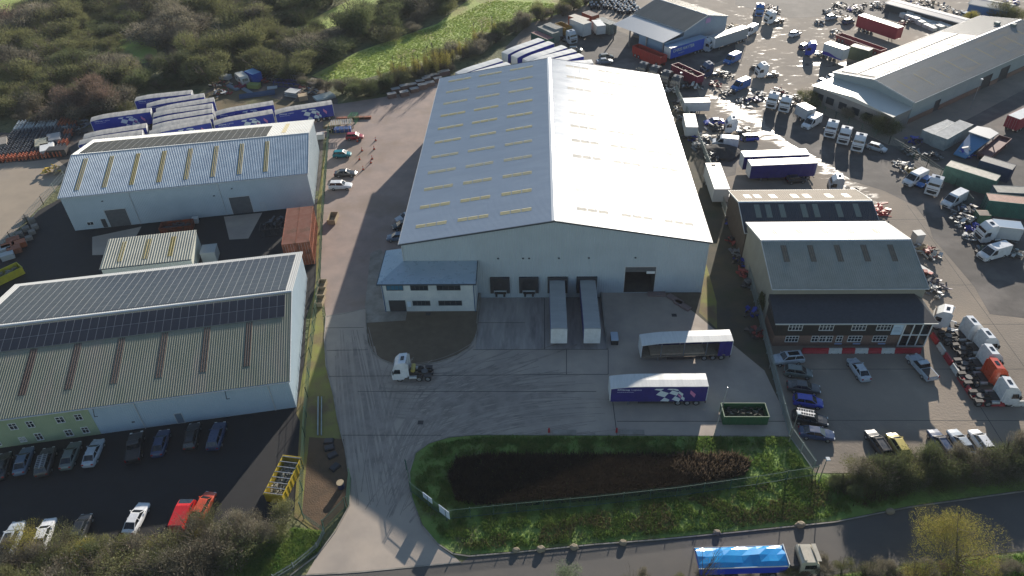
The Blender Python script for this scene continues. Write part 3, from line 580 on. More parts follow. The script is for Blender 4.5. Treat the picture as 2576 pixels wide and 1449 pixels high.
g=MB(); g.rbox(17.3,18.85,-.16,-.05,2.4,4.75,.03); sg=g.build('sign_board',mat('sign_pale_blue',(.5,.62,.72),.4),of)
g=MB()
for k in range(4): g.box(17.5,18.6-.2*(k%2),-.2,-.165,3.0+k*.28,3.08+k*.28)
g.build('sign_lettering',mat('sign_grey',(.25,.33,.42),.5),sg)
g=MB()
for x in (18.95,20.25,21.55,22.9): g.box(x-.07,x+.07,-.3,-.1,.05,4.9)
g.box(18.88,22.97,-.28,-.12,4.78,4.9); g.box(18.88,22.97,-.28,-.12,2.35,2.5); g.box(18.88,22.97,-.28,-.12,.05,.2)
gl=g.build('glazed_corner',win_frame,of); g=MB(); g.box(18.95,22.9,-.2,-.15,.2,4.8); g.build('pane',glass,gl)
g=MB()
for x in (9.4,12.2,16.0): g.box(x,x+1.1,-.1,-.03,.35,.6)
g.build('wall_plaque',mat('plaque_blue',(.3,.4,.6),.5),of)
# ---- top centre shed with canopy (K)
aK=math.radians(-50.7)
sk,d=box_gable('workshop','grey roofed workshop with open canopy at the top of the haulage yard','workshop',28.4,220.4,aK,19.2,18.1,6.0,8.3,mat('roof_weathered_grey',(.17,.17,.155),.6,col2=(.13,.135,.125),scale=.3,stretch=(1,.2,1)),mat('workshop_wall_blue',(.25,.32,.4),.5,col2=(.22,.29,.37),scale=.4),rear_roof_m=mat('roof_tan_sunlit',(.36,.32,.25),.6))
# local y axis points away from the canopy; canopy on the front side (y<0)
g=MB(); rib_sheet(g,(-.3,-8.4,4.7),(1,0,0),(0,8.3,1.0),19.6,8.36,.333,.03); g.build('canopy_roof',mat('canopy_pale',(.42,.44,.46),.4,.2),sk)
g=MB()
for x in (-.2,6.3,12.8,19.1): g.box(x-.15,x+.15,-8.2,-7.9,0,4.65)
g.build('canopy_post',steel,sk)
g=MB(); g.box(9.5,19.2,-7.6,-7.5,0,4.5); g.box(19.05,19.15,-7.4,-.05,0,4.5); g.build('canopy_screen',mat('screen_blue',(.2,.3,.42),.5),sk)
g=MB(); g.box(19.24,19.3,8.6,10.6,6.0,7.4); g.build('emblem_sign',mat('emblem_purple',(.4,.25,.45),.5),sk)
# ---- long right building (H) with lower front annexe
aH=math.radians(35.9)
hx,hy=85.2,159.8
sh,d=box_gable('factory','very long factory with solar panelled slope and grey ribbed slope at the top right','factory',hx,hy,aH,64.5,21.3,5.4,7.2,mat('roof_grey_brown',(.25,.25,.235),.55,col2=(.21,.215,.205),scale=.4,col3=(.3,.25,.19),scale3=.35,stretch=(.2,1,1)),mat('factory_wall_grey',(.33,.37,.37),.5,col2=(.28,.33,.34),scale=.35),rear_roof_m=mat('roof_silver',(.26,.26,.25),.6,.0,spec=.3),front_holes=((10,12,.02,2.8),(30,34,.02,3.4),(38,42,.02,3.6)))
for a,b,c_ in ((10,12,2.8),(30,34,3.4),(38,42,3.6)):
    g=MB(); frame_rect(g,a,b,.02,c_-.1,.12,-.07,.02); do=g.build('roller_door',trim_dark,sh); g=MB(); g.box(a,b,.05,.1,.02,c_); g.build('shutter_curtain',door_dark,do)
for a,b in ((0,9.8),(12.2,29.8),(34.2,37.8),(42.2,64)):
    g=MB(); g.box(a,b,-.14,-.03,.01,1.25); g.build('brick_plinth',brick,sh)
for k in range(9): roof_strip(sh,'roof_light',mat('rooflight_mossy',(.33,.27,.15),.6),d,4+k*6.6,4.35+k*6.6,2.,7.6,True,.06)
me=MB(); me.mi=0; me.box(0,5.1,0,4.3,0,.08); me.mi=1
for i in range(5):
    for j in range(3): me.box(.06+i*1.01,1.0+i*1.01,.06+j*1.41,1.4+j*1.41,.07,.1)
pm=me.mesh('solar_array',[pv_f,mat('solar_cells_warm',(.08,.073,.068),.6,.0,spec=.2)])
a_=-math.atan(d['sr'])
for j in range(2):
    for i in range(8):
        y=11.2+j*4.9; o=bpy.data.objects.new('solar_array',pm); COL.objects.link(o); o.parent=sh; o.location=(1.2+i*5.4,y,d['eave']+d['sr']*(21.3-y)+.1); o.rotation_euler=(a_,0,0)
for x,y in ((56,12.3),(58,9.)): g=MB(); g.rbox(x,x+1.4,y,y+1.2,7.0,7.7,.1); g.build('roof_vent_box',mat('vent_green_grey',(.1,.15,.15),.5),sh)
sg_=empty('factory_annexe',hx,hy,0,aH); tag(sg_,'low wide annexe with pale shallow gable roof on the front end of the factory','annexe')
w=MB(); w.box(-7.3,-.05,.1,21.2,0,3.9); w.build('wall',mat('annexe_wall_dim',(.2,.2,.2),.6,col2=(.26,.24,.22),scale=.8),sg_)
f=MB(); f.poly([(-7.6,-.3,3.92),(-.02,-.3,3.92),(-.02,10.65,4.95),(-7.6,10.65,4.95)]); f.poly([(-7.6,10.65,4.95),(-.02,10.65,4.95),(-.02,21.6,3.92),(-7.6,21.6,3.92)]); f.poly([(-7.45,-.1,3.85),(-7.45,10.65,4.9),(-7.45,21.4,3.85)])
f.build('roof_slope',mat('annexe_roof_pale',(.5,.5,.46),.42,.1),sg_)
for y in (2.,5.5,9.,12.5,16.,19.): 
    g=MB(); g.box(-7.42,-7.3,y-1,y+1,1.0,2.6); g.build('window',win_glass,sg_)
# far strip buildings / shed at the top right edge
def simple_unit(name,label,cat,pa,pb,wid,eave,rise,rm,wm):
    ax,ay=G(*pa,eave);bx,by=G(*pb,eave); L=math.hypot(bx-ax,by-ay); return box_gable(name,label,cat,ax,ay,math.atan2(by-ay,bx-ax),L,wid,eave,eave+rise,rm,wm,p=.5)
simple_unit('storage_shed','long low blue walled shed at the top right edge of the photo','shed',Z5(3500,0,1480,70),Z5(3500,0,2250,215),7,3.2,.7,mat('roof_pale_far',(.42,.4,.37),.55),mat('wall_blue_far',(.06,.16,.36),.5))
simple_unit('storage_shed','long narrow pale roofed shed running behind the gravel compound at the top right','shed',Z5(3500,0,-200,60),Z5(3500,0,1300,460),5,2.2,.3,mat('roof_stone_far',(.33,.33,.34),.6),mat('wall_dark_far',(.06,.07,.07),.6))
# ---------------------------------------------------------------- vehicles (local +x forward, origin on the ground)
def wheel(parent,x,y,r=.33,w=.22,z=None,hub=rim_m):
    z=r if z is None else z
    m=MB(); s=1 if y>0 else -1
    m.cyl((x,y-w/2,z),(x,y+w/2,z),r,n=14); t=m.build('wheel',black,parent)
    m=MB(); m.cyl((x,y+s*(w/2-.005),z),(x,y+s*(w/2+.02),z),r*.62,r*.5,n=12); m.build('rim',hub,t)
    return t
def paint_slot(o): 
    o.material_slots[0].link='OBJECT'; o.material_slots[0].material=o.data.materials[0]; o['_p']=1; return o
STY={ # L, W, stations (x, halfw, shoulder z), glass (xb0,xb1,xt0,xt1,zroof), roof rails
 'sedan':dict(L=4.7,W=.9,st=[(-2.35,.74,.72,.34),(-2.2,.84,.96,.26),(-1.5,.9,1.0,.22),(0,.91,.97,.2),(.85,.9,.96,.22),(1.6,.88,.86,.24),(2.15,.82,.74,.28),(2.35,.68,.6,.36)],g=(-1.85,1.05,-1.05,.3,1.43)),
 'hatch':dict(L=4.1,W=.87,st=[(-2.05,.76,.8,.34),(-1.95,.84,1.0,.26),(-1.3,.87,1.02,.22),(0,.87,.98,.2),(.85,.87,.97,.22),(1.45,.85,.88,.24),(1.9,.78,.74,.28),(2.05,.66,.58,.36)],g=(-1.98,1.1,-1.55,.35,1.5)),
 'estate':dict(L=4.75,W=.9,st=[(-2.37,.78,.8,.34),(-2.25,.86,1.02,.26),(-1.5,.9,1.03,.22),(0,.91,.98,.2),(.85,.9,.97,.22),(1.6,.88,.87,.24),(2.2,.8,.74,.28),(2.37,.68,.6,.36)],g=(-2.3,1.05,-1.95,.3,1.47)),
 'suv':dict(L=4.8,W=.95,st=[(-2.4,.84,.9,.42),(-2.3,.92,1.14,.34),(-1.5,.95,1.18,.3),(0,.96,1.12,.3),(.85,.95,1.11,.32),(1.6,.93,1.04,.34),(2.2,.86,.92,.38),(2.4,.74,.72,.45)],g=(-2.33,1.0,-1.9,.35,1.7)),
}
def make_car(style,pm,name='parked_car',wh=.33,sun=False,rack=0):
    D=STY[style]; root=empty(name); b=MB()
    rings=[]
    for x,w,zs,zb in D['st']:
        half=[(0,zb),(w*.86,zb),(w*.98,zb+.14),(w,(zb+zs)/2+.08),(w*.95,zs-.07),(w*.8,zs),(0,zs+.025)]
        rings.append([(x,y,z) for y,z in half]+[(x,-y,z) for y,z in half[1:-1]][::-1])
    b.loft(rings)
    x0,x1,t0,t1,zr=D['g']; w=D['W']
    for (a,c) in (((x0,.8*w,0),(t0,.66*w,zr)),((x1,.8*w,0),(t1,.66*w,zr)),(((x0+x1)/2-.1,.86*w,0),((t0+t1)/2-.1,.7*w,zr))):
        zsh=1.0 if style!='suv' else 1.13
        for s in (1,-1): b.beam((a[0],s*a[1],zsh-.05),(c[0],s*c[1],zr-.02),.07,.07)
    paint_slot(b.build('body',pm,root,smooth=False))
    zsh=(1.13 if style=='suv' else .98)-.03
    g=MB(); g.loft([[(x0,-.8*w,zsh),(x1,-.8*w,zsh),(x1,.8*w,zsh),(x0,.8*w,zsh)],[(t0,-.66*w,zr-.03),(t1,-.66*w,zr-.03),(t1,.66*w,zr-.03),(t0,.66*w,zr-.03)]]); g.build('window_glass',glass,root)
    r=MB(); a=.07; r.loft([[(t0-.05,-.67*w,zr-.05),(t1+.06,-.67*w,zr-.05),(t1+.06,.67*w,zr-.05),(t0-.05,.67*w,zr-.05)],[(t0-.02,-.6*w,zr+.02),(t1-.05,-.6*w,zr+.02),(t1-.05,.6*w,zr+.02),(t0-.02,.6*w,zr+.02)]]); paint_slot(r.build('roof_panel',pm,root))
    if sun: r=MB(); r.box(t0+.35,t1-.25,-.42*w,.42*w,zr+.015,zr+.035); r.build('sunroof',glass,root)
    if rack:
        r=MB()
        for s in (1,-1): r.box(t0,t1,s*.6*w-.03,s*.6*w+.03,zr+.05,zr+.12)
        for k in range(rack): x=t0+.15+(t1-t0-.3)*k/(rack-1); r.box(x-.03,x+.03,-.6*w,.6*w,zr+.06,zr+.11)
        if rack>3: r.box(t0-.1,t1+.1,-.1,.1,zr+.07,zr+.1)
        r.build('roof_rack',steel if rack>3 else chassis_m,root)
    L=D['L']; zf=D['st'][-2][2]-.12
    for s in (1,-1):
        m=MB(); m.box(L/2-.22,L/2-.06,s*.62*w-.16,s*.62*w+.16,zf-.02,zf+.1); m.build('headlight',lamp_m,root)
        m=MB(); m.box(-L/2-.015,-L/2+.12,s*.68*w-.13,s*.68*w+.13,.74,.9); m.build('tail_light',tail_m,root)
        m=MB(); m.cbox(x1-.25,s*(w+.08),zsh+.08,.12,.16,.12); paint_slot(m.build('mirror',pm,root))
    wb=L*.29
    for x in (-wb-.0,wb+.05):
        for s in (1,-1): wheel(root,x,s*(w-.1),wh)
    return root
def make_van(L,Hh,pm,name='parked_van',pickup=False):
    root=empty(name); w=.98; h=L/2
    b=MB()
    if pickup:
        prof=[(-h,.45),(-h,1.1),(.0,1.12),(.02,1.1),(1.1,1.12),(h-.35,1.02),(h,.8),(h,.42)]
    else:
        prof=[(-h,.42),(-h,Hh-.05),(-h+.15,Hh),(.75,Hh),(1.15,Hh-.15),(1.95,1.35),(h-.15,1.12),(h,.85),(h,.4)]
    if not pickup:
        b.loft([[(x,-w+(.12 if z>1.6 else 0),z) for x,z in prof],[(x,w-(.12 if z>1.6 else 0),z) for x,z in prof]])
    else:
        b.loft([[(x,-w*.95,z) for x,z in prof],[(x,w*.95,z) for x,z in prof]])
        b.loft([[(-.35,-.78,1.68),(.5,-.78,1.68),(.5,.78,1.68),(-.35,.78,1.68)],[(-.3,-.7,1.74),(.4,-.7,1.74),(.4,.7,1.74),(-.3,.7,1.74)]])
    paint_slot(b.build('body',pm,root))
    g=MB()
    if pickup:
        g.loft([[(-.6,-.86,1.1),(1.15,-.86,1.1),(1.15,.86,1.1),(-.6,.86,1.1)],[(-.4,-.74,1.68),(.5,-.74,1.68),(.5,.74,1.68),(-.4,.74,1.68)]]); g.build('window_glass',glass,root)
        g=MB(); g.box(-h+.1,-.75,-.75,.75,1.09,1.15); g.build('load_bed',chassis_m,root)
    else:
        g.poly([(1.2,-.8,Hh-.2),(1.98,-.9,1.36),(1.98,.9,1.36),(1.2,.8,Hh-.2)][::-1]); 
        g.v=[(x+.03,y,z+.02) for x,y,z in g.v]; g.build('windscreen',glass,root)
        for s in (1,-1):
            g=MB(); q=[(.45,s*.99,1.35),(1.75,s*.99,1.35),(1.1,s*.9,Hh-.3),(.45,s*.9,Hh-.3)]; g.poly(q if s<0 else q[::-1]); g.v=[(x,y+s*.02,z) for x,y,z in g.v]; g.build('side_window',glass,root)
        g=MB(); g.box(-h-.02,-h,-.8,.8,.55,Hh-.3); g.build('rear_doors',pm,root); paint_slot(root.children[-1]) if False else None
    for s in (1,-1):
        m=MB(); m.box(h-.2,h+.02,s*.7-.16,s*.7+.16,.75,.95); m.build('headlight',lamp_m,root)
        m=MB(); m.box(-h-.03,-h+.02,s*.86-.07,s*.86+.07,.8,1.25); m.build('tail_light',tail_m,root)
    m=MB(); m.box(h-.04,h+.04,-.5,.5,.5,.72); m.build('grille',black,root)
    for x in (-h*.58,h*.62):
        for s in (1,-1): wheel(root,x,s*.86,.35,.24)
    return root
def make_tractor(pm,name='truck_tractor',tall=True,plate=True):
    root=empty(name); b=MB()
    prof=[(3.0,.45),(3.05,1.5),(2.95,2.2),(2.6,3.0),(1.9,3.7 if tall else 3.1),(.75,3.85 if tall else 3.1),(.75,.95),(1.15,.9),(1.3,.55)]
    b.loft([[(x,y*(1.0 if z<2.8 else .9),z) for x,z in prof] for y in (-1.23,1.23)])
    if tall:
        for s in (1,-1): b.box(.45,.8,s*1.1-.04,s*1.1+.04,1.1,3.6)
    cab=paint_slot(b.build('cab',pm,root))
    g=MB(); g.poly([(2.97,-1.1,1.65),(2.97,1.1,1.65),(2.68,1.02,2.85),(2.68,-1.02,2.85)]); g.v=[(x+.07,y,z+.02) for x,y,z in g.v]; g.build('windscreen',glass,root)
    for s in (1,-1):
        g=MB(); q=[(1.7,s*1.25,1.75),(2.75,s*1.25,1.75),(2.5,s*1.18,2.55),(1.7,s*1.2,2.55)]; g.poly(q if s<0 else q[::-1]); g.build('side_window',glass,root)
        g=MB(); g.cbox(2.75,s*1.45,2.1,.15,.25,.6); g.build('mirror',chassis_m,root)
        g=MB(); g.box(2.98,3.1,s*.85-.22,s*.85+.22,.75,.95); g.build('headlight',lamp_m,root)
        g=MB(); g.cyl((-.6,s*1.0,.75),(.5,s*1.0,.75),.3,n=12); g.build('fuel_tank',steel,root)
    g=MB(); g.box(1.3,1.75,-.35,.35,3.855 if tall else 3.11,3.9 if tall else 3.16) if False else g.loft([[(1.1,-.4,3.80),(1.6,-.4,3.75),(1.6,.4,3.75),(1.1,.4,3.80)],[(1.1,-.4,3.86),(1.6,-.4,3.81),(1.6,.4,3.81),(1.1,.4,3.86)]]) if tall else g.box(1.2,1.7,-.3,.3,3.1,3.15); g.build('roof_hatch',glass,root)
    g=MB(); g.box(3.0,3.08,-.9,.9,.8,1.45); g.build('grille',black,root)
    g=MB(); g.box(-3.0,2.6,-.5,-.32,.72,.95); g.box(-3.0,2.6,.32,.5,.72,.95); g.box(-3.0,-2.9,-.5,.5,.7,.95); g.box(-.3,.7,-.8,.8,.9,1.05); g.build('chassis',chassis_m,root)
    g=MB(); g.cyl((-1.7,0,1.0),(-1.7,0,1.12),.5,n=14); g.build('fifth_wheel',mat('greasy_steel',(.1,.1,.1),.5,.3),root)
    for x in (1.95,):
        for s in (1,-1): wheel(root,x,s*1.03,.5,.3)
    for x in (-.95,-2.25):
        for s in (1,-1): wheel(root,x,s*.95,.5,.5)
    for s in (1,-1):
        g=MB(); g.box(-2.8,-1.7,s*.95-.3,s*.95+.3,1.02,1.06); g.build('mudguard',chassis_m,root)
    return root
blue_curtain=mat('curtain_blue',(.012,.03,.27),.42,col2=(.015,.04,.32),scale=.8,rvar=.08,coat=.2)
navy_curtain=mat('curtain_navy',(.02,.015,.14),.45,col2=(.025,.02,.18),scale=.8,coat=.2)
trailer_roof=mat('trailer_roof_pale',(.42,.4,.37),.5,col2=(.35,.335,.31),scale=1.1,stretch=(1.6,.3,1),col3=(.26,.25,.24),scale3=.6)
trailer_white=mat('trailer_roof_white',(.62,.62,.6),.45,col2=(.55,.55,.53),scale=1.5,stretch=(2,.3,1))
white_print=mat('printed_white',(.6,.66,.68),.5); pink_print=mat('printed_pink',(.55,.2,.36),.5); text_print=mat('printed_lettering',(.55,.58,.66),.5)
FLAG=[[(1085,1150),(1115,1128),(1250,1128),(1200,1175)],[(1200,1175),(1340,1230),(1275,1330),(1125,1270)],[(1395,1165),(1510,1215),(1480,1295),(1345,1235)],[(1330,1128),(1420,1128),(1385,1162),(1300,1145)],
 [(1275,1335),(1370,1390),(1350,1430),(1210,1420)],[(1455,1300),(1555,1370),(1530,1440),(1405,1385)],[(1510,1185),(1590,1250),(1580,1310),(1500,1225)],[(1570,1300),(1625,1350),(1620,1420),(1560,1365)],[(1430,1128),(1480,1140),(1510,1172),(1470,1180),(1400,1150)]]
PINK=[[(1490,1250),(1560,1290),(1555,1350),(1510,1300)],[(1705,1165),(1800,1260),(1785,1340),(1700,1240)]]
def text_mesh(name,body,size,m,bold=0.):
    cu=bpy.data.curves.new(name,'FONT'); cu.body=body; cu.size=size; cu.offset=bold; cu.extrude=.004; cu.resolution_u=2
    o=bpy.data.objects.new(name,cu); COL.objects.link(o); bpy.context.view_layer.update()
    me=bpy.data.meshes.new_from_object(o.evaluated_get(bpy.context.evaluated_depsgraph_get())); bpy.data.objects.remove(o); bpy.data.curves.remove(cu)
    me.materials.clear(); me.materials.append(m); return me
T1=text_mesh('lettering','SWGroup',.42,text_print,.012); T2=text_mesh('lettering','Logistics',.42,text_print,0.)
T3=text_mesh('lettering','CHRIS HAYTER',.95,mat('printed_pale_green',(.45,.55,.5),.5),.02); T4=text_mesh('lettering','TRANSPORT',.42,MATS['printed_pale_green'],.0)
def put_text(me,parent,x,y,z,side,scale=1.):
    o=bpy.data.objects.new('lettering',me); COL.objects.link(o); o.parent=parent; o.location=(x,y,z)
    # stand the text upright, reading correctly from its side
    o.rotation_euler=(math.pi/2,0,0) if side<0 else (math.pi/2,0,math.pi); o.scale=(scale,)*3; return o
def make_trailer(roof_m,cur_m,logo=1,open_side=False,low_front=True,Hh=4.0,name='curtain_trailer',L=13.6):
    """curtain-sided semi trailer. +x = front (bulkhead). Logos on both sides."""
    root=empty(name); h=L/2; w=1.275; zf=1.2
    n=16; xs=[-h+L*i/n for i in range(n+1)]
    def zt(x): 
        t=max(0,(x-(h-4.6))/4.6); return Hh-(.42*t*t if low_front else 0)
    r=MB(); T=[(x,zt(x)+(.012*math.sin(i*2.1)) ) for i,x in enumerate(xs)]
    r.loft([[(x,-w,z-.12),(x,-w,z-.03),(x,0,z+.04),(x,w,z-.03),(x,w,z-.12)] for x,z in T]); r.build('roof',roof_m,root)
    fl=MB(); fl.box(-h,h,-w+.02,w-.02,zf-.12,zf); fl.build('load_floor',wood if open_side else chassis_m,root)
    bk=MB(); bk.rbox(h-.08,h+.03,-w,w,zf-.1,zt(h)-.13,.03); bk.build('bulkhead',whitep,root)
    rd=MB(); rd.box(-h-.02,-h+.06,-w,w,zf-.1,Hh-.13); ro=rd.build('rear_doors',whitep,root)
    g=MB()
    for y in (-.9,-.35,.35,.9): g.cyl((-h-.05,y,zf),(-h-.05,y,Hh-.3),.02,n=6)
    g.build('lock_rod',steel,ro)
    for s in (-1,1):
        c=MB(); y=s*(w-.02)
        a,b_=(-h+.08,h-.1)
        if open_side and s>0: a,b_=(-h+.08,-h+2.0)
        m_=int((b_-a)/.45); pts=[]
        for i in range(m_+1):
            x=a+(b_-a)*i/m_; pts.append((x,y+s*(.015 if i%2 else 0)+(s*.08*math.sin(i*2.3) if (open_side and s>0) else 0)))
        lo_=[(x,yy,zf-.25) for x,yy in pts]; hi_=[(x,yy,zt(x)-.13) for x,yy in pts]
        c.add(lo_+hi_,[(i,i+1,len(pts)+i+1,len(pts)+i) for i in range(len(pts)-1)])
        cu=c.build('side_curtain',cur_m,root)
        if logo and not (open_side and s>0):
            yy=s*(w+.012)
            f=MB(); z_=lambda v: zf-.2+(1425-v)*(2.62/300)*.98
            for pl in FLAG:
                q=[((h-(u-345)/121.5),yy,min(z_(v),3.82)) for u,v in pl]
                if s>0: q=[(h-.0-(p[0]*-1+h),p[1],p[2]) for p in q]
                f.poly(q)
            f.build('printed_flag',white_print,cu)
            f=MB()
            for pl in PINK: f.poly([((h-(u-345)/121.5),yy+s*.004,z_(v)) for u,v in pl])
            f.build('printed_diamond',pink_print,cu)
            # lettering near the front on the camera side; reads left to right
            if s<0: pass
    if open_side:
        g=MB()
        for x in (-h+3.8,-h+7.2,-h+10.6):
            for s in (-1,1): g.box(x-.06,x+.06,s*(w-.1)-.05,s*(w-.1)+.05,zf,Hh-.3)
        g.build('side_post',steel,root)
        g=MB(); g.box(-h+3.9,h-1.5,-w+.3,w-.35,zf,zf+.25) ; g.build('timber_boards',mat('plywood',(.42,.32,.22),.8,col2=(.5,.4,.28),scale=2),root)
    ch=MB(); ch.box(-h,h-.3,-.55,-.35,.85,zf-.12); ch.box(-h,h-.3,.35,.55,.85,zf-.12); ch.box(-h-.02,-h+.1,-1.2,1.2,.5,.75); ch.box(-h+4.5,h-4,-1.22,-1.17,.5,.95); ch.box(-h+4.5,h-4,1.17,1.22,.5,.95); ch.build('chassis',chassis_m,root)
    lg=MB()
    for s in (1,-1): lg.box(h-2.8,h-2.65,s*.8-.07,s*.8+.07,0,.95); lg.box(h-2.9,h-2.55,s*.8-.15,s*.8+.15,0,.04)
    lg.build('landing_leg',steel,root)
    for x in (-h+1.3,-h+2.6,-h+3.9):
        for s in (1,-1): wheel(root,x,s*1.0,.48,.4)
    for s in (1,-1):
        m=MB(); m.box(-h-.05,-h+.0,s*1.0-.15,s*1.0+.15,.55,.7); m.build('tail_light',tail_m,root)
    return root
def add_logo_text(root,scale=1.,side=-1,front_left=True):
    "lettering on the curtain that faces the camera: reads left-to-right starting near the front end"
    h=6.8; w=1.30
    if side>0: # +y side of a trailer whose front points left in the photo
        put_text(T1,root,h-.95,w+.005,3.22,1); put_text(T2,root,h-.95-1.95,w+.005,3.22,1)
        b=MB()
        for k in range(9): b.box(h-.95-.26*k-.2,h-.95-.26*k,w+.004,w+.012,2.86,2.92)
        b.build('small_lettering',text_print,root)
def box_trailer(name,L,W,z0,z1,wall_m,roof_m,wheels=True,rib=False,doors=True,stripe=None):
    root=empty(name); h=L/2; w=W/2; b=MB()
    if rib:
        for O,U,ln in (((-h,-w,z0),(1,0,0),L),((h,w,z0),(-1,0,0),L),((h,-w,z0),(0,1,0),W),((-h,w,z0),(0,-1,0),W)): rib_sheet(b,O,U,(0,0,1),ln,z1-z0,.28,.035)
    else: b.rbox(-h,h,-w,w,z0,z1-.02,.05)
    b.build('wall',wall_m,root)
    r=MB()
    if rib: rib_sheet(r,(-h-.02,-w-.03,z1),(1,0,0),(0,1,0),L+.04,W+.06,.28,.03)
    else: r.box(-h-.02,h+.02,-w-.02,w+.02,z1-.02,z1+.03)
    r.build('roof',roof_m,root)
    e=MB()
    for x in (-h,h):
        for y in (-w,w): e.box(x-.06,x+.06,y-.06,y+.06,z0,z1+.02)
    for y in (-w,w): e.box(-h,h,y-.05,y+.05,z1-.06,z1+.04); e.box(-h,h,y-.05,y+.05,z0-.02,z0+.1)
    e.build('corner_frame',wall_m,root)
    if doors:
        g=MB(); g.box(-h-.06,-h-.03,-w+.08,-.02,z0+.1,z1-.1); g.box(-h-.06,-h-.03,.02,w-.08,z0+.1,z1-.1); d_=g.build('rear_doors',wall_m,root)
        g=MB(); [g.cyl((-h-.09,y,z0+.1),(-h-.09,y,z1-.1),.02,n=6) for y in (-w*.6,-w*.25,w*.25,w*.6)]; g.build('lock_rod',steel,d_)
    if stripe:
        g=MB(); q=[(-h+L*i/10,-w-.01,z0+.05) for i in range(11)]; t=[(-h+L*i/10,-w-.01,z0+.7+.35*math.sin(i*.5+.4)) for i in range(11)]
        g.add(q+t,[(i,i+1,12+i,11+i) for i in range(10)]); g.build('painted_wave',stripe,root)
    if wheels:
        ch=MB(); ch.box(-h,h-.2,-.5,-.32,.8,z0); ch.box(-h,h-.2,.32,.5,.8,z0); ch.build('chassis',chassis_m,root)
        lg=MB()
        for s in (1,-1): lg.box(h-2.2,h-2.05,s*.75-.07,s*.75+.07,0,z0)
        lg.build('landing_leg',steel,root)
        for x in ((-h+1.2,-h+2.5) if L<11 else (-h+1.3,-h+2.6,-h+3.9)):
            for s in (1,-1): wheel(root,x,s*(w-.28),.48,.38)
    return root
def make_skip(name,L,W,Hh,m,fill=None,taper=.0,ribs=True,z0=.15,bars=False):
    root=empty(name); h=L/2;w=W/2;b=MB(); t=.08
    o=[(-h+taper,-w,z0),(h-taper,-w,z0),(h-taper,w,z0),(-h+taper,w,z0)]; p=[(-h,-w,Hh),(h,-w,Hh),(h,w,Hh),(-h,w,Hh)]
    oi=[(-h+taper+t,-w+t,z0+.1),(h-taper-t,-w+t,z0+.1),(h-taper-t,w-t,z0+.1),(-h+taper+t,w-t,z0+.1)]; pi=[(-h+t,-w+t,Hh),(h-t,-w+t,Hh),(h-t,w-t,Hh),(-h+t,w-t,Hh)]
    b.loft([o,p,pi,oi])
    b.build('shell',m,root)
    r=MB(); 
    for y in (-w-.05,w-.03): r.box(-h-.05,h+.05,y,y+.09,Hh-.1,Hh+.02)
    for x in (-h-.05,h-.04): r.box(x,x+.09,-w+.04,w-.03,Hh-.1,Hh+.02)
    if ribs:
        k=int(L/.8)
        for i in range(1,k):
            x=-h+taper+ (L-2*taper)*i/k
            for s in (1,-1): r.box(x-.04,x+.04,s*(w+.035)-.035,s*(w+.035)+.035,z0,Hh-.1)
    r.build('rim_rail',m,root)
    s=MB(); s.box(-h+taper+.2,h-taper-.2,-w+.2,-w+.35,0,z0); s.box(-h+taper+.2,h-taper-.2,w-.35,w-.2,0,z0); s.build('skid',m,root)
    if bars:
        g=MB()
        for i in range(8): x=-h+.2+(L-.4)*i/7; g.box(x-.05,x+.05,-w,w,Hh,Hh+.08)
        g.build('cross_bar',steel,root)
    if fill:
        g=MB(); rr=random.Random(L*100)
        for i in range(60):
            x=rr.uniform(-h*.8,h*.8);y=rr.uniform(-w*.75,w*.75);z=rr.uniform(z0+.3,Hh-.25); a=rr.uniform(.1,.35)
            g.beam((x-a,y,z),(x+a,y+rr.uniform(-.3,.3),z+rr.uniform(-.15,.15)),a*.7,a*.5)
        g.box(-h+taper+.1,h-taper-.1,-w+.1,w-.1,z0+.1,z0+.35)
        g.build('rubbish_load',fill,root)
    return root
# ---- placing helpers
def heading(a,b): return math.atan2(b[1]-a[1],b[0]-a[0])
USED=set()
def setpaint(o,pm):
    for c in [o]+list(o.children_recursive):
        if '_p' in c.keys() and pm is not None: c.material_slots[0].material=pm
def inst(proto,x,y,rz,label,cat,group=None,z=0.,pm=None,pitch=0.):
    global KIDS
    key=proto.name
    if key not in USED: USED.add(key); o=proto
    else: o=copy_tree(proto)
    o.location=(x,y,z); o.rotation_euler=(0,pitch,rz); tag(o,label,cat,group); setpaint(o,pm)
    return o
def place(proto,rear,front,label,cat,group=None,z=0.,pm=None,gz=0.,L=None,anchor=None):
    "rear/front: photo positions of the two ends at height z"
    a=G(*rear,z); b=G(*front,z); rz=heading(a,b)
    if anchor=='front': x,y=b[0]-math.cos(rz)*L/2,b[1]-math.sin(rz)*L/2
    elif anchor=='rear': x,y=a[0]+math.cos(rz)*L/2,a[1]+math.sin(rz)*L/2
    else: x,y=(a[0]+b[0])/2,(a[1]+b[1])/2
    return inst(proto,x,y,rz,label,cat,group,gz,pm)
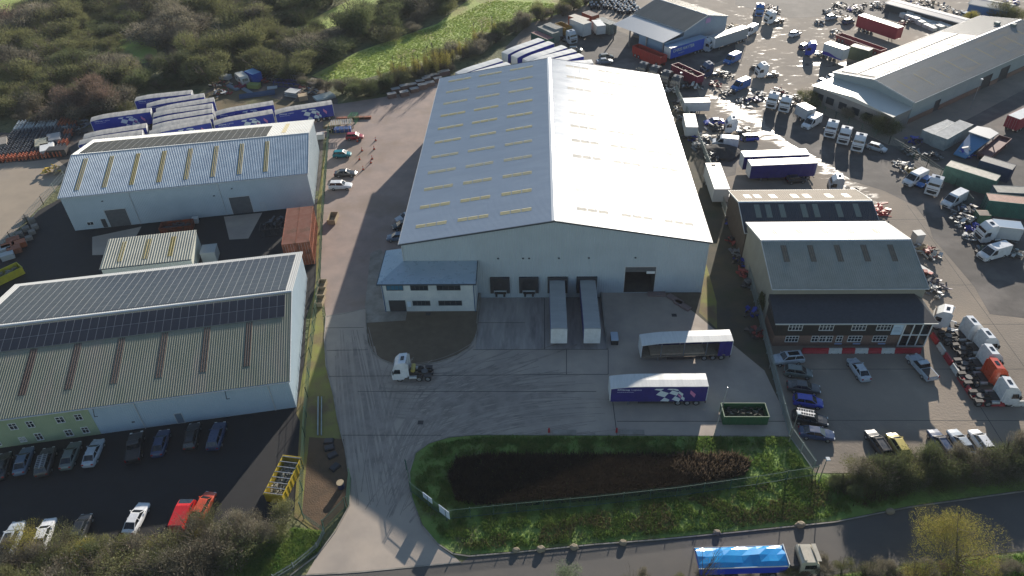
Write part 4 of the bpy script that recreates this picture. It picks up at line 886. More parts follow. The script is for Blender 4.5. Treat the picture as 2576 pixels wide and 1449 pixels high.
# ---------------------------------------------------------------- paints
P=dict(red=paint('red',(.36,.02,.03)),teal=paint('teal',(.0,.2,.24)),blk=paint('black',(.02,.022,.026)),white=paint('white',(.74,.75,.76)),sil=paint('silver',(.42,.47,.52),.28),
 dgrey=paint('dark_grey',(.05,.055,.06)),dblue=paint('dark_blue',(.025,.05,.12)),blue=paint('blue',(.02,.05,.42)),lblue=paint('slate_blue',(.1,.15,.22)),orange=paint('orange_red',(.6,.08,.03)),
 yel=paint('yellow',(.52,.42,.1)),grn=paint('olive_green_grey',(.12,.15,.14)),cream=paint('cream',(.55,.5,.4)),lred=paint('bright_red',(.5,.015,.015)),mblue=paint('mid_blue',(.03,.14,.42)),purple=paint('maroon',(.16,.02,.06)))
pr_sedan=make_car('sedan',P['sil']); pr_hatch=make_car('hatch',P['red']); pr_est=make_car('estate',P['dgrey'],rack=2); pr_4x4=make_car('suv',P['blk'],rack=7); pr_suv=make_car('suv',P['white']); pr_suv2=make_car('suv',P['sil'],sun=True)
C4=Z4
def car(pr,c,r,ra,fa,pm,label,grp,z=.8,r2=None):
    return place(pr,C4(c,r,*ra),C4(c,r if r2 is None else r2,*fa),label,'car',grp,z,P[pm])
gA='cars parked on the gravel drive'; gB='cars beside the left warehouse wall'; gC='cars parked against the left shed'; gD='cars parked along the bottom hedge'; gE='cars in the right car park'
car(pr_hatch,1,0,(905,1370),(1080,1362),'red','red car on the gravel drive, farthest of the parked row',gA)
car(pr_hatch,1,1,(785,98),(945,90),'teal','teal hatchback on the gravel drive between the red and the black car',gA)
car(pr_sedan,1,1,(795,290),(1000,282),'blk','black saloon car on the gravel drive next to the white one',gA)
car(pr_suv,1,1,(735,415),(965,410),'white','white car with dark wheels on the gravel drive, nearest of the row',gA)
car(pr_sedan,1,1,(1610,690),(1420,755),'sil','silver car half hidden by the warehouse eave, farthest of three',gB)
car(pr_hatch,1,1,(1560,790),(1385,825),'blk','black car half hidden by the warehouse eave, middle of three',gB)
car(pr_hatch,1,1,(1510,925),(1335,930),'lblue','slate blue car half hidden by the warehouse eave, nearest the annexe',gB)
car(pr_sedan,0,3,(200,370),(265,190),'lblue','blue car parked against the green clad wall of the left shed',gC)
car(pr_4x4,0,3,(430,380),(480,210),'dgrey','dark car with pale roof rack against the green clad wall',gC)
car(pr_sedan,0,3,(665,325),(745,130),'grn','grey green car with pale roof beside the silver saloon',gC)
car(pr_sedan,0,3,(885,315),(985,85),'sil','silver saloon in shade below the left shed wall',gC)
car(pr_sedan,0,3,(1585,195),(1640,10),'dblue','dark blue car alone in the middle below the pale blue wall',gC)
car(pr_est,0,3,(1910,120),(1945,-50),'blk','black car, second from the corner below the shed wall',gC)
car(pr_suv,0,3,(2145,140),(2210,-70),'dblue','dark blue car nearest the corner of the left shed',gC)
car(pr_sedan,0,3,(-10,420),(40,250),'blk','black car cut by the left edge of the photo',gC)
car(pr_suv2,0,3,(60,1190),(170,950),'sil','silver car, largest at the bottom left corner behind twigs',gD)
car(pr_sedan,0,3,(395,1130),(480,920),'white','whitish car behind bare twigs, second from the bottom left corner',gD)
car(pr_hatch,0,3,(775,1040),(845,880),'blk','dark green black car behind the bottom hedge',gD)
car(pr_sedan,0,3,(1310,970),(1420,760),'white','white car poking out above the bottom hedge',gD)
car(pr_hatch,0,3,(2000,820),(2100,640),'orange','orange red car under the twigs of the bottom hedge',gD)
car(pr_suv2,3,2,(350,690),(45,715),'sil','silver blue car with black sunroof beside the red and white barrier',gE)
car(pr_hatch,3,2,(175,815),(440,850),'grn','dark car with pale blue roof right beneath the silver one with sunroof',gE)
car(pr_sedan,3,2,(185,965),(540,1010),'dgrey','dark grey saloon between the pale roofed car and the bright blue car',gE)
car(pr_hatch,3,2,(225,1105),(590,1155),'blue','bright royal blue car in the right car park',gE)
car(pr_4x4,3,2,(250,1275),(600,1340),'blk','black car with large pale roof rack in the right car park',gE)
car(pr_sedan,3,2,(320,1430),(665,1475),'dblue','dark slate saloon nearest the lamp post in the right car park',gE)
car(pr_sedan,3,2,(985,905),(850,710),'sil','silver blue saloon parked alone in the middle of the right car park',gE)
gF='cars parked along the right hedge'
car(pr_est,3,3,(1175,200),(1050,15),'blk','black estate car, leftmost along the right hedge',gF)
car(pr_hatch,3,3,(1365,205),(1260,40),'yel','yellow car along the right hedge',gF)
car(pr_est,3,3,(1810,200),(1680,10),'dblue','dark navy car with rails between yellow and pale cars by the hedge',gF)
car(pr_sedan,3,3,(2015,185),(1890,20),'sil','silver white saloon, second from the right along the hedge',gF)
car(pr_hatch,3,3,(2215,175),(2085,0),'white','white car, rightmost along the hedge',gF)
pr_van=make_van(5.6,2.45,P['white']); pr_pick=make_van(5.2,1.7,P['sil'],'pickup_truck',True)
place(pr_pick,C4(3,2,1640,880),C4(3,2,1470,690),'silver pickup truck with striped roof next to the barrier end','pickup truck',None,.9,P['sil'])
place(make_van(4.4,1.8,P['lred']),C4(0,3,1790,890),C4(0,3,1855,730),'bright red van between twigs at the bottom hedge','van',None,1.5,P['lred'])
place(pr_pick,C4(0,3,1340,230),C4(0,3,1365,60),'near black pickup in the darkest shade by the left shed wall','pickup truck',None,.9,P['blk'])
gV='white vans parked in the haulage yard'
def van(q1,q2,pm,lab,z=2.2): place(pr_van,q1,q2,lab,'van',gV,z,P[pm])
van(C4(3,1,1600,245),C4(3,1,1400,340),'white','white panel van at the left end of the row by the green container')
van(C4(3,1,2000,450),C4(3,1,1790,560),'white','white high roof van at the right end of the row near the green container')
van(C4(3,0,545,1130),C4(3,0,360,1235),'white','pale blue white van parked nose to the wet yard beside three truck cabs')
van(Z5(2500,0,2390,450),Z5(2500,0,2080,620),'white','white van with sunlit roof standing right of the workshop')
van(Z5(2500,0,2000,1040),Z5(2500,0,1740,1160),'mblue','blue van with white glare on its roof in the middle of the wet yard')
van(Z5(2700,150,1130,800),Z5(2700,150,890,900),'mblue','blue van by the red trailer in the wet yard')
van(C4(3,1,2390,1010),C4(3,1,2210,1060),'white','white pickup like van below the big white lorry at the right edge')
van(Z5(2500,281,1900,1330),Z5(2500,281,1560,1300),'white','white van in front of the blue car next to the white box trailers')
gG='cars in the haulage yard'
def fcar(pr,q1,q2,pm,lab,z=.9): place(pr,q1,q2,lab,'car',gG,z,P[pm])
fcar(pr_sedan,Z5(2500,281,1660,970),Z5(2500,281,1320,990),'blue','blue car with bright glare beside the small white trailers')
fcar(pr_hatch,Z5(2500,281,2330,1300),Z5(2500,281,2080,1310),'blue','royal blue car right of the white van near the white box trailers')
fcar(pr_sedan,C4(2,0,870,610),C4(2,0,995,600),'lblue','slate car behind the back edge of the warehouse roof')
fcar(pr_hatch,C4(2,0,590,490),C4(2,0,685,490),'grn','grey green car at the end of the fanned trailers')
fcar(pr_hatch,C4(3,1,1630,330),C4(3,1,1520,410),'mblue','small blue car squeezed between a white van and a white lorry')
fcar(pr_hatch,C4(3,0,1960,150),C4(3,0,2040,130),'sil','silver car at the top right compound with the pale tank')
fcar(pr_sedan,C4(3,0,2060,165),C4(3,0,2180,150),'sil','pale car behind the far corner of the factory roof')
for q1,q2,pm,lab in (((1505,142),(1545,138),'dgrey','dark car right of the fanned trailers on the dark tarmac'),((1660,300),(1690,292),'sil','silver car under the warehouse corner lamp post'),((2010,120),(2040,108),'dblue','dark blue car left of the blue cab at the top'),((1985,88),(2015,78),'white','pale car behind the blue truck cab'),((2075,45),(2110,38),'sil','silver car left of the long red trailer'),((2120,55),(2150,48),'dblue','dark car between silver car and red trailer'),((2085,190),(2110,205),'white','white car at the left foot of the factory annexe'),((2060,200),(2090,215),'sil','silver car in front of the factory annexe corner'),((1870,345),(1900,340),'dgrey','dark car just behind the navy trailers'),((1985,450),(2020,447),'blk','black car hidden under the navy trailers front side'),((2195,365),(2220,372),'sil','silver car by the fence right of three truck cabs')): fcar(pr_hatch,q1,q2,pm,lab)
# far vans and lorries with glare, top of the wet yard
pr_tr=make_tractor(P['white'])
def tractor(q,deg,pm,lab,grp,z=3.7,pr=None,cat='truck'):
    x,y=G(*q,z); a=math.radians(deg); return inst(pr or pr_tr,x-math.cos(a)*1.75,y-math.sin(a)*1.75,a,lab,cat,grp,0,P[pm])
x,y=G(1010,905,3.7)
inst(pr_tr,-18.9,78.55,math.radians(181),'white truck tractor unit with yellow tank alone on the concrete yard','truck',None,0,P['white'])
gT='truck tractor units behind the red and white barrier'
for i,(q,dg,pm,lab) in enumerate([((2367,775),150,'white','white truck cab facing left at the top of the barrier row'),((2444,806),8,'white','white truck cab, second in the barrier row'),((2481,838),6,'white','white truck cab, third in the barrier row'),((2490,878),4,'white','white truck cab just above the orange cab'),((2503,914),2,'orange','orange red truck cab in the barrier row'),((2535,962),0,'white','white truck cab nearest the camera in the barrier row')]):
    o=tractor(q,dg,pm,lab,gT); o.location.x+=.7
gU='truck tractor units in the haulage yard'
for q,dg,pm,lab in [(C4(3,0,655,1235),-118,'white','white truck cab, left of three in the shade before the factory'),(C4(3,0,790,1300),-118,'white','white truck cab, middle of three in the shade before the factory'),(C4(3,0,935,1370),-118,'white','white truck cab with red lower part, right of three before the factory'),
  (C4(3,0,60,950),-118,'white','white truck cab, left of a pair by the leafy bush'),(C4(3,0,190,985),-118,'white','white truck cab, right of a pair by the leafy bush'),
  (C4(3,0,440,430),170,'blue','bright blue truck cab alone in the dazzling wet yard'),(Z5(2700,150,1440,520),190,'white','white boxy truck cab standing farthest back in the wet yard'),(C4(2,0,1970,640),200,'dblue','dark navy truck in shade behind the red trailer'),
  (C4(3,1,2230,810),188,'white','white truck cab at the right edge of the photo above the pickup'),(C4(3,1,1700,350),-125,'white','white truck cab between the vans by the green container'),(C4(2,0,1975,390),-35,'sil','grey truck cab between the blue trailer and the grey trailer'),
  (Z5(2500,281,1850,930),175,'white','white truck cab with dazzling roof beside the blue car'),(C4(3,1,700,330),170,'sil','grey truck cab by the two blue trailers'),(C4(2,0,600,320),-60,'sil','white cab of the yellow tipper lorry at the trailer fan'),(C4(2,0,2500,50),-100,'mblue','pale blue cab at the very top of the yard'),(C4(3,0,30,120),200,'white','white cab with red trailer at the top of the yard')]:
    tractor(q,dg,pm,lab,gU,z=3.5)
# yellow tank on the lone tractor is a part of it
def find(label): return [o for o in bpy.data.objects if o.get('label')==label][0]
o=find('white truck tractor unit with yellow tank alone on the concrete yard')
g=MB(); g.cyl((.0,-.95,1.45),(0,.35,1.45),.33,n=14); g.build('yellow_tank',mat('tank_yellow',(.45,.36,.1),.5),o)
# four dark lorries behind the warehouse corner
gW='row of dark lorries behind the warehouse roof corner'
for i,(x,yy) in enumerate(((1320,665),(1440,700),(1555,750),(1660,800))): tractor(C4(2,0,x,yy),-125,'dgrey',['leftmost dark lorry with glinting roof behind the warehouse corner','second dark lorry from the left behind the warehouse corner','third dark lorry from the left behind the warehouse corner','rightmost dark lorry with tall shadow behind the warehouse corner'][i],gW,z=3.)
# ---------------------------------------------------------------- curtain trailers
pr_ct=make_trailer(trailer_roof,blue_curtain); add_logo_text(pr_ct,side=1)
pr_cn=make_trailer(trailer_white,navy_curtain); add_logo_text(pr_cn,side=1)
pr_co=make_trailer(mat('trailer_roof_grey',(.36,.37,.37),.5,col2=(.3,.31,.31),scale=.6,stretch=(1.6,.3,1)),blue_curtain,logo=0,low_front=False)
def trailer(pr,left,right,lab,grp,anchor=None,z=4.0,front_left=True):
    a,b=(right,left) if front_left else (left,right)
    anc={None:None,'left':'front' if front_left else 'rear','right':'rear' if front_left else 'front'}[anchor]
    return place(pr,a,b,lab,'trailer',grp,z,None,0,13.6,anc)
gS='blue curtain sided trailers behind the left shed'
names=['first blue trailer at the back of the pile with torn white roof','second blue trailer from the back with grey roof','third grey roofed trailer from the back','fourth grey roofed trailer from the back with vent at its end','fifth grey roofed trailer from the back','sixth grey roofed trailer from the back','seventh grey roofed trailer touching the shed roof edge','leftmost blue trailer showing chequered print','grey roofed trailer below the leftmost blue one','lowest left grey roofed trailer just behind the shed ridge','middle blue trailer of the back row with pale torn roof edge','middle blue trailer of the front row with chequers and pink diamond','rightmost blue trailer with chequers and pink diamond']
lst=[((1342,988),(1942,925)),((1470,1050),(2055,958)),((1570,1098),(2150,1002)),((1535,1145),(2140,1062)),((1525,1212),(2145,1112)),((1520,1272),(2150,1172)),((1495,1328),(2120,1212)),((900,1190),(1525,1105)),((830,1362),(1480,1262)),((775,1425),(1445,1328)),((2165,1130),(2749,1035)),((2150,1225),(2740,1122)),((2762,1118),(3339,1030))]
for (l,r),nm in zip(lst,names): trailer(pr_ct,(l[0]/4,l[1]/4),(r[0]/4,r[1]/4),nm,gS,z=3.9)
gY='curtain sided trailers in the concrete yard'
trailer(pr_cn,Z4(2,2,985,935),Z4(2,2,1965,930),'navy curtain trailer with chequered print half lit in the concrete yard',gY,z=3.8)
pr_op=make_trailer(trailer_white,navy_curtain,open_side=True)
# open-sided one : local -y is the open side -> must face the camera, so the front points right; mirror by placing the rear at the left end
o=trailer(pr_op,Z4(2,2,1290,510),Z4(2,2,2215,480),'white roofed trailer with open side and drawn navy curtain at its right end',gY,z=3.8)
# docked trailers (rear in the dock, nose on the higher yard)
gK='trailers backed into the loading docks'
for x,lab in ((3.05,'left one of two grey roofed trailers backed into the docks'),(8.15,'right one of two grey roofed trailers backed into the docks')):
    inst(pr_cn if False else pr_co,x,91.3,math.radians(-90),lab,'trailer',gK,-.47,None,math.radians(-4.0)*-1 if False else math.radians(-3.9))
gX='pale roofed trailers fanned out behind the warehouse'
pr_cf=make_trailer(trailer_white,blue_curtain,logo=0)
fan=[((1142,186),(1268,147),None),((1152,196),(1280,160),'right'),(Z5(2000,0,-180,1060),Z5(2000,0,590,790),'right'),(Z5(2000,0,30,1120),Z5(2000,0,800,850),None),(Z5(2000,0,260,1190),Z5(2000,0,1060,935),None),(Z5(2000,0,350,1240),Z5(2000,0,1250,1010),'right'),(Z5(2000,0,800,1240),Z5(2000,0,1400,1105),'right'),(Z5(2000,0,1230,1270),Z5(2000,0,1620,1240),'right')]
nm=['lowest','second lowest','third','fourth','fifth','sixth','seventh','last and rightmost']
for i,(l,r,an_) in enumerate(fan): trailer(pr_cf,l,r,nm[i]+' pale roofed trailer from the left in the fan behind the warehouse',gX,an_,z=3.9)
gZ='navy trailers beside the white reefer box'
pr_cz=make_trailer(trailer_white,navy_curtain,logo=0,low_front=False)
trailer(pr_cz,(1866,387),(2034,381),'navy trailer with bright white roof, rear one of a pair right of the warehouse',gZ,z=4.0)
trailer(pr_cz,(1886,409),(2052,402),'navy trailer with bright white roof, front one of a pair right of the warehouse',gZ,z=4.0)
# blue lettered trailer by the workshop
pr_ch=make_trailer(mat('roof_pale_blue',(.2,.3,.42),.4),mat('curtain_royal',(.01,.07,.42),.45,col2=(.015,.08,.48),scale=.8),logo=0,low_front=False)
o=trailer(pr_ch,Z5(2500,0,530,960),Z5(2500,0,1310,720),'royal blue trailer lettered in pale green beside the workshop',None,z=3.9,front_left=True)
put_text(T3,o,5.9,1.31,2.55,1,1.25); put_text(T4,o,3.9,1.31,1.75,1)
trailer(make_trailer(mat('tr_grey_roof',(.25,.28,.3),.5),mat('curtain_grey',(.28,.31,.33),.5),logo=0,low_front=False),Z5(2500,0,1450,770),Z5(2500,0,1850,640),'grey trailer parked nose to tail behind the royal blue lettered one',None,'left',z=3.6)
# ---------------------------------------------------------------- boxes, containers
def between(name,pa,pb,z,W,z0,wm,rm,lab,cat,grp=None,**k):
    a=G(*pa,z);b=G(*pb,z);L=math.hypot(b[0]-a[0],b[1]-a[1]); o=box_trailer(name,L,W,z0,z,wm,rm,**k)
    o.location=((a[0]+b[0])/2,(a[1]+b[1])/2,0); o.rotation_euler=(0,0,heading(a,b)); tag(o,lab,cat,grp); return o
cw=lambda n,c,c2=None: mat('container_'+n,c,.6,col2=c2 or tuple(q*.75 for q in c),scale=1.2,rvar=.1)
white_r=mat('box_roof_white',(.72,.72,.7),.35,col2=(.6,.6,.58),scale=.8); white_w=mat('box_wall_white',(.5,.52,.53),.45,col2=(.44,.46,.47),scale=.6)
o=between('reefer_trailer',Z4(2,1,2020,190),Z4(2,1,2115,452),3.9,2.9,1.0,white_w,mat('reefer_roof',(.72,.72,.72),.3,col2=(.66,.66,.66),scale=.5,col3=(.22,.2,.2),scale3=.22),'tall white box trailer with stained roof between the warehouse and the brown unit','trailer')
g=MB(); g.rbox(-4.6,-3.9,-.4,.4,3.93,4.05,.05); g.build('roof_fan',chassis_m,o)
between('box_trailer',Z4(2,0,1730,1012),Z4(2,0,1985,1005),3.,2.5,.8,white_w,white_r,'small white box trailer lying crosswise right of the warehouse','trailer')
between('box_trailer',Z4(2,0,1782,1145),Z4(2,0,1812,1278),3.,2.6,.8,white_w,white_r,'small white box trailer pointing at the camera right of the warehouse','trailer')
gC2='shipping containers and box trailers beside the workshop'
between('shipping_container',Z4(2,0,290,260),Z4(2,0,440,330),3.2,2.5,.0,cw('greygreen',(.2,.24,.22)),cw('greyroof',(.3,.29,.25)),'grey green container with tan roof at the end of the trailer fan','container',gC2,wheels=False,rib=True)
between('shipping_container',Z4(2,0,350,235),Z4(2,0,475,285),3.6,2.5,.0,cw('palegrey',(.3,.33,.34)),cw('greyroof',(.3,.29,.25)),'pale grey container behind the tan roofed one at the trailer fan','container',gC2,wheels=False,rib=True)
between('shipping_container',Z4(2,0,225,320),Z4(2,0,390,390),2.4,2.4,.0,cw('darkgreen',(.03,.12,.09)),cw('pinkroof',(.4,.17,.15)),'low dark green container with pink roof sheet at the trailer fan','container',gC2,wheels=False,rib=True)
between('box_trailer',Z4(2,0,620,180),Z4(2,0,760,235),4.6,3.,1.,white_w,cw('greyroof',(.3,.29,.25)),'large white box body with grey roof behind the yellow tipper','trailer',gC2)
between('box_trailer',Z4(2,0,600,150),Z4(2,0,750,200),4.2,2.6,1.,cw('rust',(.32,.08,.04)),cw('greyroof2',(.33,.31,.26)),'rust red box body with tan roof directly behind the large white one','trailer',gC2)
between('shipping_container',Z4(2,0,740,115),Z4(2,0,840,155),3.2,2.8,.0,cw('rust',(.32,.08,.04)),cw('rustroof',(.25,.2,.17)),'rust red container standing farthest from the camera left of the workshop','container',gC2,wheels=False,rib=True)
between('tank_box',Z4(2,0,845,200),Z4(2,0,900,260),3.4,2.6,.9,white_w,white_w,'narrow white box trailer standing upright left of the canopy','trailer',gC2)
between('shipping_container',Z4(2,0,880,180),Z4(2,0,1020,240),3.,2.6,.0,cw('sage',(.25,.29,.27)),cw('sageroof',(.27,.3,.28)),'sage grey container touching the workshop canopy','container',gC2,wheels=False,rib=True)
# tipper bodies
def open_body(pa,pb,z,W,m,lab,z0=1.0,fill=None,cat='tipper trailer',name='tipper_trailer'):
    a=G(*pa,z);b=G(*pb,z);L=math.hypot(b[0]-a[0],b[1]-a[1]); o=make_skip(name,L,W,z,m,fill,z0=z0)
    ch=MB(); ch.box(-L/2,L/2,-.5,-.3,.7,z0); ch.box(-L/2,L/2,.3,.5,.7,z0); ch.build('chassis',chassis_m,o)
    for x in (-L/2+1.2,-L/2+2.5,L/2-1.5):
        for s in (1,-1): wheel(o,x,s*(W/2-.3),.48,.38)
    o.location=((a[0]+b[0])/2,(a[1]+b[1])/2,0); o.rotation_euler=(0,0,heading(a,b)); tag(o,lab,cat); return o
redp=mat('red_body',(.38,.03,.02),.55,col2=(.3,.03,.02),scale=1.5)
open_body(Z4(2,0,1245,450),Z4(2,0,1530,565),2.9,2.5,redp,'bright red open tipper trailer under the workshop canopy edge')
open_body(Z4(2,0,1640,640),Z4(2,0,1900,760),2.9,2.4,mat('maroon_body',(.2,.02,.05),.5),'maroon open trailer with ladder rack behind the warehouse corner',fill=chassis_m)
open_body(Z4(2,0,465,225),Z4(2,0,570,275),3.2,2.4,mat('tipper_yellow',(.35,.22,.05),.6,col2=(.28,.17,.05),scale=1),'yellow ochre tipper body at the trailer fan')
open_body(Z5(3000,0,1430,680),Z5(3000,0,2330,1000),1.6,2.6,mat('flatbed_red',(.3,.06,.06),.6),'long low red flatbed trailer beside the factory roof',fill=None,z0=.9)
between('box_trailer',Z5(3000,0,1880,290),Z5(3000,0,2676,550),4.2,2.6,1.,mat('box_red',(.3,.02,.04),.5,col2=(.26,.02,.03),scale=.8),white_r,'long bright red box trailer with dazzling white roof at the upper right','trailer')
between('box_trailer',Z5(3000,0,1200,850),Z5(3000,0,1590,980),4.,2.6,1.,white_w,white_r,'white box lorry with purple blue wave near the factory roof','lorry',stripe=mat('wave_purple',(.05,.03,.3),.5))
between('shipping_container',Z5(3000,0,1700,900),Z5(3000,0,2080,1000),3.4,2.5,.0,cw('olive',(.06,.085,.05)),cw('oliveroof',(.3,.3,.25)),'dark olive container next to the wave striped lorry','container',wheels=False,rib=True)
# right-hand compound
Q=lambda x,y:Z5(3500,400,x,y); Q2=lambda x,y:Z5(3500,681,x,y)
between('shipping_container',Q(1060,1220),Q2(2060,80),3.4,2.8,.0,cw('sea_green',(.09,.2,.15)),cw('creamroof',(.5,.46,.38)),'long sea green container with cream roof along the right boundary','container',wheels=False,rib=True)
between('shipping_container',Q(1740,1120),Q(2380,1310),3.,2.6,.0,cw('navy',(.02,.04,.1)),cw('greyroof3',(.24,.23,.22)),'navy blue container with grey weathered roof at the right edge','container',wheels=False,rib=True)
between('shipping_container',Q2(1850,450),Q2(2900,560),3.2,2.8,.0,cw('teal',(.02,.12,.1)),cw('salmon',(.4,.2,.14)),'dark teal container with salmon pink roof at the right edge','container',wheels=False,rib=True)
between('shipping_container',Q2(2000,290),Q2(2900,330),3.2,2.6,.0,cw('bluegrey',(.1,.14,.17)),cw('greyroof',(.3,.29,.25)),'blue grey container behind the salmon roofed one at the right edge','container',wheels=False,rib=True)
between('shipping_container',Q2(1720,720),Q2(1800,830),2.2,2.0,.0,cw('green2',(.03,.1,.06)),cw('tanroof',(.4,.3,.22)),'short dark green box with tan lid below the teal container','container',wheels=False,rib=True)
gR='stacks of pale corrugated sheets'
between('sheet_stack',Q(680,610),Q(1180,400),2.6,3.4,.0,cw('asb',(.3,.34,.35)),cw('asbroof',(.5,.51,.5)),'left stack of pale corrugated sheets before the factory wall','sheet stack',gR,wheels=False,rib=True,doors=False)
between('sheet_stack',Q(900,690),Q(1420,400),2.8,3.0,.0,cw('asb',(.3,.34,.35)),cw('asbroof',(.5,.51,.5)),'right stack of pale corrugated sheets before the factory wall','sheet stack',gR,wheels=False,rib=True,doors=False)
open_body(Q(1780,1050),Q(2200,690),1.6,2.6,mat('flatbed_maroon',(.14,.05,.05),.65),'empty maroon flatbed trailer at the right edge of the yard')
o=between('box_trailer',Q(2380,300),Q(2900,60),3.6,2.8,.9,mat('box_red',(.3,.02,.04),.5),white_r,'red sided trailer with white roof cut by the right edge','trailer')
# big white lorry at the right edge, white 7.5 t box near vans
between('lorry_box',Z4(3,1,2280,790),Z4(3,1,2560,820),3.4,2.5,1.,white_w,mat('lorry_roof_blue',(.2,.3,.42),.4),'big white box lorry in shade at the right edge','lorry')
between('lorry_box',C4(3,0,330,1040),C4(3,0,440,1100),3.2,2.4,.9,white_w,white_r,'white box lorry body with glaring rubble on its roof beside the caravan like van','lorry')
# hopper structure
hp=empty('hopper',*G(*Q(1450,1000),0)); tag(hp,'pale blue sloping steel hopper with grey top in the right compound','hopper'); hp.rotation_euler=(0,0,math.radians(40))
g=MB(); g.loft([[(-4,-1.3,.3),(3,-1.3,.3),(3,1.3,.3),(-4,1.3,.3)],[(-4,-1.3,.6),(4.5,-2.2,3.0),(4.5,2.2,3.0),(-4,1.3,.6)]]); g.build('chute',mat('hopper_blue',(.07,.2,.36),.5),hp)
g=MB(); g.loft([[(2.5,-2.3,3.0),(6.5,-2.3,3.0),(7.5,0,3.0),(6.5,2.3,3.0),(2.5,2.3,3.0)],[(2.5,-2.3,3.2),(6.5,-2.3,3.2),(7.5,0,3.2),(6.5,2.3,3.2),(2.5,2.3,3.2)]]); g.build('lid',mat('hopper_grey',(.4,.4,.4),.5),hp)
g=MB(); [g.box(x-.1,x+.1,y-.1,y+.1,0,3) for x in (3,6) for y in (-1.8,1.8)]; g.build('leg',steel,hp)
# red shipping containers, two side by side, stacked two high
gN='rusty red containers stacked at the compound fence'
for i in range(2):
    for j in range(2):
        o=box_trailer('shipping_container',12.0,2.38,j*2.5+.02,j*2.5+2.48,rust,mat('rusty_roof',(.27,.1,.06),.8,col2=(.33,.15,.1),scale=.6,col3=(.16,.09,.05),scale3=.35),wheels=False,rib=True)
        u=Vector((math.cos(rA),math.sin(rA))); n=Vector((-u.y,u.x)); c=Vector((-44.2,112.4))+u*(i*2.42-1.21)
        o.location=(c.x,c.y,0); o.rotation_euler=(0,0,rA+math.pi/2)
        tag(o,('left' if i==0 else 'right')+(' lower' if j==0 else ' upper')+' rusty red container of the double stack beside the left shed','container',gN)
# skips
def skip(q,z,deg,L,W,Hh,m,lab,fill=None,**k):
    x,y=G(*q,z); o=make_skip('skip',L,W,Hh,m,fill,**k); o.location=(x,y,0); o.rotation_euler=(0,0,math.radians(deg)); tag(o,lab,'skip'); return o
rub=mat('mixed_rubbish',(.3,.27,.22),.8,col2=(.1,.12,.08),scale=4,col3=(.45,.42,.38),scale3=3)
skip((1874,1031),1.8,0,6.1,2.5,1.8,mat('skip_green',(.02,.09,.035),.5,col2=(.03,.11,.045),scale=1),'large green open skip at the edge of the concrete yard',mat('dark_skip_load',(.09,.08,.06),.85,col2=(.05,.05,.04),scale=3,col3=(.2,.18,.15),scale3=2))
skip((443,564),1.4,10.4,6.0,2.4,1.5,mat('skip_orange',(.3,.06,.02),.6,col2=(.12,.05,.03),scale=1.2),'rusty orange skip of scrap against the left shed wall',mat('dark_scrap',(.07,.06,.06),.8,col2=(.14,.12,.12),scale=5))
skip((712,1198),1.5,82,6.2,2.5,1.7,mat('skip_yellow',(.5,.36,.02),.55,col2=(.42,.3,.03),scale=1.2),'yellow skip with pale cross bars beside the boundary fence',rub,bars=True)
skip((6,688),1.4,52,6.0,2.4,1.6,mat('skip_yellow2',(.48,.42,.02),.55,col2=(.38,.33,.03),scale=1.2),'bright yellow skip at the left edge of the photo',rub)
# blue tipper truck on the road
tt=empty('tipper_lorry',*G(1890,1418,1.0)); tt.rotation_euler=(0,0,math.radians(2.5)); tag(tt,'tipper lorry with shiny blue covered body driving on the public road','lorry')
tt.location=(24.7,47.4,0)
bl=mat('tipper_blue',(.01,.05,.5),.35,coat=.5); sheet=mat('cover_blue',(.02,.28,.6),.22,coat=.6,col2=(.015,.22,.55),scale=.9)
g=MB(); g.loft([[(-6.6,-1.25,1.2),(3.0,-1.25,1.2),(3.2,-1.28,2.4),(3.2,-1.28,2.62),(-6.9,-1.28,2.62)],[(-6.6,1.25,1.2),(3.0,1.25,1.2),(3.2,1.28,2.4),(3.2,1.28,2.62),(-6.9,1.28,2.62)]]); g.build('tipper_body',bl,tt)
g=MB(); n=10
g.loft([[(x,-1.3,2.63),(x,-.8,2.85+.1*math.sin(x*1.1)),(x,0,2.98+.1*math.cos(x*1.7)),(x,.8,2.85+.1*math.sin(x*1.5)),(x,1.3,2.63)] for x in [-6.85+i for i in range(11)]]); g.build('load_cover',sheet,tt)
g=MB(); g.box(-6.95,3.25,-1.33,-1.29,2.5,2.68); g.box(-6.95,3.25,1.29,1.33,2.5,2.68); g.box(3.2,3.3,-1.3,1.3,2.3,2.95); g.build('rim_rail',whitep,tt)
g=MB(); g.box(-6.5,6.2,-.5,-.3,.8,1.15); g.box(-6.5,6.2,.3,.5,.8,1.15); g.build('chassis',chassis_m,tt)
g=MB(); g.loft([[(x,y*(1. if z<2.3 else .93),z) for x,z in ((6.9,.5),(7.0,1.6),(6.75,2.5),(6.3,2.95),(4.9,3.0),(4.7,2.9),(4.7,.9),(5.3,.85))] for y in (-1.24,1.24)]); g.build('cab',P['cream'],tt)
g=MB(); g.poly([(7.03,-1.1,1.65),(7.03,1.1,1.65),(6.82,1.02,2.45),(6.82,-1.02,2.45)]); g.build('windscreen',glass,tt)
g=MB(); g.box(6.4,6.9,-1.1,1.1,3.0,3.1); g.box(5.0,5.3,-1.,1.,3.02,3.2); g.build('sun_visor',P['cream'],tt)
g=MB(); g.box(3.6,4.6,-1.1,1.1,1.0,2.3); g.build('equipment_rack',chassis_m,tt)
for s in (1,-1):
    g=MB(); q=[(5.2,s*1.26,1.7),(6.6,s*1.26,1.7),(6.45,s*1.2,2.4),(5.2,s*1.2,2.4)]; g.poly(q if s<0 else q[::-1]); g.build('side_window',glass,tt)
    for x in (-5.2,-3.9,-2.6,1.8,5.9): wheel(tt,x,s*1.0,.5,.4)
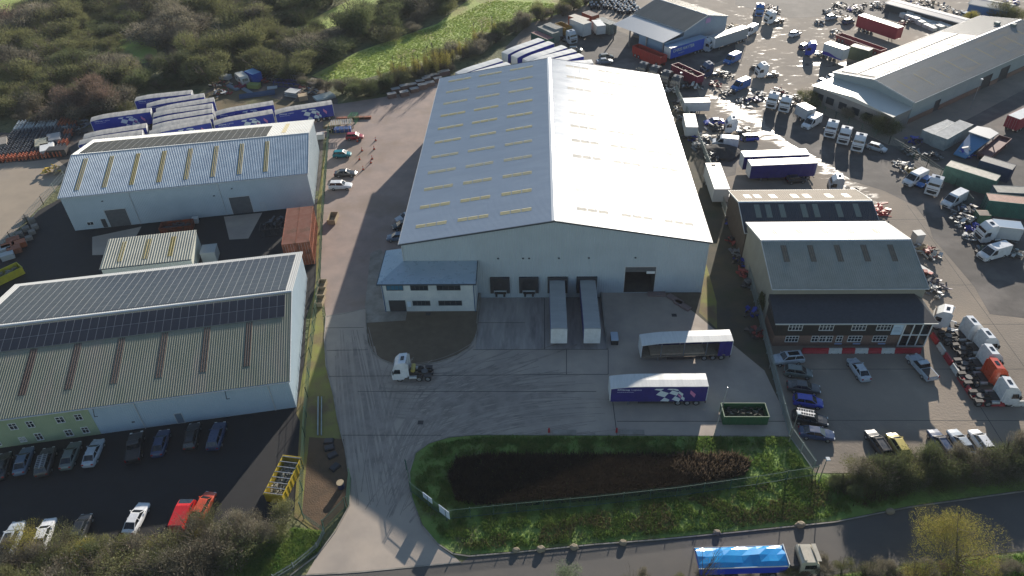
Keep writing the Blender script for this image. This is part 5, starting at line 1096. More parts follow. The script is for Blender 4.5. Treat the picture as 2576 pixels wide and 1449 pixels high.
# ---------------------------------------------------------------- fences, gates
pal_m=mat('palisade_green',(.04,.095,.07),.5,col2=(.05,.11,.08),scale=1)
pal_g=mat('palisade_galvanised',(.3,.35,.34),.5,.3,col2=(.24,.28,.27),scale=1)
def fence(pts,label,m,Hh=2.4,sp=.155,pw=.036,post=2.75,name='palisade_fence',rail=True,z=0.,mesh=False):
    root=empty(name,*pts[0]); tag(root,label,'fence'); ox,oy=pts[0]
    pale=MB();rl=MB();po=MB()
    for a,b in zip(pts[:-1],pts[1:]):
        A=Vector((a[0]-ox,a[1]-oy,z));B=Vector((b[0]-ox,b[1]-oy,z)); d=(B-A);L=d.length;d/=L; n=Vector((-d.y,d.x,0))
        k=int(L/sp)
        for i in range(k):
            c=A+d*(i+.5)*sp; q=[c-d*pw/2+Vector((0,0,.05)),c+d*pw/2+Vector((0,0,.05)),c+d*pw/2+Vector((0,0,Hh-.1)),c+Vector((0,0,Hh)),c-d*pw/2+Vector((0,0,Hh-.1))]
            o_=len(pale.v); pale.v+=[tuple(p+n*.012) for p in q]+[tuple(p-n*.012) for p in q]; pale.f+=[(o_,o_+1,o_+2,o_+3,o_+4),(o_+9,o_+8,o_+7,o_+6,o_+5),(o_,o_+5,o_+6,o_+1),(o_+1,o_+6,o_+7,o_+2),(o_+4,o_+9,o_+5,o_)]; pale.m+=[0]*5
        for h in (.35,Hh-.4): rl.beam(A-n*.05+Vector((0,0,h)),B-n*.05+Vector((0,0,h)),.05,.06)
        kk=max(1,int(L/post))
        for i in range(kk+1): c=A+d*L*i/kk-n*.1; po.box(c.x-.05,c.x+.05,c.y-.05,c.y+.05,0,Hh-.15)
    pale.build('pales',m,root); rl.build('rail',m,root); po.build('post',m,root); return root
def mfence(pts,label,m,Hh=2.2,sp=.4,post=3.,name='mesh_fence',wires=5):
    root=empty(name,*pts[0]); tag(root,label,'fence'); ox,oy=pts[0]; w=MB();po=MB()
    for a,b in zip(pts[:-1],pts[1:]):
        A=Vector((a[0]-ox,a[1]-oy,0));B=Vector((b[0]-ox,b[1]-oy,0));d=B-A;L=d.length;d/=L
        for i in range(wires): h=.1+(Hh-.2)*i/(wires-1); w.beam(A+Vector((0,0,h)),B+Vector((0,0,h)),.025,.03)
        for i in range(int(L/sp)): c=A+d*(i+.5)*sp; w.box(c.x-.012,c.x+.012,c.y-.012,c.y+.012,.1,Hh-.1)
        kk=max(1,int(L/post))
        for i in range(kk+1): c=A+d*L*i/kk; po.box(c.x-.05,c.x+.05,c.y-.05,c.y+.05,0,Hh)
    w.build('mesh_panel',m,root); po.build('post',m,root); return root
mfence(gp((829,330),(820,450),(812,560),(806,700),(795,800),(783,900),(774,1000),(768,1100),(764,1180),(760,1290)),'long green mesh boundary fence left of the gravel drive',pal_m)
fence(gp((1690,215),(1745,330),(1790,440),(1825,545),(1868,650),(1898,760),(1930,890),(1955,990),(1985,1098),(2045,1185)),'pale palisade fence between the warehouse and the haulage estate',pal_g)
fence(gp((1125,1308),(1300,1290),(1500,1272),(1700,1250),(1900,1222),(2050,1197)),'long green palisade fence across the grass island',pal_m)
fence(gp((1038,1240),(1125,1308)),'short green palisade fence with two white signs beside the entrance',pal_m)
fence(gp((1025,1182),(1036,1238)),'green gate leaf folded back on the right of the entrance',pal_m,name='gate_leaf')
fence(gp((884,1205),(878,1275)),'green gate leaf folded back on the left of the entrance',pal_m,name='gate_leaf')
fence(gp((872,1280),(818,1335)),'short green palisade fence left of the entrance',pal_m)
mfence(gp((765,1305),(815,1338)),'low mesh fence between hedge and entrance',pal_m,1.2)
fence(gp((818,1342),(800,1380),(740,1430),(690,1460)),'palisade fence running to the bottom edge beside the drive mouth',pal_g,1.3)
mfence(gp((2020,262),(2100,300),(2235,362),(2330,420),(2400,470),(2440,520)),'dark green fence in front of the factory annexe',pal_m,2.,name='mesh_fence')
mfence(gp((165,450),(110,515),(70,560),(30,605),(-10,650)),'thin post and wire fence along the sunlit concrete road',pal_g,2.0,.6,4.,'wire_fence',4)
mfence(gp((2460,640),(2520,640),(2600,660)),'green site fence in shade at the right edge',pal_m,2.)
sgn=mat('sign_white',(.62,.68,.75),.4,col2=(.56,.62,.7),scale=3)
for q1,q2,lab in ((Z4(1,3,1620,655),Z4(1,3,1730,755),'smaller white sign board on the green entrance fence'),(Z4(1,3,1790,770),Z4(1,3,1912,890),'larger white sign board on the green entrance fence')):
    a=Vector(G(1038,1240));b=Vector(G(1125,1308)); d=(b-a).normalized()
    t0,t1=[(Vector(G(uu_,vv_,1.8))-a).dot(d) for uu_,vv_ in (((1049,1258),(1076,1272)) if 'smaller' in lab else ((1091,1288),(1122,1303)))]; m_=(a+d*(t0+t1)/2); hl=(t1-t0)/2; n=Vector((-d.y,d.x)); n=-n if n.y>0 else n
    o=empty('sign_board',m_.x+n.x*.1,m_.y+n.y*.1,0,math.atan2(d.y,d.x)); tag(o,lab,'sign')
    h=1.0 if 'smaller' in lab else 1.5
    g=MB(); g.box(-hl,hl,-.03,.03,2.35-h,2.35); g.build('panel',sgn,o)
    g=MB(); 
    for k in range(4): g.box(-hl*.75,hl*(.7-.15*(k%3)),-.045,-.032,2.35-h+.15+h*.2*k,2.35-h+.15+h*.2*k+.05)
    g.build('printed_lines',mat('print_blue',(.2,.3,.5),.5),o)
# barrier blocks
rb=mat('barrier_red',(.42,.02,.035),.5,col2=(.34,.02,.03),scale=2); wb=mat('barrier_white',(.6,.6,.56),.5,col2=(.5,.5,.47),scale=2)
def barrier_block(L,m):
    root=empty('barrier_block'); g=MB(); g.loft([[(x,-.3,0),(x,-.3,.15),(x,-.14,.45),(x,-.12,.85),(x,.12,.85),(x,.14,.45),(x,.3,.15),(x,.3,0)] for x in (-L/2,L/2)]); g.build('block',m,root)
    g=MB(); g.box(-L*.3,-L*.2,-.301,.301,0,.08); g.box(L*.2,L*.3,-.301,.301,0,.08); g.build('fork_slot',black,root); return root
pb_r=barrier_block(2.38,rb); pb_w=barrier_block(2.38,wb); gb='red and white barrier blocks'
ordn=['first','second','third','fourth','fifth','sixth','seventh','eighth','ninth','tenth']
for i,c in enumerate('rrwrwrwrr' ):
    if i<9: inst(pb_r if c=='r' else pb_w,40.9+i*1.98+.3,83.6,0,ordn[i]+' barrier block from the left in front of the slate roofed office ('+('red' if c=='r' else 'white')+')','barrier',gb).scale=(.82,1,1)
a=Vector((61.2,87.4));b=Vector((61.6,73.8)); 
for i,c in enumerate('rwrwrr'):
    p_=a+(b-a)*(i+.5)/6; inst(pb_r if c=='r' else pb_w,p_.x,p_.y,math.radians(-88),ordn[i]+' barrier block from the top in the line beside the truck cabs ('+('red' if c=='r' else 'white')+')','barrier',gb)
for i,c in enumerate('rrw'): inst(pb_r if c=='r' else pb_w,62.9+i*2.1,72.9,0,ordn[i]+' barrier block of the short bottom line near the cabs ('+('red' if c=='r' else 'white')+')','barrier',gb).scale=(.87,1,1)
# cones
cone_m=mat('cone_orange',(.6,.08,.02),.5); 
def mk_cone():
    r=empty('traffic_cone'); g=MB(); g.cyl((0,0,.04),(0,0,.95),.2,.04,12); g.build('cone',cone_m,r); g=MB(); g.box(-.26,.26,-.26,.26,0,.04); g.build('base',black,r); g=MB(); g.cyl((0,0,.45),(0,0,.62),.132,.104,12,False); g.v=[(x*1.06,y*1.06,z) for x,y,z in g.v]; g.build('reflective_band',white_print,r); return r
pc=mk_cone()
for i,(r,x,y) in enumerate(((0,1205,1415),(1,1190,52),(1,1068,68),(1,1170,150),(1,1042,157),(1,1157,190),(1,1080,258),(0,1022,1425))):
    p_=G(*Z4(1,r,x,y)); inst(pc,p_[0],p_[1],0,['orange cone right of the red car','orange cone right of the teal car, the far one','small dark cone left of the far orange one','orange cone level with the gap between teal and black car','dark cone near the teal car tail','faint orange cone between two others','orange cone right of the black saloon','cone at the rear wheel of the red car'][i],'cone','orange cones on the gravel drive')
# wooden boxes
def crate(q,deg,L,W,Hh,m,lab,cat='crate',grp=None,z=0,openn=True,name='wooden_crate'):
    x,y=G(*q,z); r=empty(name,x,y,0,math.radians(deg)); tag(r,lab,cat,grp); g=MB(); t=.06
    for a in (-1,1): g.box(-L/2,L/2,a*(W/2)-t/2,a*(W/2)+t/2,.1,Hh); g.box(a*L/2-t/2,a*L/2+t/2,-W/2+t/2+.002,W/2-t/2-.002,.1,Hh-.01)
    g.build('side_boards',m,r); g=MB(); g.box(-L/2+t,L/2-t,-W/2+t,W/2-t,.1,.16) if openn else g.box(-L/2-.02,L/2+.02,-W/2-.04,W/2+.04,Hh,Hh+.05); g.build('base_boards' if openn else 'lid',m,r)
    g=MB(); [g.box(-L/2,L/2,y_-.05,y_+.05,0,.1) for y_ in (-W/2+.1,0,W/2-.1)]; g.build('pallet_feet',m,r); return r
tan=mat('planed_timber',(.4,.32,.2),.8,col2=(.32,.25,.16),scale=3)
crate((839,555),88,3.0,1.5,1.1,tan,'tall open timber crate alone on the gravel drive')
for i,(u,v) in enumerate(((811,722),(809,742),(806,762))): crate((u,v),88,2.2,1.3,.9,tan,['far','middle','near'][i]+' timber crate of three lined up beside the boundary fence',grp='timber crates by the boundary fence')
pcr=None
grc='low stone like boxes lined up behind the gravel drive'
cr_m=mat('box_brown',(.17,.11,.09),.8,col2=(.12,.08,.07),scale=2); cr_l=mat('box_lid_grey',(.25,.25,.24),.6,col2=(.3,.3,.3),scale=2)
i=0
for (x,y) in ((1365,948),(1490,932),(1592,890),(1672,862),(1405,900),(1490,872),(1570,845),(1650,808),(1712,785),(1750,830),(1830,790),(1800,745),(1870,725),(1905,720),(1740,760)):
    p_=G(*Z4(1,0,x,y),.9); 
    if pcr is None:
        pcr=empty('lidded_crate'); g=MB(); g.box(-1.1,1.1,-.65,.65,0,1.1); g.build('box',cr_m,pcr); g=MB(); g.box(-1.15,1.15,-.7,.7,1.1,1.18); g.build('lid',cr_l,pcr)
    inst(pcr,p_[0],p_[1],math.radians(24+R.uniform(-3,3)),'brown crate with grey lid, '+ ['1st','2nd','3rd','4th','5th','6th','7th','8th','9th','10th','11th','12th','13th','14th','15th'][i]+' crate under the saplings','crate',grc).scale=(1,1,R.uniform(.75,1.2)); i+=1
# lamp posts / poles
def pole(q0,h,lab,name='lamp_post',arm=True,r=.07,lean=(0,0),cat='lamp post'):
    x,y=G(*q0); o=empty(name,x,y); tag(o,lab,cat); g=MB(); g.cyl((0,0,0),(lean[0],lean[1],h),r,r*.7,8); g.build('pole',steel,o)
    if arm: g=MB(); g.rbox(lean[0]-.25,lean[0]+.25,lean[1]-.45,lean[1]+.1,h,h+.16,.04); g.build('lamp_head',mat('lamp_head_grey',(.5,.52,.53),.4),o)
    return o
pole((1985,1112),6.0,'grey lamp post at the corner of the right car park')
pole((1795,1100),7.5,'leaning pale pole beside the green skip','leaning_pole',False,lean=(1.2,2.2),cat='pole')
pole((1935,928),2.2,'short post at the yard edge near the silver car with sunroof','marker_post',False,cat='post')
pole(Z5(2500,281,760,560),7.,'thin tall lamp post behind the small white trailers')
pole((2058,1215),5.,'lamp post by the bottom end of the palisade fence')
pole(Z5(2700,150,1080,230),4.,'slim white post near the white van in the wet yard','white_post',False,cat='post')
pole((2440,275),7.5,'thin lamp post in the right compound')
# boulders on the verge
st=mat('boulder_stone',(.26,.215,.15),.85,col2=(.28,.23,.16),scale=2,bump=.03,bscale=6)
def boulder(q,s,lab,grp):
    x,y=G(*q); g=MB(); rr=random.Random(int(q[0])); rings=[]
    for k,(z,f) in enumerate(((0,.9),(.35,1),(.75,.85),(.95,.5))): rings.append([(math.cos(a)*f*s*rr.uniform(.8,1.1),math.sin(a)*f*s*.7*rr.uniform(.8,1.1),z*s*1.1) for a in [i*math.pi/5 for i in range(10)]])
    g.loft(rings); o=g.build('boulder',st); o.location=(x,y,0); tag(o,lab,'boulder',grp)
for i,(c,x,y) in enumerate(((2,40,1200),(2,290,1190),(2,625,1170),(2,1115,1125),(2,2060,1020),(3,320,945),(3,1225,810))): boulder(Z4(c,3,x,y),.5+.04*(i*3%4),['first boulder from the left on the road verge','second boulder from the left on the road verge','third boulder from the left, sunlit, on the road verge','fourth boulder, grey, on the road verge','tan boulder on the verge above the blue tipper lorry','boulder on the verge above the lorry cab','round tan boulder in the dark verge left of the yellow tree'][i],'boulders along the road verge')
# beams, barrels and small stuff by the entrance
g=MB(); a=Vector((*G(801,1000),.12)); b=Vector((*G(800,1096),.12)); g.beam(a,b,.18,.25); g.beam(a+Vector((.5,0,0)),b+Vector((.5,0,0)),.14,.22); tag(g.build('steel_beams',pal_g),'pair of long pale steel beams lying beside the entrance drive','beams')
x,y=G(*Z4(1,3,860,560)); o=empty('cable_drum',x,y); tag(o,'blue barrel with round timber lid on the bare soil','barrel'); g=MB(); g.cyl((0,0,0),(0,0,1.0),.42,.42,14); g.build('barrel',mat('barrel_blue',(.02,.03,.09),.5),o); g=MB(); g.cyl((0,0,1.0),(0,0,1.08),.5,.5,14); g.build('lid',tan,o)
for i,(xx,yy) in enumerate(((735,100),(740,165),(770,240),(795,360))):
    x,y=G(*Z4(1,3,xx,yy)); g=MB(); g.loft([[(-.7,-.5,0),(.7,-.5,0),(.7,.5,0),(-.7,.5,0)],[(-.6,-.4,.35),(.6,-.4,.4),(.55,.4,.38),(-.6,.4,.3)]]); o=g.build('cover_sheet',mat('dark_plastic',(.02,.022,.03),.5)); o.location=(x,y,0); o.rotation_euler=(0,0,.3*i); tag(o,['top','second','third','lowest'][i]+' dark folded sheet on the bare soil by the entrance','sheet','dark folded sheets on the bare soil')
x,y=G(*Z5(1850,1030,0,0)) if False else (11.7,88.4); o=empty('storage_bin',11.8,86.3); tag(o,'pale blue lidded plastic bin next to the docked trailer','bin'); g=MB(); g.rbox(-.55,.55,-1.0,1.0,0,.9,.06); g.build('body',chassis_m,o); g=MB(); g.rbox(-.58,.58,-1.0,1.0,.9,1.05,.08); g.build('lid',mat('bin_blue',(.4,.47,.55),.5),o)
for i,(q,dg) in enumerate(((Z4(2,2,1455,68),0),(Z4(2,2,1640,120),-48),(Z4(2,2,1715,180),-48))): 
    x,y=G(*q); g=MB(); g.box(-1.5,1.5,-.5,.5,.02,.35); o=g.build('kerb_block',mat('block_pink',(.25,.17,.15),.8,col2=(.2,.15,.14),scale=3)); o.location=(x,y,0); o.rotation_euler=(0,0,math.radians(dg)); tag(o,['brownish concrete block beside the open roller door','pale concrete block on the diagonal kerb line','brown concrete block at the end of the diagonal kerb line'][i],'block','concrete blocks by the warehouse front')
for i,(u,v) in enumerate(((1381,1087),(1551,1087))): 
    x,y=G(u,v); o=empty('red_marker',x,y); tag(o,['left','right'][i]+' small red marker post on the island kerb','marker'); g=MB(); g.cyl((0,0,0),(0,0,.8),.16,.12,10); g.build('post',mat('marker_red',(.4,.02,.03),.5),o); g=MB(); g.box(.4,3.8,-.5,.3,0,.16); g.build('plate',g_path,o)
# tidy pallet and gas bottle yard at the left edge
pal=mat('pallet_grey_wood',(.22,.2,.18),.85,col2=(.3,.27,.23),scale=3)
def stack(x,y,dg,n,m,lab,grp,name='pallet_stack'):
    o=empty(name,x,y,0,math.radians(dg)); tag(o,lab,'pallet stack',grp)
    for k in range(n):
        g=MB(); z=k*.145
        for j in range(6): g.box(-.6,.6,-.5+j*.18,-.38+j*.18,z+.11,z+.14)
        for yy in (-.45,0,.4): g.box(-.6,.6,yy-.04,yy+.06,z+.0,z+.109)
        g.build('pallet',m,o)
    return o
i=0
for (x,y,n,mm) in ((270,760,6,pal),(330,790,7,pal),(360,850,6,pal),(330,900,5,pal),(270,870,6,pal),(210,930,7,pal),(170,960,6,pal),(300,960,5,pal),(240,1010,4,pal)):
    p_=G(*Z4(0,1,x,y)); stack(p_[0],p_[1],35,n,mm,['highest','second','third','fourth','fifth','sixth','seventh','eighth','ninth'][i]+' grey pallet stack down the wire fence of the left compound','grey pallet stacks by the wire fence'); i+=1
gcb='gas bottle cages in the depot at the left edge'
bm_=mat('bottle_pale',(.5,.54,.56),.4); bo=mat('bottle_orange',(.45,.13,.06),.5); bd=mat('bottle_dark',(.05,.06,.08),.5,col2=(.12,.13,.15),scale=4)
def cage(m):
    o=empty('bottle_cage'); g=MB()
    for a in (-.75,0,.75):
        for b in (-.75,0,.75): g.cyl((a,b,.12),(a,b,1.1),.2,.2,8); g.cyl((a,b,1.1),(a,b,1.32),.19,.08,8)
    g.build('gas_bottles',m,o); g=MB(); g.box(-1.05,1.05,-1.05,1.05,0,.1)
    for s in (-1.05,1.0): g.box(s,s+.04,-1.05,1.05,.85,.9); g.box(-1.05,1.05,s,s+.04,.9,.95)
    g.build('cage_frame',chassis_m,o); return o
cg={'p':cage(bm_),'o':cage(bo),'d':cage(bd)}
a=Vector(G(*Z5(0,400,420,600)));b=Vector(G(*Z5(0,400,820,560)));c=Vector(G(*Z5(0,400,190,960)))
ex=(b-a).normalized(); ey=(c-a).normalized(); k=0
for j in range(8):
    for i in range(6):
        p_=Vector(G(*Z5(0,400,470,480)))+ex*i*2.5+ey*j*2.6
        t='p' if (j<2 and i<4) else ('o' if (j<2 or i>4 and j<6 and j%2) or j==7 else 'd')
        inst(cg[t],p_.x,p_.y,math.atan2(ex.y,ex.x),{'p':'cage of white gas bottles','o':'cage of orange gas bottles','d':'cage of dark gas bottles'}[t]+', '+ordn[i]+' from left in the '+ordn[j]+' depot row','bottle cage',gcb)
for i,(x,y,m,lab) in enumerate(((50,900,pal,'pale timber stack at the left edge beside the bottle depot'),(1000,1000,mat('white_slabs',(.7,.7,.68),.6),'tall white slab stack right of the bottle depot'),(900,900,mat('buff_slabs',(.42,.4,.3),.7),'buff sheet stack behind the white slabs'),(1130,800,mat('tank_frames',(.3,.3,.3),.6),'grey rack with a white edge right of the bottle depot'))):
    p_=G(*Z5(0,400,x,y)); o=empty('slab_stack',p_[0],p_[1],0,math.radians(28)); tag(o,lab,'slab stack','stacks beside the bottle depot')
    for kk in range(6): g=MB(); w_=R.uniform(-.15,.15); g.box(-1.4+w_,1.4+w_,-2.+w_,2.+w_,.04+kk*.26,.24+kk*.26); g.build('slab',m,o)
# scrap and stores behind the left shed
def junk(name,q,kind,deg,dim,m,lab,cat,grp=None):
    x,y=G(*q); L,W,h=dim; o=empty(name,x,y,0,math.radians(deg)); tag(o,lab,cat,grp)
    if kind=='sheets':
        rr=random.Random(int(q[0]))
        for k in range(5): g=MB(); a=rr.uniform(-.25,.25); g.loft([[(-L/2,-W/2+a,.02+k*h/5),(L/2,-W/2+a,.05+k*h/5),(L/2,W/2+a,.03+k*h/5),(-L/2,W/2+a,.06+k*h/5)],[(-L/2,-W/2+a,.07+k*h/5),(L/2,-W/2+a,.1+k*h/5),(L/2,W/2+a,.08+k*h/5),(-L/2,W/2+a,.11+k*h/5)]]); g.build('sheet',m,o)
    elif kind=='pipes':
        g=MB()
        for k in range(9): y_=-W/2+W*(k%5)/4+ (W/8 if k>4 else 0); z=.15+(k//5)*.3; g.cyl((-L/2,y_,z),(L/2,y_,z),.15,n=8)
        g.build('pipes',m,o)
    elif kind=='box':
        g=MB(); g.rbox(-L/2,L/2,-W/2,W/2,.08,h,.05); g.build('body',m,o); g=MB(); g.box(-L/2-.04,L/2+.04,-W/2-.04,W/2+.04,h,h+.05); g.build('lid',m,o)
    elif kind=='heap':
        rr=random.Random(int(q[0]*7)); g=MB()
        for k in range(26):
            a=rr.uniform(0,6.28);r_=rr.random()**.6; X=math.cos(a)*r_*L/2;Y=math.sin(a)*r_*W/2;z=rr.uniform(.05,h*(1-r_*.7)+.1); v=Vector((rr.uniform(-1,1),rr.uniform(-1,1),rr.uniform(-.4,.4))).normalized()*rr.uniform(.3,.8)
            g.mi=k%len(m); g.beam(Vector((X,Y,z))-v,Vector((X,Y,z))+v,rr.uniform(.1,.7),rr.uniform(.05,.25))
        g.build('scrap_pieces',list(m),o)
    elif kind=='frame':
        g=MB()
        for k in range(6): x_=-L/2+L*k/5; g.beam((x_,-W/2,h),(x_,W/2,h),.08,.08); g.beam((x_,-W/2,0),(x_,-W/2,h),.08,.08); g.beam((x_,W/2,0),(x_,W/2,h),.08,.08)
        for y_ in (-W/2,W/2): g.beam((-L/2,y_,h),(L/2,y_,h),.1,.1); g.beam((-L/2,y_,.1),(L/2,y_,.1),.1,.1)
        g.build('frame',m,o)
    return o
J=lambda x,y:Z5(850,240,x,y)
jm=[mat('scrap_white',(.5,.5,.48),.6),mat('scrap_red',(.3,.06,.05),.6),mat('scrap_grey',(.2,.21,.22),.6,.3),mat('scrap_tan',(.4,.3,.18),.8),chassis_m]
# blue container, caravan
o=between('shipping_container',J(620,165),J(780,240),2.9,2.6,.0,mat('blue_cont',(.015,.07,.32),.5),mat('blue_cont_roof',(.12,.25,.42),.5),'royal blue container with pale blue ribbed roof at the scrub edge','container',wheels=False,rib=True)
cv=empty('caravan',*G(*J(520,440))); cv.rotation_euler=(0,0,math.radians(-52)); tag(cv,'old cream touring caravan in front of the blue container','caravan')
g=MB(); g.loft([[(x,y,z) for x,z in ((-2.4,.5),(-2.6,1.3),(-2.3,2.3),(-1.9,2.6),(1.9,2.6),(2.3,2.2),(2.6,1.3),(2.4,.5))] for y in (-1.1,1.1)]); g.build('body',mat('caravan_cream',(.52,.51,.45),.5,col2=(.42,.42,.38),scale=1.4),cv)
for s in (1,-1):
    for x0_,x1_ in ((-1.7,-.9),(.5,1.5)): g=MB(); g.box(x0_,x1_,s*1.11-.01,s*1.11+.01,1.35,1.9); g.build('window',glass,cv)
    wheel(cv,0,s*.95,.33,.2)
g=MB(); g.box(2.585,2.62,-.7,.7,1.3,1.3) if False else g.poly([(2.57,-.8,1.4),(2.57,.8,1.4),(2.38,.7,2.1),(2.38,-.7,2.1)]); g.build('front_window',glass,cv)
g=MB(); g.beam((2.4,.4,.5),(3.6,0,.5),.08,.08); g.beam((2.4,-.4,.5),(3.6,0,.5),.08,.08); g.build('drawbar',chassis_m,cv)
items=[('skip_box',(745,530),'box',-10,(3.2,1.8,1.1),mat('olive_tank',(.2,.24,.06),.6),'olive yellow lidded tank below the blue container','tank'),
('girder_bundle',(800,680),'pipes',18,(9.,2.2,.6),mat('girder_blue',(.06,.1,.17),.5,.3),'long bundle of dark blue steel sections on the sandy grass','steel bundle'),
('steel_frame',(1430,490),'frame',-14,(7.5,2.2,1.2),mat('frame_blue',(.02,.03,.2),.5),'dark blue steel frame trailer with cross bars in the scrap yard','steel frame'),
('steel_frame',(1600,360),'frame',-15,(4,2.,1.5),steel,'grey tangled frame near the hedge of the scrap yard','steel frame'),
('scrap_heap',(100,660),'heap',0,(5,4,1.6),jm,'scrap heap with white bags left of the caravan','scrap heap'),
('scrap_heap',(60,480),'heap',0,(6,4,1.2),jm,'low scrap heap of boards at the left end of the scrap yard','scrap heap'),
('scrap_heap',(1730,630),'heap',0,(6,4,2.2),[jm[1],jm[2],jm[1],jm[3]],'rust red scrap heap in the middle of the sandy yard','scrap heap'),
('scrap_heap',(1900,640),'heap',0,(4,3,2.),[jm[0],jm[2],jm[3]],'pale scrap heap with tan box right of the rust red heap','scrap heap'),
('board_stack',(1530,690),'sheets',-20,(3.4,2.6,1.6),jm[0],'leaning stack of pale boards left of the rust red heap','board stack'),
('board_stack',(2150,740),'sheets',38,(5,3,.7),mat('glass_sheets',(.4,.45,.42),.35),'pale striped sheets right behind the rightmost blue trailer','board stack'),
('tan_bin',(1730,770),'box',20,(2.2,2.,1.3),jm[3],'tan bin in front of the rust red scrap heap','bin'),
('flat_roof_box',(1960,520),'box',-25,(3.6,3.,1.7),mat('brown_box',(.22,.18,.14),.8),'brown flat topped box shed in the scrap yard','box shed'),
('door_leaf_sheet',(1100,535),'sheets',15,(2.6,1.6,.15),jm[0],'single pale sheet lying in the scrap yard','sheet'),
('machine_frame',(1050,370),'frame',-20,(5,2.2,.9),steel,'grey machine frame right of the blue container','steel frame'),
('red_machine',(460,530),'heap',0,(3,2,1.),[jm[1],mat('scrap_magenta',(.25,.03,.1),.6)],'crimson scrap machine in front of the caravan','machine'),
('grey_trolley',(170,350),'box',-15,(3,1.8,1.),mat('dull_white',(.4,.42,.42),.6),'grey white covered trailer left of the caravan','trailer'),
('plank_bundle',(310,540),'sheets',-40,(5,1.,.4),mat('plank_grey',(.2,.24,.28),.7),'grey planks lying below the caravan','planks'),
('plank_bundle',(600,610),'sheets',-45,(5,.7,.3),mat('plank_grey',(.2,.24,.28),.7),'narrow grey planks between the tank and the blue steel bundle','planks'),
('red_forklift',(950,420),'heap',0,(2,1.6,1.4),[jm[1],chassis_m],'small red machine between blue container and grey frame','machine')]
for nm_,q,kd,dg,dim,m,lab,cat in items: junk(nm_,J(*q),kd,dg,dim,m,lab,cat)
# shelter and green frame on the gravel drive
o=junk('shelter_frame',Z4(1,0,875,1320),'frame',8,(5.,2.6,2.3),tan,'timber shelter frame with slatted grey roof beside the red car','shelter')
g=MB()
for k in range(12): g.box(-2.5+k*.42,-2.3+k*.42,-1.4,1.4,2.36,2.42)
g.build('roof_slats',cr_l,o); g=MB(); g.rbox(-2,2,-.9,.9,.05,.9,.1); g.build('blue_tarpaulin',mat('tarp_blue',(.03,.08,.25),.5),o)
junk('timber_pallet',Z4(1,0,770,1265),'sheets',8,(4.2,2.6,.5),mat('buff_board',(.3,.24,.14),.8),'buff board stack left of the slatted shelter','board stack')
junk('steel_beam',Z4(1,0,985,1195),'sheets',3,(8.5,.8,.5),rust,'long rusty steel beam lying behind the slatted shelter','steel beam')
junk('lifting_frame',Z4(1,0,985,1225),'frame',80,(2.6,1.6,1.8),mat('frame_green',(.05,.2,.09),.5),'small green lifting frame beside the rusty beam','frame')
junk('green_heap',Z4(1,0,790,1320),'heap',0,(3.5,2.5,.8),[mat('netting_green',(.02,.1,.05),.7),jm[4]],'heap of dark green netting left of the slatted shelter','heap')
junk('white_tank',Z4(1,0,655,1395),'box',10,(1.6,1.3,1.3),jm[0],'small white tank at the corner of the left shed','tank')
# items in the left compound
junk('air_unit',Z4(0,1,1975,790),'box',10,(1.1,1.,1.1),jm[0],'white box beside the orange skip at the left shed','box')
junk('cabin_box',Z4(0,1,2130,1150),'box',10,(2.6,2.8,2.2),mat('cabin_grey',(.3,.33,.33),.6),'grey cabin box beside the small cream shed','cabin')
junk('dark_rack',Z4(1,1,190,890),'frame',10,(5,2.4,1.6),chassis_m,'black storage rack in deep shade left of the red containers','rack')
junk('dark_rack',Z4(1,1,230,800),'heap',10,(5,3,1.6),[chassis_m,mat('dim_grey',(.1,.11,.12),.7)],'dark heap behind the storage rack left of the red containers','heap')
for i,(x,y) in enumerate(((100,1060),(150,1000),(60,1090),(210,1030),(160,1090),(90,1150))):
    junk('orange_bin',Z4(0,1,x,y),'box',35,(2.2,1.5,1.1),[mat('bin_orange',(.35,.09,.03),.6),rust,mat('bin_white_net',(.4,.42,.42),.7)][i%3 if i<5 else 2],['first','second','third','fourth','fifth','sixth'][i]+' low bin down the left compound fence above the yellow skip','bin','low bins along the left compound fence')
junk('yellow_heap',Z4(0,1,540,285),'heap',0,(5,4,2.),[mat('digger_yellow',(.5,.33,.03),.5),jm[3]],'heap of yellow and pinkish pipes beside the left shed corner','heap')
junk('dark_van_frame',Z4(0,1,600,105),'box',5,(4.2,2.,1.6),chassis_m,'black covered machine with white edge near the left shed corner','machine')
junk('flue_group',Z4(1,1,330,1080),'pipes',10,(1.6,1.6,.6),steel,'metal ducts beside the left front shed roof corner','ducts')
for i,(q,m) in enumerate(((Z5(0,400,1560,470),chassis_m),(Z5(0,400,1700,470),jm[2]),(Z5(0,400,1370,620),jm[2]),(Z5(0,400,1560,630),chassis_m))):
    junk('scrap_vehicle',q,'heap',0,(4.5,3,1.8),[m,jm[2],chassis_m],['dark axle heap left of the leftmost blue trailer','grey green net heap touching the leftmost blue trailer','pale flat machine between bottle depot and trailers','black machine heap below the grey green net heap'][i],'heap','machinery heaps between depot and trailers')
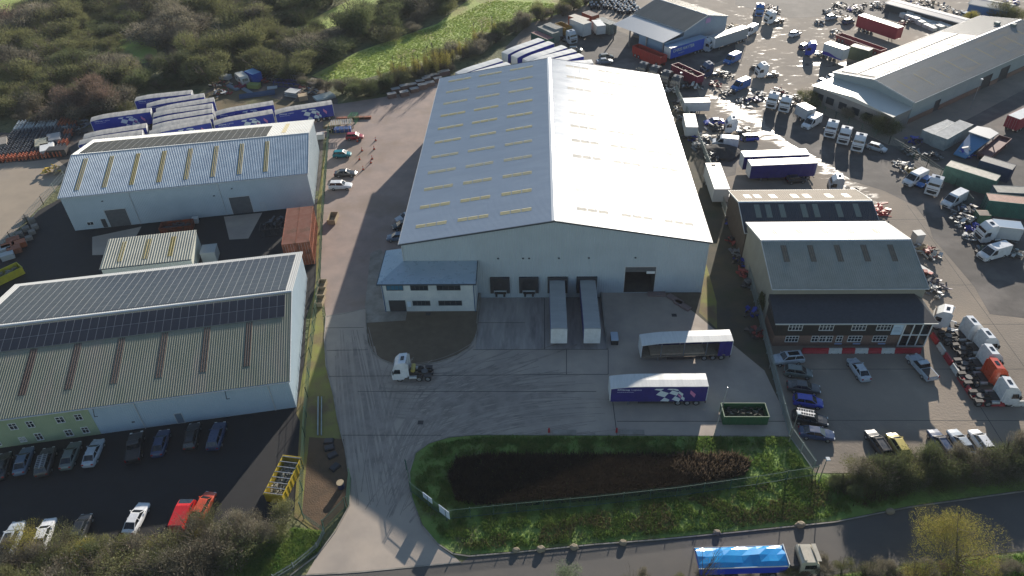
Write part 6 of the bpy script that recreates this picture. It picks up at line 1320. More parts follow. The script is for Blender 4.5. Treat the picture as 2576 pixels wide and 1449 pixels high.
# right-hand unit side yard and wet yard clutter
junk('forklift_scrap',Z5(3500,900,700,520),'heap',0,(3.2,2.6,2.),[jm[1],jm[0],chassis_m],'red and white scrap bin right of the green roofed unit','scrap heap')
junk('ibc_tank',Z5(3500,900,400,230),'box',10,(1.6,1.6,2.),jm[0],'white cube tank right of the green roofed unit','tank')
junk('timber_heap',Z5(3500,900,500,420),'heap',0,(2.6,2.2,1.4),[jm[3],jm[0]],'tan timber heap between the cube tank and the red scrap bin','heap')
junk('tyre_heap',Z5(3500,900,800,1130),'heap',0,(4,3.2,1.3),[mat('tyre_grey',(.12,.11,.12),.7),mat('tyre_mauve',(.3,.26,.28),.6),chassis_m],'heap of tyres and wheels above the top truck cab','heap')
junk('white_tube',Z5(3500,900,560,830),'box',-60,(2.6,.7,.6),jm[0],'white tube leaning at the wall of the green roofed unit','tube')
junk('red_digger',Z4(3,1,1140,700),'heap',0,(3,3,2.6),[mat('digger_red',(.5,.03,.03),.5),mat('digger_pale_red',(.5,.2,.15),.5)],'bright red machine at the right end of the charcoal roofed unit','machine')
junk('engine_scrap',Z5(3500,681,1350,860),'heap',0,(5,4.5,2.4),[jm[0],jm[2],chassis_m],'big grey white scrap heap in the shade right of the sunlit yard','scrap heap')
junk('engine_scrap',Z5(3500,681,1450,720),'heap',0,(4,3,2.),[jm[4],jm[2],mat('scrap_blue',(.05,.08,.25),.6)],'dark scrap heap behind the big grey white one','scrap heap')
junk('blue_machine',Z5(3500,681,1570,1120),'heap',0,(2.5,2,1.6),[mat('scrap_royal',(.02,.04,.3),.5)],'small royal blue machine at the left of the big white lorry','machine')
junk('yellow_scrap',Z5(3500,400,230,1390),'heap',0,(3,2.4,1.6),[mat('scrap_gold',(.3,.22,.08),.5),jm[2]],'gold and grey scrap heap left of the first white van','scrap heap')
junk('blue_scrap',Z5(3500,400,1400,1060),'heap',0,(3.5,3,2.2),[mat('scrap_royal',(.02,.04,.3),.5),jm[0]],'blue scrap heap below the steel hopper','scrap heap')
for i,(x,y) in enumerate(((470,1380),(330,300),(1450,1180),(1500,1100))):
    q=Z4(3,0,x,y) if i<2 else Z5(2500,281,x,y)
for i,(zz_,x,y,L_) in enumerate((((2500,281),1480,1150,5),((2500,281),1240,1360,5),((2500,281),780,790,3),((2500,281),1100,1380,3),((2700,150),1250,620,3),((3000,0),1300,260,6),((3000,0),1500,400,6),((3000,0),1750,180,7),((3000,0),1450,110,6),((3500,0),1000,230,6),((3500,0),700,90,8),((3500,0),300,130,8),((3500,0),450,50,9),((3500,0),1300,300,3),((2500,0),1850,560,5),((2700,150),1230,1250,4),((2700,150),720,760,4),((3000,0),2100,120,7),((3000,0),2350,150,6),((3500,0),2300,60,6),((3000,0),120,240,5),((2500,0),1950,620,3),((3500,0),2420,260,8),((3500,400),330,800,4))):
    cols=[[chassis_m,jm[2]],[jm[0],jm[2],chassis_m],[jm[3],jm[2]],[jm[4],mat('scrap_royal',(.02,.04,.3),.5)]][i%4]
    junk('machinery_heap',Z5(*zz_,x,y),'heap',0,(L_,L_*.7,1.6),cols,'machinery heap '+['by the blue car','beside the narrow white trailer','left of the crosswise white trailer','at the foot of the narrow white trailer','left of the white boxy cab','left of the long red trailer, front','left of the long red trailer, rear','on the dark strip behind the red trailer','at the top behind the dark puddle','near the white tank at the top right','on the dark lane at the top right','left of the long pale shed','at the very top right of the yard','beside the pale cars at the top right','at the corner of the workshop','before the pair of truck cabs','by the dark navy truck','behind the red trailer roof, left','behind the red trailer roof, right','beyond the olive bush at the corner','at the top edge with red trailer','at the workshop wall foot','at the far top right corner','below the corrugated sheet stacks'][i],'machinery heap','machinery heaps in the haulage yard')
# pale covered stacks between the red trailer and the long shed
gq='white sheeted stacks behind the factory'
a=Vector(G(*Z5(3500,0,60,330)));b=Vector(G(*Z5(3500,0,760,640)));c=Vector(G(*Z5(3500,0,560,300))); ex=(b-a)/6; ey=(c-a)/3*.8
for i in range(6):
    for j in range(3):
        p_=a+ex*(i+.5)+ey*(j+.2); o=junk('sheeted_stack',(0,0),'box',0,(ex.length*.85,ey.length*.75,R.uniform(.8,1.6)),mat('sheeting_white',(.7,.7,.66),.35,col2=(.55,.54,.5),scale=1.5),ordn[i]+' white sheeted stack along the red trailer, '+['front','middle','rear'][j]+' row','sheeted stack',gq)
        o.location=(p_.x,p_.y,0); o.rotation_euler=(0,0,math.atan2(ex.y,ex.x)+R.uniform(-.05,.05))
# rows of black bins with glints near the top of the picture
gq='black tubs standing in rows left of the workshop'
tub=empty('black_tub'); g=MB(); g.loft([[(math.cos(t)*.45,math.sin(t)*.45,0) for t in [i*math.pi/5 for i in range(10)]],[(math.cos(t)*.6,math.sin(t)*.6,1.1) for t in [i*math.pi/5 for i in range(10)]]]); g.build('tub',mat('tub_black',(.02,.022,.03),.35),tub); g=MB(); g.box(-.45,.1,.2,.5,1.1,1.55); g.build('raised_lid',mat('tub_lid',(.5,.55,.6),.25),tub)
k=0
for j in range(6):
    for i in range(13):
        u=1485+i*9.5+j*3.2; v=3+j*6.6-i*.1
        if v<2 or (j>3 and i<6): continue
        p_=G(u-(6-j)*2,v); inst(tub,p_[0]+R.uniform(-.4,.4),p_[1]+R.uniform(-.6,.6),R.uniform(-.4,.4),'black glinting tub, '+['1st','2nd','3rd','4th','5th','6th','7th','8th','9th','10th','11th','12th','13th'][i]+' from left in the '+ordn[j]+' row from the top','tub',gq); k+=1
# clean-up of helper property is done in the last file
x,y=G(1812,385); g=MB(); rr=random.Random(3); rings=[]
for z,f in ((0,1.),(.6,.8),(1.2,.5),(1.6,.2)): rings.append([(math.cos(a)*5*f*rr.uniform(.85,1.15),math.sin(a)*4*f*rr.uniform(.85,1.15),z) for a in [i*math.pi/7 for i in range(14)]])
g.loft(rings); o=g.build('spoil_mound',mat('black_spoil',(.03,.028,.028),.9,col2=(.05,.045,.04),scale=1,bump=.1,bscale=2)); o.location=(x,y,0); tag(o,'black spoil mound left of the pair of navy trailers','mound')
jmix=[[chassis_m,jm[2],jm[0]],[jm[2],chassis_m],[jm[0],jm[2]],[chassis_m,jm[1],jm[2]]]
spots=[((1712,258),'at the fence right of the warehouse back corner'),((1718,300),'at the fence below the crosswise white trailer'),((1735,345),'at the fence beside the black mound'),((1760,372),'in front of the narrow white trailer'),((1790,402),'behind the tall white box trailer'),((1655,215),'behind the dark lorries'),((1690,232),'right of the dark lorries'),((1745,222),'under the maroon trailer shadow'),((1800,215),'right of the dark navy truck'),((1830,235),'between navy truck and blue van'),((1870,255),'right of the blue van by the red ramp'),((1905,242),'behind the pair of truck cabs, left'),((1958,232),'behind the pair of truck cabs, right'),((2000,250),'left of the olive bush'),((2290,385),'at the green fence below the annexe'),((2345,395),'at the foot of the steel hopper'),((2262,420),'right of the three truck cabs'),((2415,560),'between the vans and the teal container'),((2440,600),'left of the big white lorry'),((2475,640),'below the big white lorry'),((2545,640),'at the right edge under the lorry'),((2535,600),'at the right edge behind the pickup'),((2060,60),'near the top row of machines, left'),((2100,85),'near the top row of machines, middle'),((2160,30),'near the top row of machines, right'),((1930,20),'beside the top white cab'),((2330,700),'at the unit corner above the barrier row'),((2345,735),'above the top barrier row cab'),((2280,60),'left of the white sheeted stacks'),((2330,30),'at the top edge above the stacks')]
for q,w_ in spots:
    junk('parts_heap',q,'heap',0,(R.uniform(2.5,5),R.uniform(2,3.5),R.uniform(1.,2.)),jmix[R.randrange(4)],'heap of vehicle parts '+w_,'parts heap','heaps of vehicle parts in the haulage yard')
# ---------------------------------------------------------------- vegetation
def leafm(name,c1,c2,rough=.85,trans=.15):
    m=bpy.data.materials.new(name); m.use_nodes=True; nt=m.node_tree;N=nt.nodes;L=nt.links;b=N['Principled BSDF']
    b.inputs['Roughness'].default_value=rough; b.inputs['Specular IOR Level'].default_value=.25
    g=N.new('ShaderNodeTexCoord'); n=N.new('ShaderNodeTexNoise'); n.inputs['Scale'].default_value=1.1; n.inputs['Detail'].default_value=6; L.new(g.outputs['Object'],n.inputs['Vector'])
    r=N.new('ShaderNodeMapRange'); r.inputs['From Min'].default_value=.35; r.inputs['From Max'].default_value=.65; L.new(n.outputs['Fac'],r.inputs['Value'])
    mx=N.new('ShaderNodeMix'); mx.data_type='RGBA'; mx.inputs[6].default_value=(*c1,1); mx.inputs[7].default_value=(*c2,1); L.new(r.outputs[0],mx.inputs[0])
    oi=N.new('ShaderNodeObjectInfo'); hs=N.new('ShaderNodeHueSaturation'); mr=N.new('ShaderNodeMapRange'); mr.inputs['To Min'].default_value=.8; mr.inputs['To Max'].default_value=1.2
    L.new(oi.outputs['Random'],mr.inputs['Value']); L.new(mr.outputs[0],hs.inputs['Value']); L.new(mx.outputs[2],hs.inputs['Color']); L.new(hs.outputs[0],b.inputs['Base Color'])
    tb=N.new('ShaderNodeBsdfTranslucent'); L.new(hs.outputs[0],tb.inputs['Color']); ms=N.new('ShaderNodeMixShader'); ms.inputs[0].default_value=.4; L.new(b.outputs[0],ms.inputs[1]); L.new(tb.outputs[0],ms.inputs[2]); L.new(ms.outputs[0],N['Material Output'].inputs['Surface']); return m
LM={'grey':leafm('twig_grey_brown',(.23,.2,.155),(.155,.15,.1)),'olive':leafm('leaf_olive',(.155,.165,.065),(.185,.185,.09)),'red':leafm('twig_reddish',(.24,.165,.135),(.17,.13,.095)),
 'green':leafm('leaf_dark_green',(.095,.12,.05),(.13,.145,.07)),'yellow':leafm('leaf_yellow_green',(.3,.29,.06),(.34,.28,.09)),'brown':leafm('reed_brown',(.065,.05,.036),(.045,.036,.027)),'pale':leafm('leaf_pale_sage',(.2,.24,.15),(.15,.19,.11))}
bark=mat('bark',(.09,.07,.05),.9,col2=(.14,.11,.085),scale=5)
def crown_mesh(name,rx,ry,rz,n,leaf,seed,lumps=11,twigs=.35,zc=None,floor=.15):
    rr=random.Random(seed); mb=MB(); zc=rz*.95 if zc is None else zc
    L_=[(rr.uniform(-.62,.62)*rx,rr.uniform(-.62,.62)*ry,zc+rr.uniform(-.5,.4)*rz,rr.uniform(.28,.62)) for _ in range(lumps)]
    vs=[];fs=[]
    for i in range(n):
        lx,ly,lz,ls=L_[rr.randrange(lumps)]
        v=Vector((rr.gauss(0,1),rr.gauss(0,1),rr.gauss(0,1))).normalized(); t=(rr.random()**.38)
        p=Vector((lx+v.x*rx*ls*t,ly+v.y*ry*ls*t,lz+v.z*rz*ls*t))
        if p.z<floor: p.z=floor+rr.random()*.5
        o=len(vs)
        if rr.random()<twigs:
            d=(Vector((v.x,v.y,abs(v.z)*.8+.5))+Vector((rr.uniform(-.4,.4),rr.uniform(-.4,.4),rr.uniform(-.2,.4)))).normalized()*leaf*rr.uniform(2.5,6.5); s=d.orthogonal().normalized()*leaf*.13
            vs+=[p-s,p+s,p+d+s*.3]; fs.append((o,o+1,o+2))
        else:
            a=Vector((rr.uniform(-1,1),rr.uniform(-1,1),rr.uniform(-.6,.6))).normalized()*leaf*rr.uniform(.5,1.1); b_=a.cross(Vector((rr.uniform(-1,1),rr.uniform(-1,1),rr.uniform(-1,1)))).normalized()*leaf*rr.uniform(.4,.9)
            vs+=[p-a,p+b_,p+a,p-b_]; fs.append((o,o+1,o+2,o+3))
    return mb.add(vs,fs)
def stems(rx,ry,h,seed,k=9,r=.07):
    rr=random.Random(seed); mb=MB()
    for i in range(k):
        a=rr.uniform(0,6.28); q=rr.uniform(.2,.75); p=Vector((math.cos(a)*.2,math.sin(a)*.2,0)); m=Vector((math.cos(a)*rx*q*.45,math.sin(a)*ry*q*.45,h*.5)); e=Vector((math.cos(a)*rx*q,math.sin(a)*ry*q,h*rr.uniform(.8,1.05)))
        mb.cyl(p,m,r,r*.7,5,False); mb.cyl(m,e,r*.7,r*.2,5,False)
        for _ in range(3):
            t=rr.uniform(.2,.9); s=m.lerp(e,t); mb.cyl(s,s+Vector((rr.uniform(-1,1)*rx*.3,rr.uniform(-1,1)*ry*.3,h*.25)),r*.35,r*.12,4,False)
    return mb
PB={}
def bush_proto(kind,var,rx=2.6,ry=2.6,rz=1.9,n=5200,leaf=.115,twigs=.6):
    k=(kind,var,rx,n)
    if k in PB: return PB[k]
    o=empty('bush'); c=crown_mesh('crown',rx,ry,rz,n,leaf,hash((var,int(rx*10)))%9999 if False else var*37+int(rx*10),twigs=twigs).build('crown',LM[kind],o); stems(rx,ry,rz*1.7,var+5).build('stems',bark,o)
    PB[k]=o; return o
ORD=['first','second','third','fourth','fifth','sixth','seventh','eighth','ninth','tenth','eleventh','twelfth','thirteenth','fourteenth','fifteenth','sixteenth','seventeenth','eighteenth','nineteenth','twentieth']
def ordw(i): return ORD[i] if i<20 else ('%dth'%(i+1) if (i+1)%10 not in (1,2,3) else '%d%s'%(i+1,{1:'st',2:'nd',3:'rd'}[(i+1)%10]))
KW={'grey':'grey brown','olive':'olive','red':'reddish','green':'dark green','yellow':'yellow green','pale':'pale sage','brown':'brown'}
def bush(kind,x,y,s,label,grp,sz=1.,name='bush',hi=False,cat='bush'):
    p_=bush_proto(kind,R.randrange(3),**(dict(n=7000,leaf=.085,twigs=.6) if hi else {}))
    o=inst(p_,x,y,R.uniform(0,6.28),label,cat,grp); o.scale=(s*R.uniform(.9,1.15),s*R.uniform(.9,1.15),s*sz*R.uniform(.85,1.15)); return o
def inside(p,poly):
    c=False;j=len(poly)-1
    for i in range(len(poly)):
        a,b=poly[i],poly[j]
        if (a[1]>p[1])!=(b[1]>p[1]) and p[0]<(b[0]-a[0])*(p[1]-a[1])/(b[1]-a[1])+a[0]: c=not c
        j=i
    return c
# scrub at the top left : jittered rows in the real plane, leaving out the clearings
scrub=[(-30,-20),(1230,-20),(1110,55),(905,128),(790,185),(740,200),(690,182),(600,185),(545,215),(480,232),(400,238),(335,258),(318,290),(225,300),(190,318),(100,322),(-30,315)]
clear=[[(785,190),(850,215),(985,180),(1180,122),(1330,60),(1480,10),(1560,-40),(1230,-40),(1100,60),(900,130)],[(-40,-40),(75,-30),(62,52),(-40,60)],[(710,96),(800,76),(955,38),(1000,-30),(910,-30),(765,58)],[(305,105),(385,90),(395,148),(330,160)],[(545,14),(640,10),(650,36),(565,42)],[(520,70),(620,52),(640,80),(540,110)]]
rows=[];Y0=132.;j=0
def shift(q,d): return [(a,b+d) for a,b in q]
cand=[]
y=130.
while y<285:
    step=5.0 if y<200 else 6.6
    row=[]
    x=-175.
    while x<25:
        xx=x+R.uniform(-1.8,1.8); yy=y+R.uniform(-1.8,1.8)
        # photo position of the point (real-plane point -> used only for the region test)
        d=Vector((xx,yy,-CH)); r,uu,f=AX; dz=d.dot(f); u=1288+FPX*d.dot(r)/dz; v=724.5-FPX*d.dot(uu)/dz
        if inside((u,v),scrub) and not any(inside((u,v),c) for c in clear): row.append((xx,yy,u,v))
        x+=step*1.15
    if row: cand.append(row)
    y+=step
tot=sum(len(r) for r in cand)
print('SCRUB CAND',tot)
keep=min(1.,265./max(1,tot))
for ri,row in enumerate(reversed(cand)):
    c=0
    for (xx,yy,u,v) in row:
        if R.random()>keep and v<60: continue
        if R.random()<.04: continue
        nz=noise.noise(Vector((xx*.03,yy*.04,3.))); n2=noise.noise(Vector((xx*.05+9,yy*.05,1.)))
        kind='grey'
        if nz>.02: kind='olive'
        elif nz<-.25: kind='red' if u<700 else 'green'
        elif n2>.15: kind='green'
        if v>200 and u<320 and n2>-.1: kind='olive'
        s=(1.55 if yy<190 else 1.95)*R.choice((.6,.85,1.,1.15,1.35))*R.uniform(.9,1.1)
        bush(kind,xx,yy,s,KW[kind]+' scrub bush, '+ordw(c)+' from left in the '+ordw(ri)+' row from top','scrub bushes at the top left',R.uniform(.5,.95)); c+=1
# shrubs between meadow and trailers, bushes by the drive
def line_bushes(pts,n,kinds,s0,s1,lab,grp,jit=1.2,hi=False,sz=1.):
    P_=[Vector(p) for p in pts]; seg=[(P_[i+1]-P_[i]).length for i in range(len(P_)-1)]; T=sum(seg)
    for i in range(n):
        t=T*(i+.5)/n; k=0
        while t>seg[k] and k<len(seg)-1: t-=seg[k]; k+=1
        p_=P_[k].lerp(P_[k+1],t/seg[k])+Vector((R.uniform(-jit,jit),R.uniform(-jit,jit))); kd=R.choice(kinds)
        bush(kd,p_.x,p_.y,R.uniform(s0,s1),lab%(KW[kd],ordw(i)),grp,sz,hi=hi)
line_bushes(gp((845,232),(900,240),(950,232),(985,215),(1010,200)),10,['grey','green','olive'],.7,1.25,'%s bush at the end of the gravel drive, %s from the left','bushes at the end of the gravel drive')
line_bushes(gp((1080,165),(1140,150),(1200,125),(1260,95),(1320,70),(1370,50),(1440,25),(1500,5)),22,['grey','olive','green','grey'],.9,1.5,'%s bush behind the fanned trailers, %s from the left','bushes behind the fanned trailers',2.)
line_bushes(gp((1130,175),(1040,190),(985,205)),8,['olive','grey'],.6,.9,'%s shrub at the foot of the saplings, %s from the right','shrubs at the foot of the saplings')
line_bushes(gp((650,188),(730,205),(790,222),(830,235)),8,['grey','green'],.6,1.0,'%s bush along the edge of the scrap yard, %s from the left','bushes along the scrap yard')
def tree(x,y,h,rx,kind,label,grp=None,cat='tree',n=3500,leaf=.16,zc=.62,twigs=.5,trunk=.18,seed=1,hi=False,name='tree',bare=1.):
    o=empty(name,x,y); tag(o,label,cat,grp); rr=random.Random(seed)
    crown_mesh('crown',rx,rx,h*(1-zc)*1.15,n,leaf,seed,lumps=14,twigs=twigs,zc=h*zc,floor=h*.18).build('crown',LM[kind],o)
    t=MB(); top=Vector((rr.uniform(-.3,.3),rr.uniform(-.3,.3),h*.5)); t.cyl((0,0,0),top,trunk,trunk*.6,8,False)
    for i in range(14):
        a=rr.uniform(0,6.28); s=Vector((0,0,0)).lerp(top,rr.uniform(.35,1.)); e=Vector((math.cos(a)*rx*rr.uniform(.4,.85),math.sin(a)*rx*rr.uniform(.4,.85),h*rr.uniform(.6,.98))); m=s.lerp(e,.5)+Vector((0,0,-h*.04))
        t.cyl(s,m,trunk*.4,trunk*.26,6,False); t.cyl(m,e,trunk*.26,trunk*.07,5,False)
        for _ in range(4):
            q=m.lerp(e,rr.random()); t.cyl(q,q+Vector((rr.uniform(-1,1)*rx*.28,rr.uniform(-1,1)*rx*.28,h*rr.uniform(.05,.2))),trunk*.13,trunk*.04,4,False)
    t.build('trunk',bark,o); return o
# slender saplings in front of the meadow
gs='slender saplings in front of the meadow'
spt=empty('sapling'); m_=MB(); rr=random.Random(5)
m_.cyl((0,0,0),(0,.1,7.5),.09,.02,5,False)
for i in range(26):
    z=rr.uniform(1.8,7.); a=rr.uniform(0,6.28); m_.cyl((0,0,z),(math.cos(a)*.6,math.sin(a)*.6,z+rr.uniform(.6,1.3)),.03,.008,4,False)
m_.build('trunk',bark,spt); cm=MB(); cm=crown_mesh('crown',1.0,1.0,3.6,1300,.09,77,lumps=10,twigs=.5,zc=4.3,floor=.8); cm.build('crown',LM['yellow'],spt)
for i,(u,v) in enumerate([(1065,200),(1085,195),(1095,197),(1115,190),(1125,186),(1140,180),(1150,184),(1165,178),(1180,172),(1195,168),(1210,158),(1228,148),(1245,140),(1195,178),(1170,186),(1020,205),(1135,190),(1255,120),(1275,105),(1300,95),(1105,186),(1152,170)]):
    p_=G(u*1.0-70 if i<15 else u-60,v+6); o=inst(spt,p_[0],p_[1],R.uniform(0,6),'slender yellowish sapling, '+ordw(i)+' counted from the left of the row','sapling',gs); o.scale=(R.uniform(.8,1.4),)*2+(R.uniform(.7,1.15),)
# hedge and thicket at the bottom left
hb='twiggy bushes along the bottom left hedge'
line_bushes(gp((-20,1438),(60,1432),(140,1424),(230,1414),(320,1404),(400,1394),(470,1392),(540,1375),(610,1362),(680,1352),(735,1345)),20,['olive','grey','grey','yellow'],.75,1.1,'%s twiggy bush, %s from left in the upper bottom-left hedge row',hb,1.,hi=True,sz=1.1)
line_bushes(gp((-20,1490),(100,1485),(220,1478),(340,1465),(460,1445),(560,1425),(640,1405)),14,['grey','olive','green'],1.0,1.4,'%s twiggy bush, %s from left in the lower bottom-left hedge row',hb,1.4,hi=True,sz=1.1)
line_bushes(gp((0,1530),(200,1525),(400,1505),(560,1480)),9,['grey','olive','green'],1.0,1.4,'%s twiggy bush, %s from the left along the bottom edge',hb,1.4,hi=True,sz=1.1)
for i,(u,v,h,k) in enumerate(((85,1395,5.5,'yellow'),(180,1392,5.,'olive'),(490,1360,5.5,'grey'),(535,1340,6.,'olive'))):
    p_=G(u,v); tree(p_[0],p_[1],h,2.2,k,['yellowish twiggy tree between the two leftmost bottom cars','olive twiggy tree right of the whitish car','grey twiggy tree in front of the white car','olive twiggy tree in front of the red and orange cars'][i],'twiggy trees in the bottom left hedge',n=2600,leaf=.08,twigs=.75,trunk=.1,seed=50+i)
# hedge at the right, by the car park
hr='bushes of the hedge along the right car park'
line_bushes(gp((2150,1212),(2200,1206),(2260,1202),(2330,1196),(2400,1190),(2470,1183),(2540,1177),(2620,1170)),22,['green','grey','green','olive'],.85,1.05,'%s bush, %s from the left in the upper right hedge row',hr,.5,hi=True,sz=1.15)
line_bushes(gp((2180,1222),(2300,1218),(2420,1208),(2540,1196),(2620,1188)),14,['green','grey','green'],.8,1.0,'%s bush, %s from the left in the lower right hedge row',hr,.6,hi=True,sz=.9)
line_bushes(gp((2080,1215),(2120,1222),(2150,1240),(2180,1225)),7,['olive','green'],.4,.65,'%s small bush, %s from the left at the dark end of the right hedge',hr,.4,hi=True)
# trees at the bottom right
p_=G(2385,1455); tree(p_[0],p_[1],9.0,5.2,'yellow','large yellow green willow like tree beside the public road',None,n=26000,leaf=.07,twigs=.5,trunk=.22,seed=301)
p_=G(2280,1475); tree(p_[0],p_[1],4.2,1.6,'yellow','small yellow bush tree left of the large yellow green tree',None,n=3500,leaf=.07,twigs=.5,trunk=.1,seed=302)
p_=G(1425,1500); tree(p_[0],p_[1],5.6,1.6,'pale','pale sage young tree at the bottom edge of the road',None,n=3500,leaf=.075,twigs=.5,trunk=.08,seed=303)
p_=G(1765,1478); tree(p_[0],p_[1],8.,2.2,'grey','bare thin tree in front of the tipper lorry tail',None,n=450,leaf=.07,twigs=.9,trunk=.1,seed=304)
p_=G(1590,1520); tree(p_[0],p_[1],6.,2.,'olive','bare olive twiggy tree at the bottom edge right of the pale one',None,n=600,leaf=.07,twigs=.9,trunk=.08,seed=305)
line_bushes(gp((1960,1455),(2050,1450),(2140,1447),(2230,1450),(2320,1458),(2420,1452),(2520,1440),(2600,1430)),18,['grey','red','olive','grey'],.35,.6,'%s scrubby bush, %s from the left on the near road verge','scrubby bushes on the near road verge',.8,hi=True)
line_bushes(gp((1600,1480),(1750,1470),(1850,1465),(1960,1465)),8,['olive','grey'],.3,.5,'%s low shrub, %s from the left under the tipper lorry','low shrubs under the tipper lorry',.6,hi=True)
# bushes before the factory annexe and ivy by the unit wall
for i,(u,v,s,k) in enumerate(((2025,250,.9,'olive'),(2040,262,.8,'green'),(2190,305,1.0,'green'),(2215,318,1.2,'olive'),(2225,330,1.1,'green'),(2130,290,.7,'grey'),(2510,42,1.4,'olive'),(2545,46,1.3,'olive'),(2440,50,.9,'yellow'))):
    p_=G(u,v+6); bush(k,p_[0],p_[1],s,['olive bush left of the factory annexe','green bush beside the olive one left of the annexe','dark bush before the annexe windows','tall olive bush at the right corner of the annexe','dark green bush at the foot of the tall olive one','grey shrub before the annexe wall','olive bush beyond the far end of the factory roof, left','olive bush beyond the far end of the factory roof, right','yellowish shrub at the back edge of the factory roof'][i],'bushes around the factory')
o=empty('climbing_ivy',36.05,93.,0); tag(o,'tall dark green ivy climbing the side wall of the green roofed unit','ivy'); c=crown_mesh('crown',.7,1.4,3.0,2500,.12,9,zc=2.6,twigs=.1).build('leaves',LM['green'],o); stems(.4,1.,3.,3,5,.05).build('stems',bark,o)
# clutter strip beside the right units
gk='dark oddments along the wall of the right units'
for i,(u,v) in enumerate(((1826,500),(1838,560),(1846,610),(1855,640),(1862,665),(1872,690),(1885,720),(1893,790),(1900,840))):
    junk('wall_oddments',(u,v),'heap',0,(2.2,2.4,1.4),[[chassis_m,jm[2]],[chassis_m,mat('scrap_royal',(.02,.04,.3),.5)],[chassis_m,jm[1]]][i%3],ordw(i)+' heap of dark oddments down the side wall of the right units','heap',gk)
# ---------------------------------------------------------------- tufts : grass, reeds
def tufts(name,poly,n,hmin,hmax,w,m,label,seed,dens=None,z=0.,blades=4):
    rr=random.Random(seed); mb=MB(); xs=[p[0] for p in poly];ys=[p[1] for p in poly]; vs=[];fs=[];c=0
    while c<n:
        x=rr.uniform(min(xs),max(xs));y=rr.uniform(min(ys),max(ys))
        if not inside((x,y),poly): continue
        if dens and dens(x,y)<rr.random(): 
            c+=.3; continue
        c+=1
        for k in range(blades):
            a=rr.uniform(0,6.28); h=rr.uniform(hmin,hmax); q=Vector((x+rr.uniform(-.2,.2),y+rr.uniform(-.2,.2),z)); s=Vector((math.cos(a)*w,math.sin(a)*w,0)); e=Vector((rr.uniform(-.5,.5)*h,rr.uniform(-.5,.5)*h,h)); o=len(vs)
            vs+=[q-s,q+s,q+e+s*.3,q+e-s*.3]; fs.append((o,o+1,o+2,o+3))
    mb.add(vs,fs); o=mb.build(name,m); tag(o,label,name.replace('_',' '),kind='stuff'); return o
islp=gp((1045,1250),(1050,1160),(1090,1120),(1200,1100),(1975,1102),(2030,1180),(2045,1195),(2300,1215),(2280,1262),(2090,1300),(1850,1328),(1500,1358),(1300,1378),(1180,1385),(1110,1350))
gtuft=leafm('tuft_green',(.13,.24,.055),(.23,.31,.08)); gt2=leafm('tuft_straw',(.17,.14,.07),(.12,.12,.05))
tufts('grass_tufts',islp,26000,.14,.42,.055,gtuft,'rough green grass tufts on the island by the road',1,dens=lambda x,y: max(.12,min(1,.5+2.2*noise.noise(Vector((x*.55,y*.55,4.))))),z=.02)
tufts('dry_grass_tufts',gp((1150,1375),(1500,1290),(2050,1205),(2300,1240),(2080,1300),(1850,1325),(1500,1355),(1250,1378)),2600,.15,.5,.05,gt2,'dry tan grass tufts mixed in the verge beside the road',2,dens=lambda x,y: 1. if noise.noise(Vector((x*.25,y*.25,0)))>.05 else .05,z=.02)
tufts('reeds',gp((1130,1200),(1150,1160),(1240,1148),(1450,1150),(1700,1150),(1840,1148),(1885,1165),(1870,1195),(1800,1222),(1500,1258),(1250,1275),(1150,1262)),16000,.4,1.1,.06,LM['brown'],'dark brown reeds and dead stalks filling the island pond bed',3,blades=4)
tufts('reed_plumes',gp((1700,1150),(1840,1148),(1885,1165),(1870,1195),(1780,1215),(1690,1195)),500,.8,1.4,.07,leafm('reed_buff',(.15,.11,.075),(.1,.075,.05)),'buff reed plumes at the right end of the pond bed',4,blades=3)
tufts('meadow_tussocks',gp((800,192),(850,213),(985,178),(1180,120),(1330,60),(1460,12),(1230,0),(1110,60),(905,132)),9000,.08,.25,.11,leafm('tussock',(.24,.34,.07),(.31,.37,.1)),'coarse bright grass tussocks in the meadow strip',5,blades=3)
tufts('verge_tufts',gp((1300,1565),(1900,1483),(2180,1440),(2400,1414),(2600,1392),(2700,1500),(2000,1600)),7000,.12,.4,.05,gtuft,'green grass tufts on the near road verge',6)
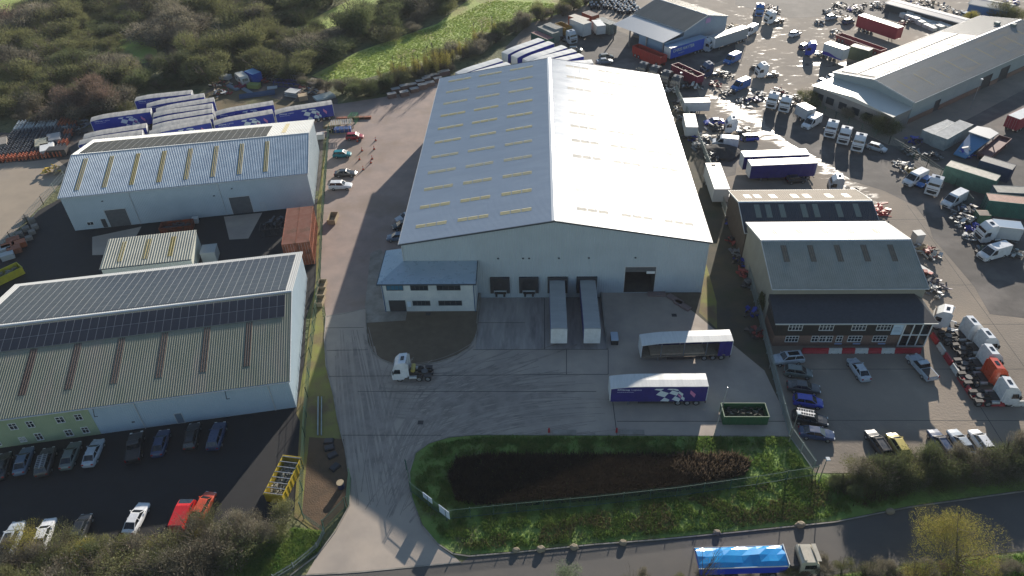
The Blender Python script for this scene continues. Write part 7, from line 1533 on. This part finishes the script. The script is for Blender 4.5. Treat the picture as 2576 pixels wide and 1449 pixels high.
tufts('bank_grass',gp((690,1450),(800,1385),(815,1340),(740,1330),(640,1380),(560,1450)),4500,.15,.4,.05,gtuft,'bright grass on the bank left of the drive mouth',7)
for o in bpy.data.objects:
    if '_p' in o.keys(): del o['_p']
# ---------------------------------------------------------------- light
AZ=math.radians(18.9); EL=math.radians(16.3)
sd=Vector((math.sin(AZ)*math.cos(EL),math.cos(AZ)*math.cos(EL),math.sin(EL)))
sun=bpy.data.lights.new('sun','SUN'); sun.energy=5.0; sun.angle=math.radians(.53); sun.color=(1.,.91,.79)
so=bpy.data.objects.new('sun',sun); COL.objects.link(so); so.rotation_euler=(-sd).to_track_quat('-Z','Y').to_euler()
w=bpy.data.worlds.new('World'); S.world=w; w.use_nodes=True; nt=w.node_tree; bg=nt.nodes['Background']
sky=nt.nodes.new('ShaderNodeTexSky'); sky.sky_type='NISHITA'; sky.sun_disc=False; sky.sun_elevation=EL; sky.sun_rotation=AZ; sky.air_density=1.; sky.dust_density=.1; sky.ozone_density=1.2; sky.altitude=50
nt.links.new(sky.outputs[0],bg.inputs['Color']); bg.inputs['Strength'].default_value=SKY
S.view_settings.view_transform='Standard'; S.view_settings.look='None'; S.view_settings.gamma=1; S.view_settings.exposure=EXPO
S.render.engine='CYCLES'
if HAZE>0:
    hb=MB(); hb.box(-420,420,-60,620,-1.5,86)
    hm=bpy.data.materials.new('haze_air'); hm.use_nodes=True; hn=hm.node_tree; hn.nodes.remove(hn.nodes['Principled BSDF'])
    pv=hn.nodes.new('ShaderNodeVolumePrincipled'); pv.inputs['Density'].default_value=HAZE; pv.inputs['Color'].default_value=(.86,.9,1,1); pv.inputs['Anisotropy'].default_value=.0
    hn.links.new(pv.outputs[0],hn.nodes['Material Output'].inputs['Volume'])
    ho=hb.build('haze',hm); tag(ho,'thin pale morning haze over the whole estate','haze',kind='stuff')
S.cycles.max_bounces=5; S.cycles.diffuse_bounces=2; S.cycles.glossy_bounces=3; S.cycles.caustics_reflective=False; S.cycles.caustics_refractive=False; S.cycles.sample_clamp_indirect=3
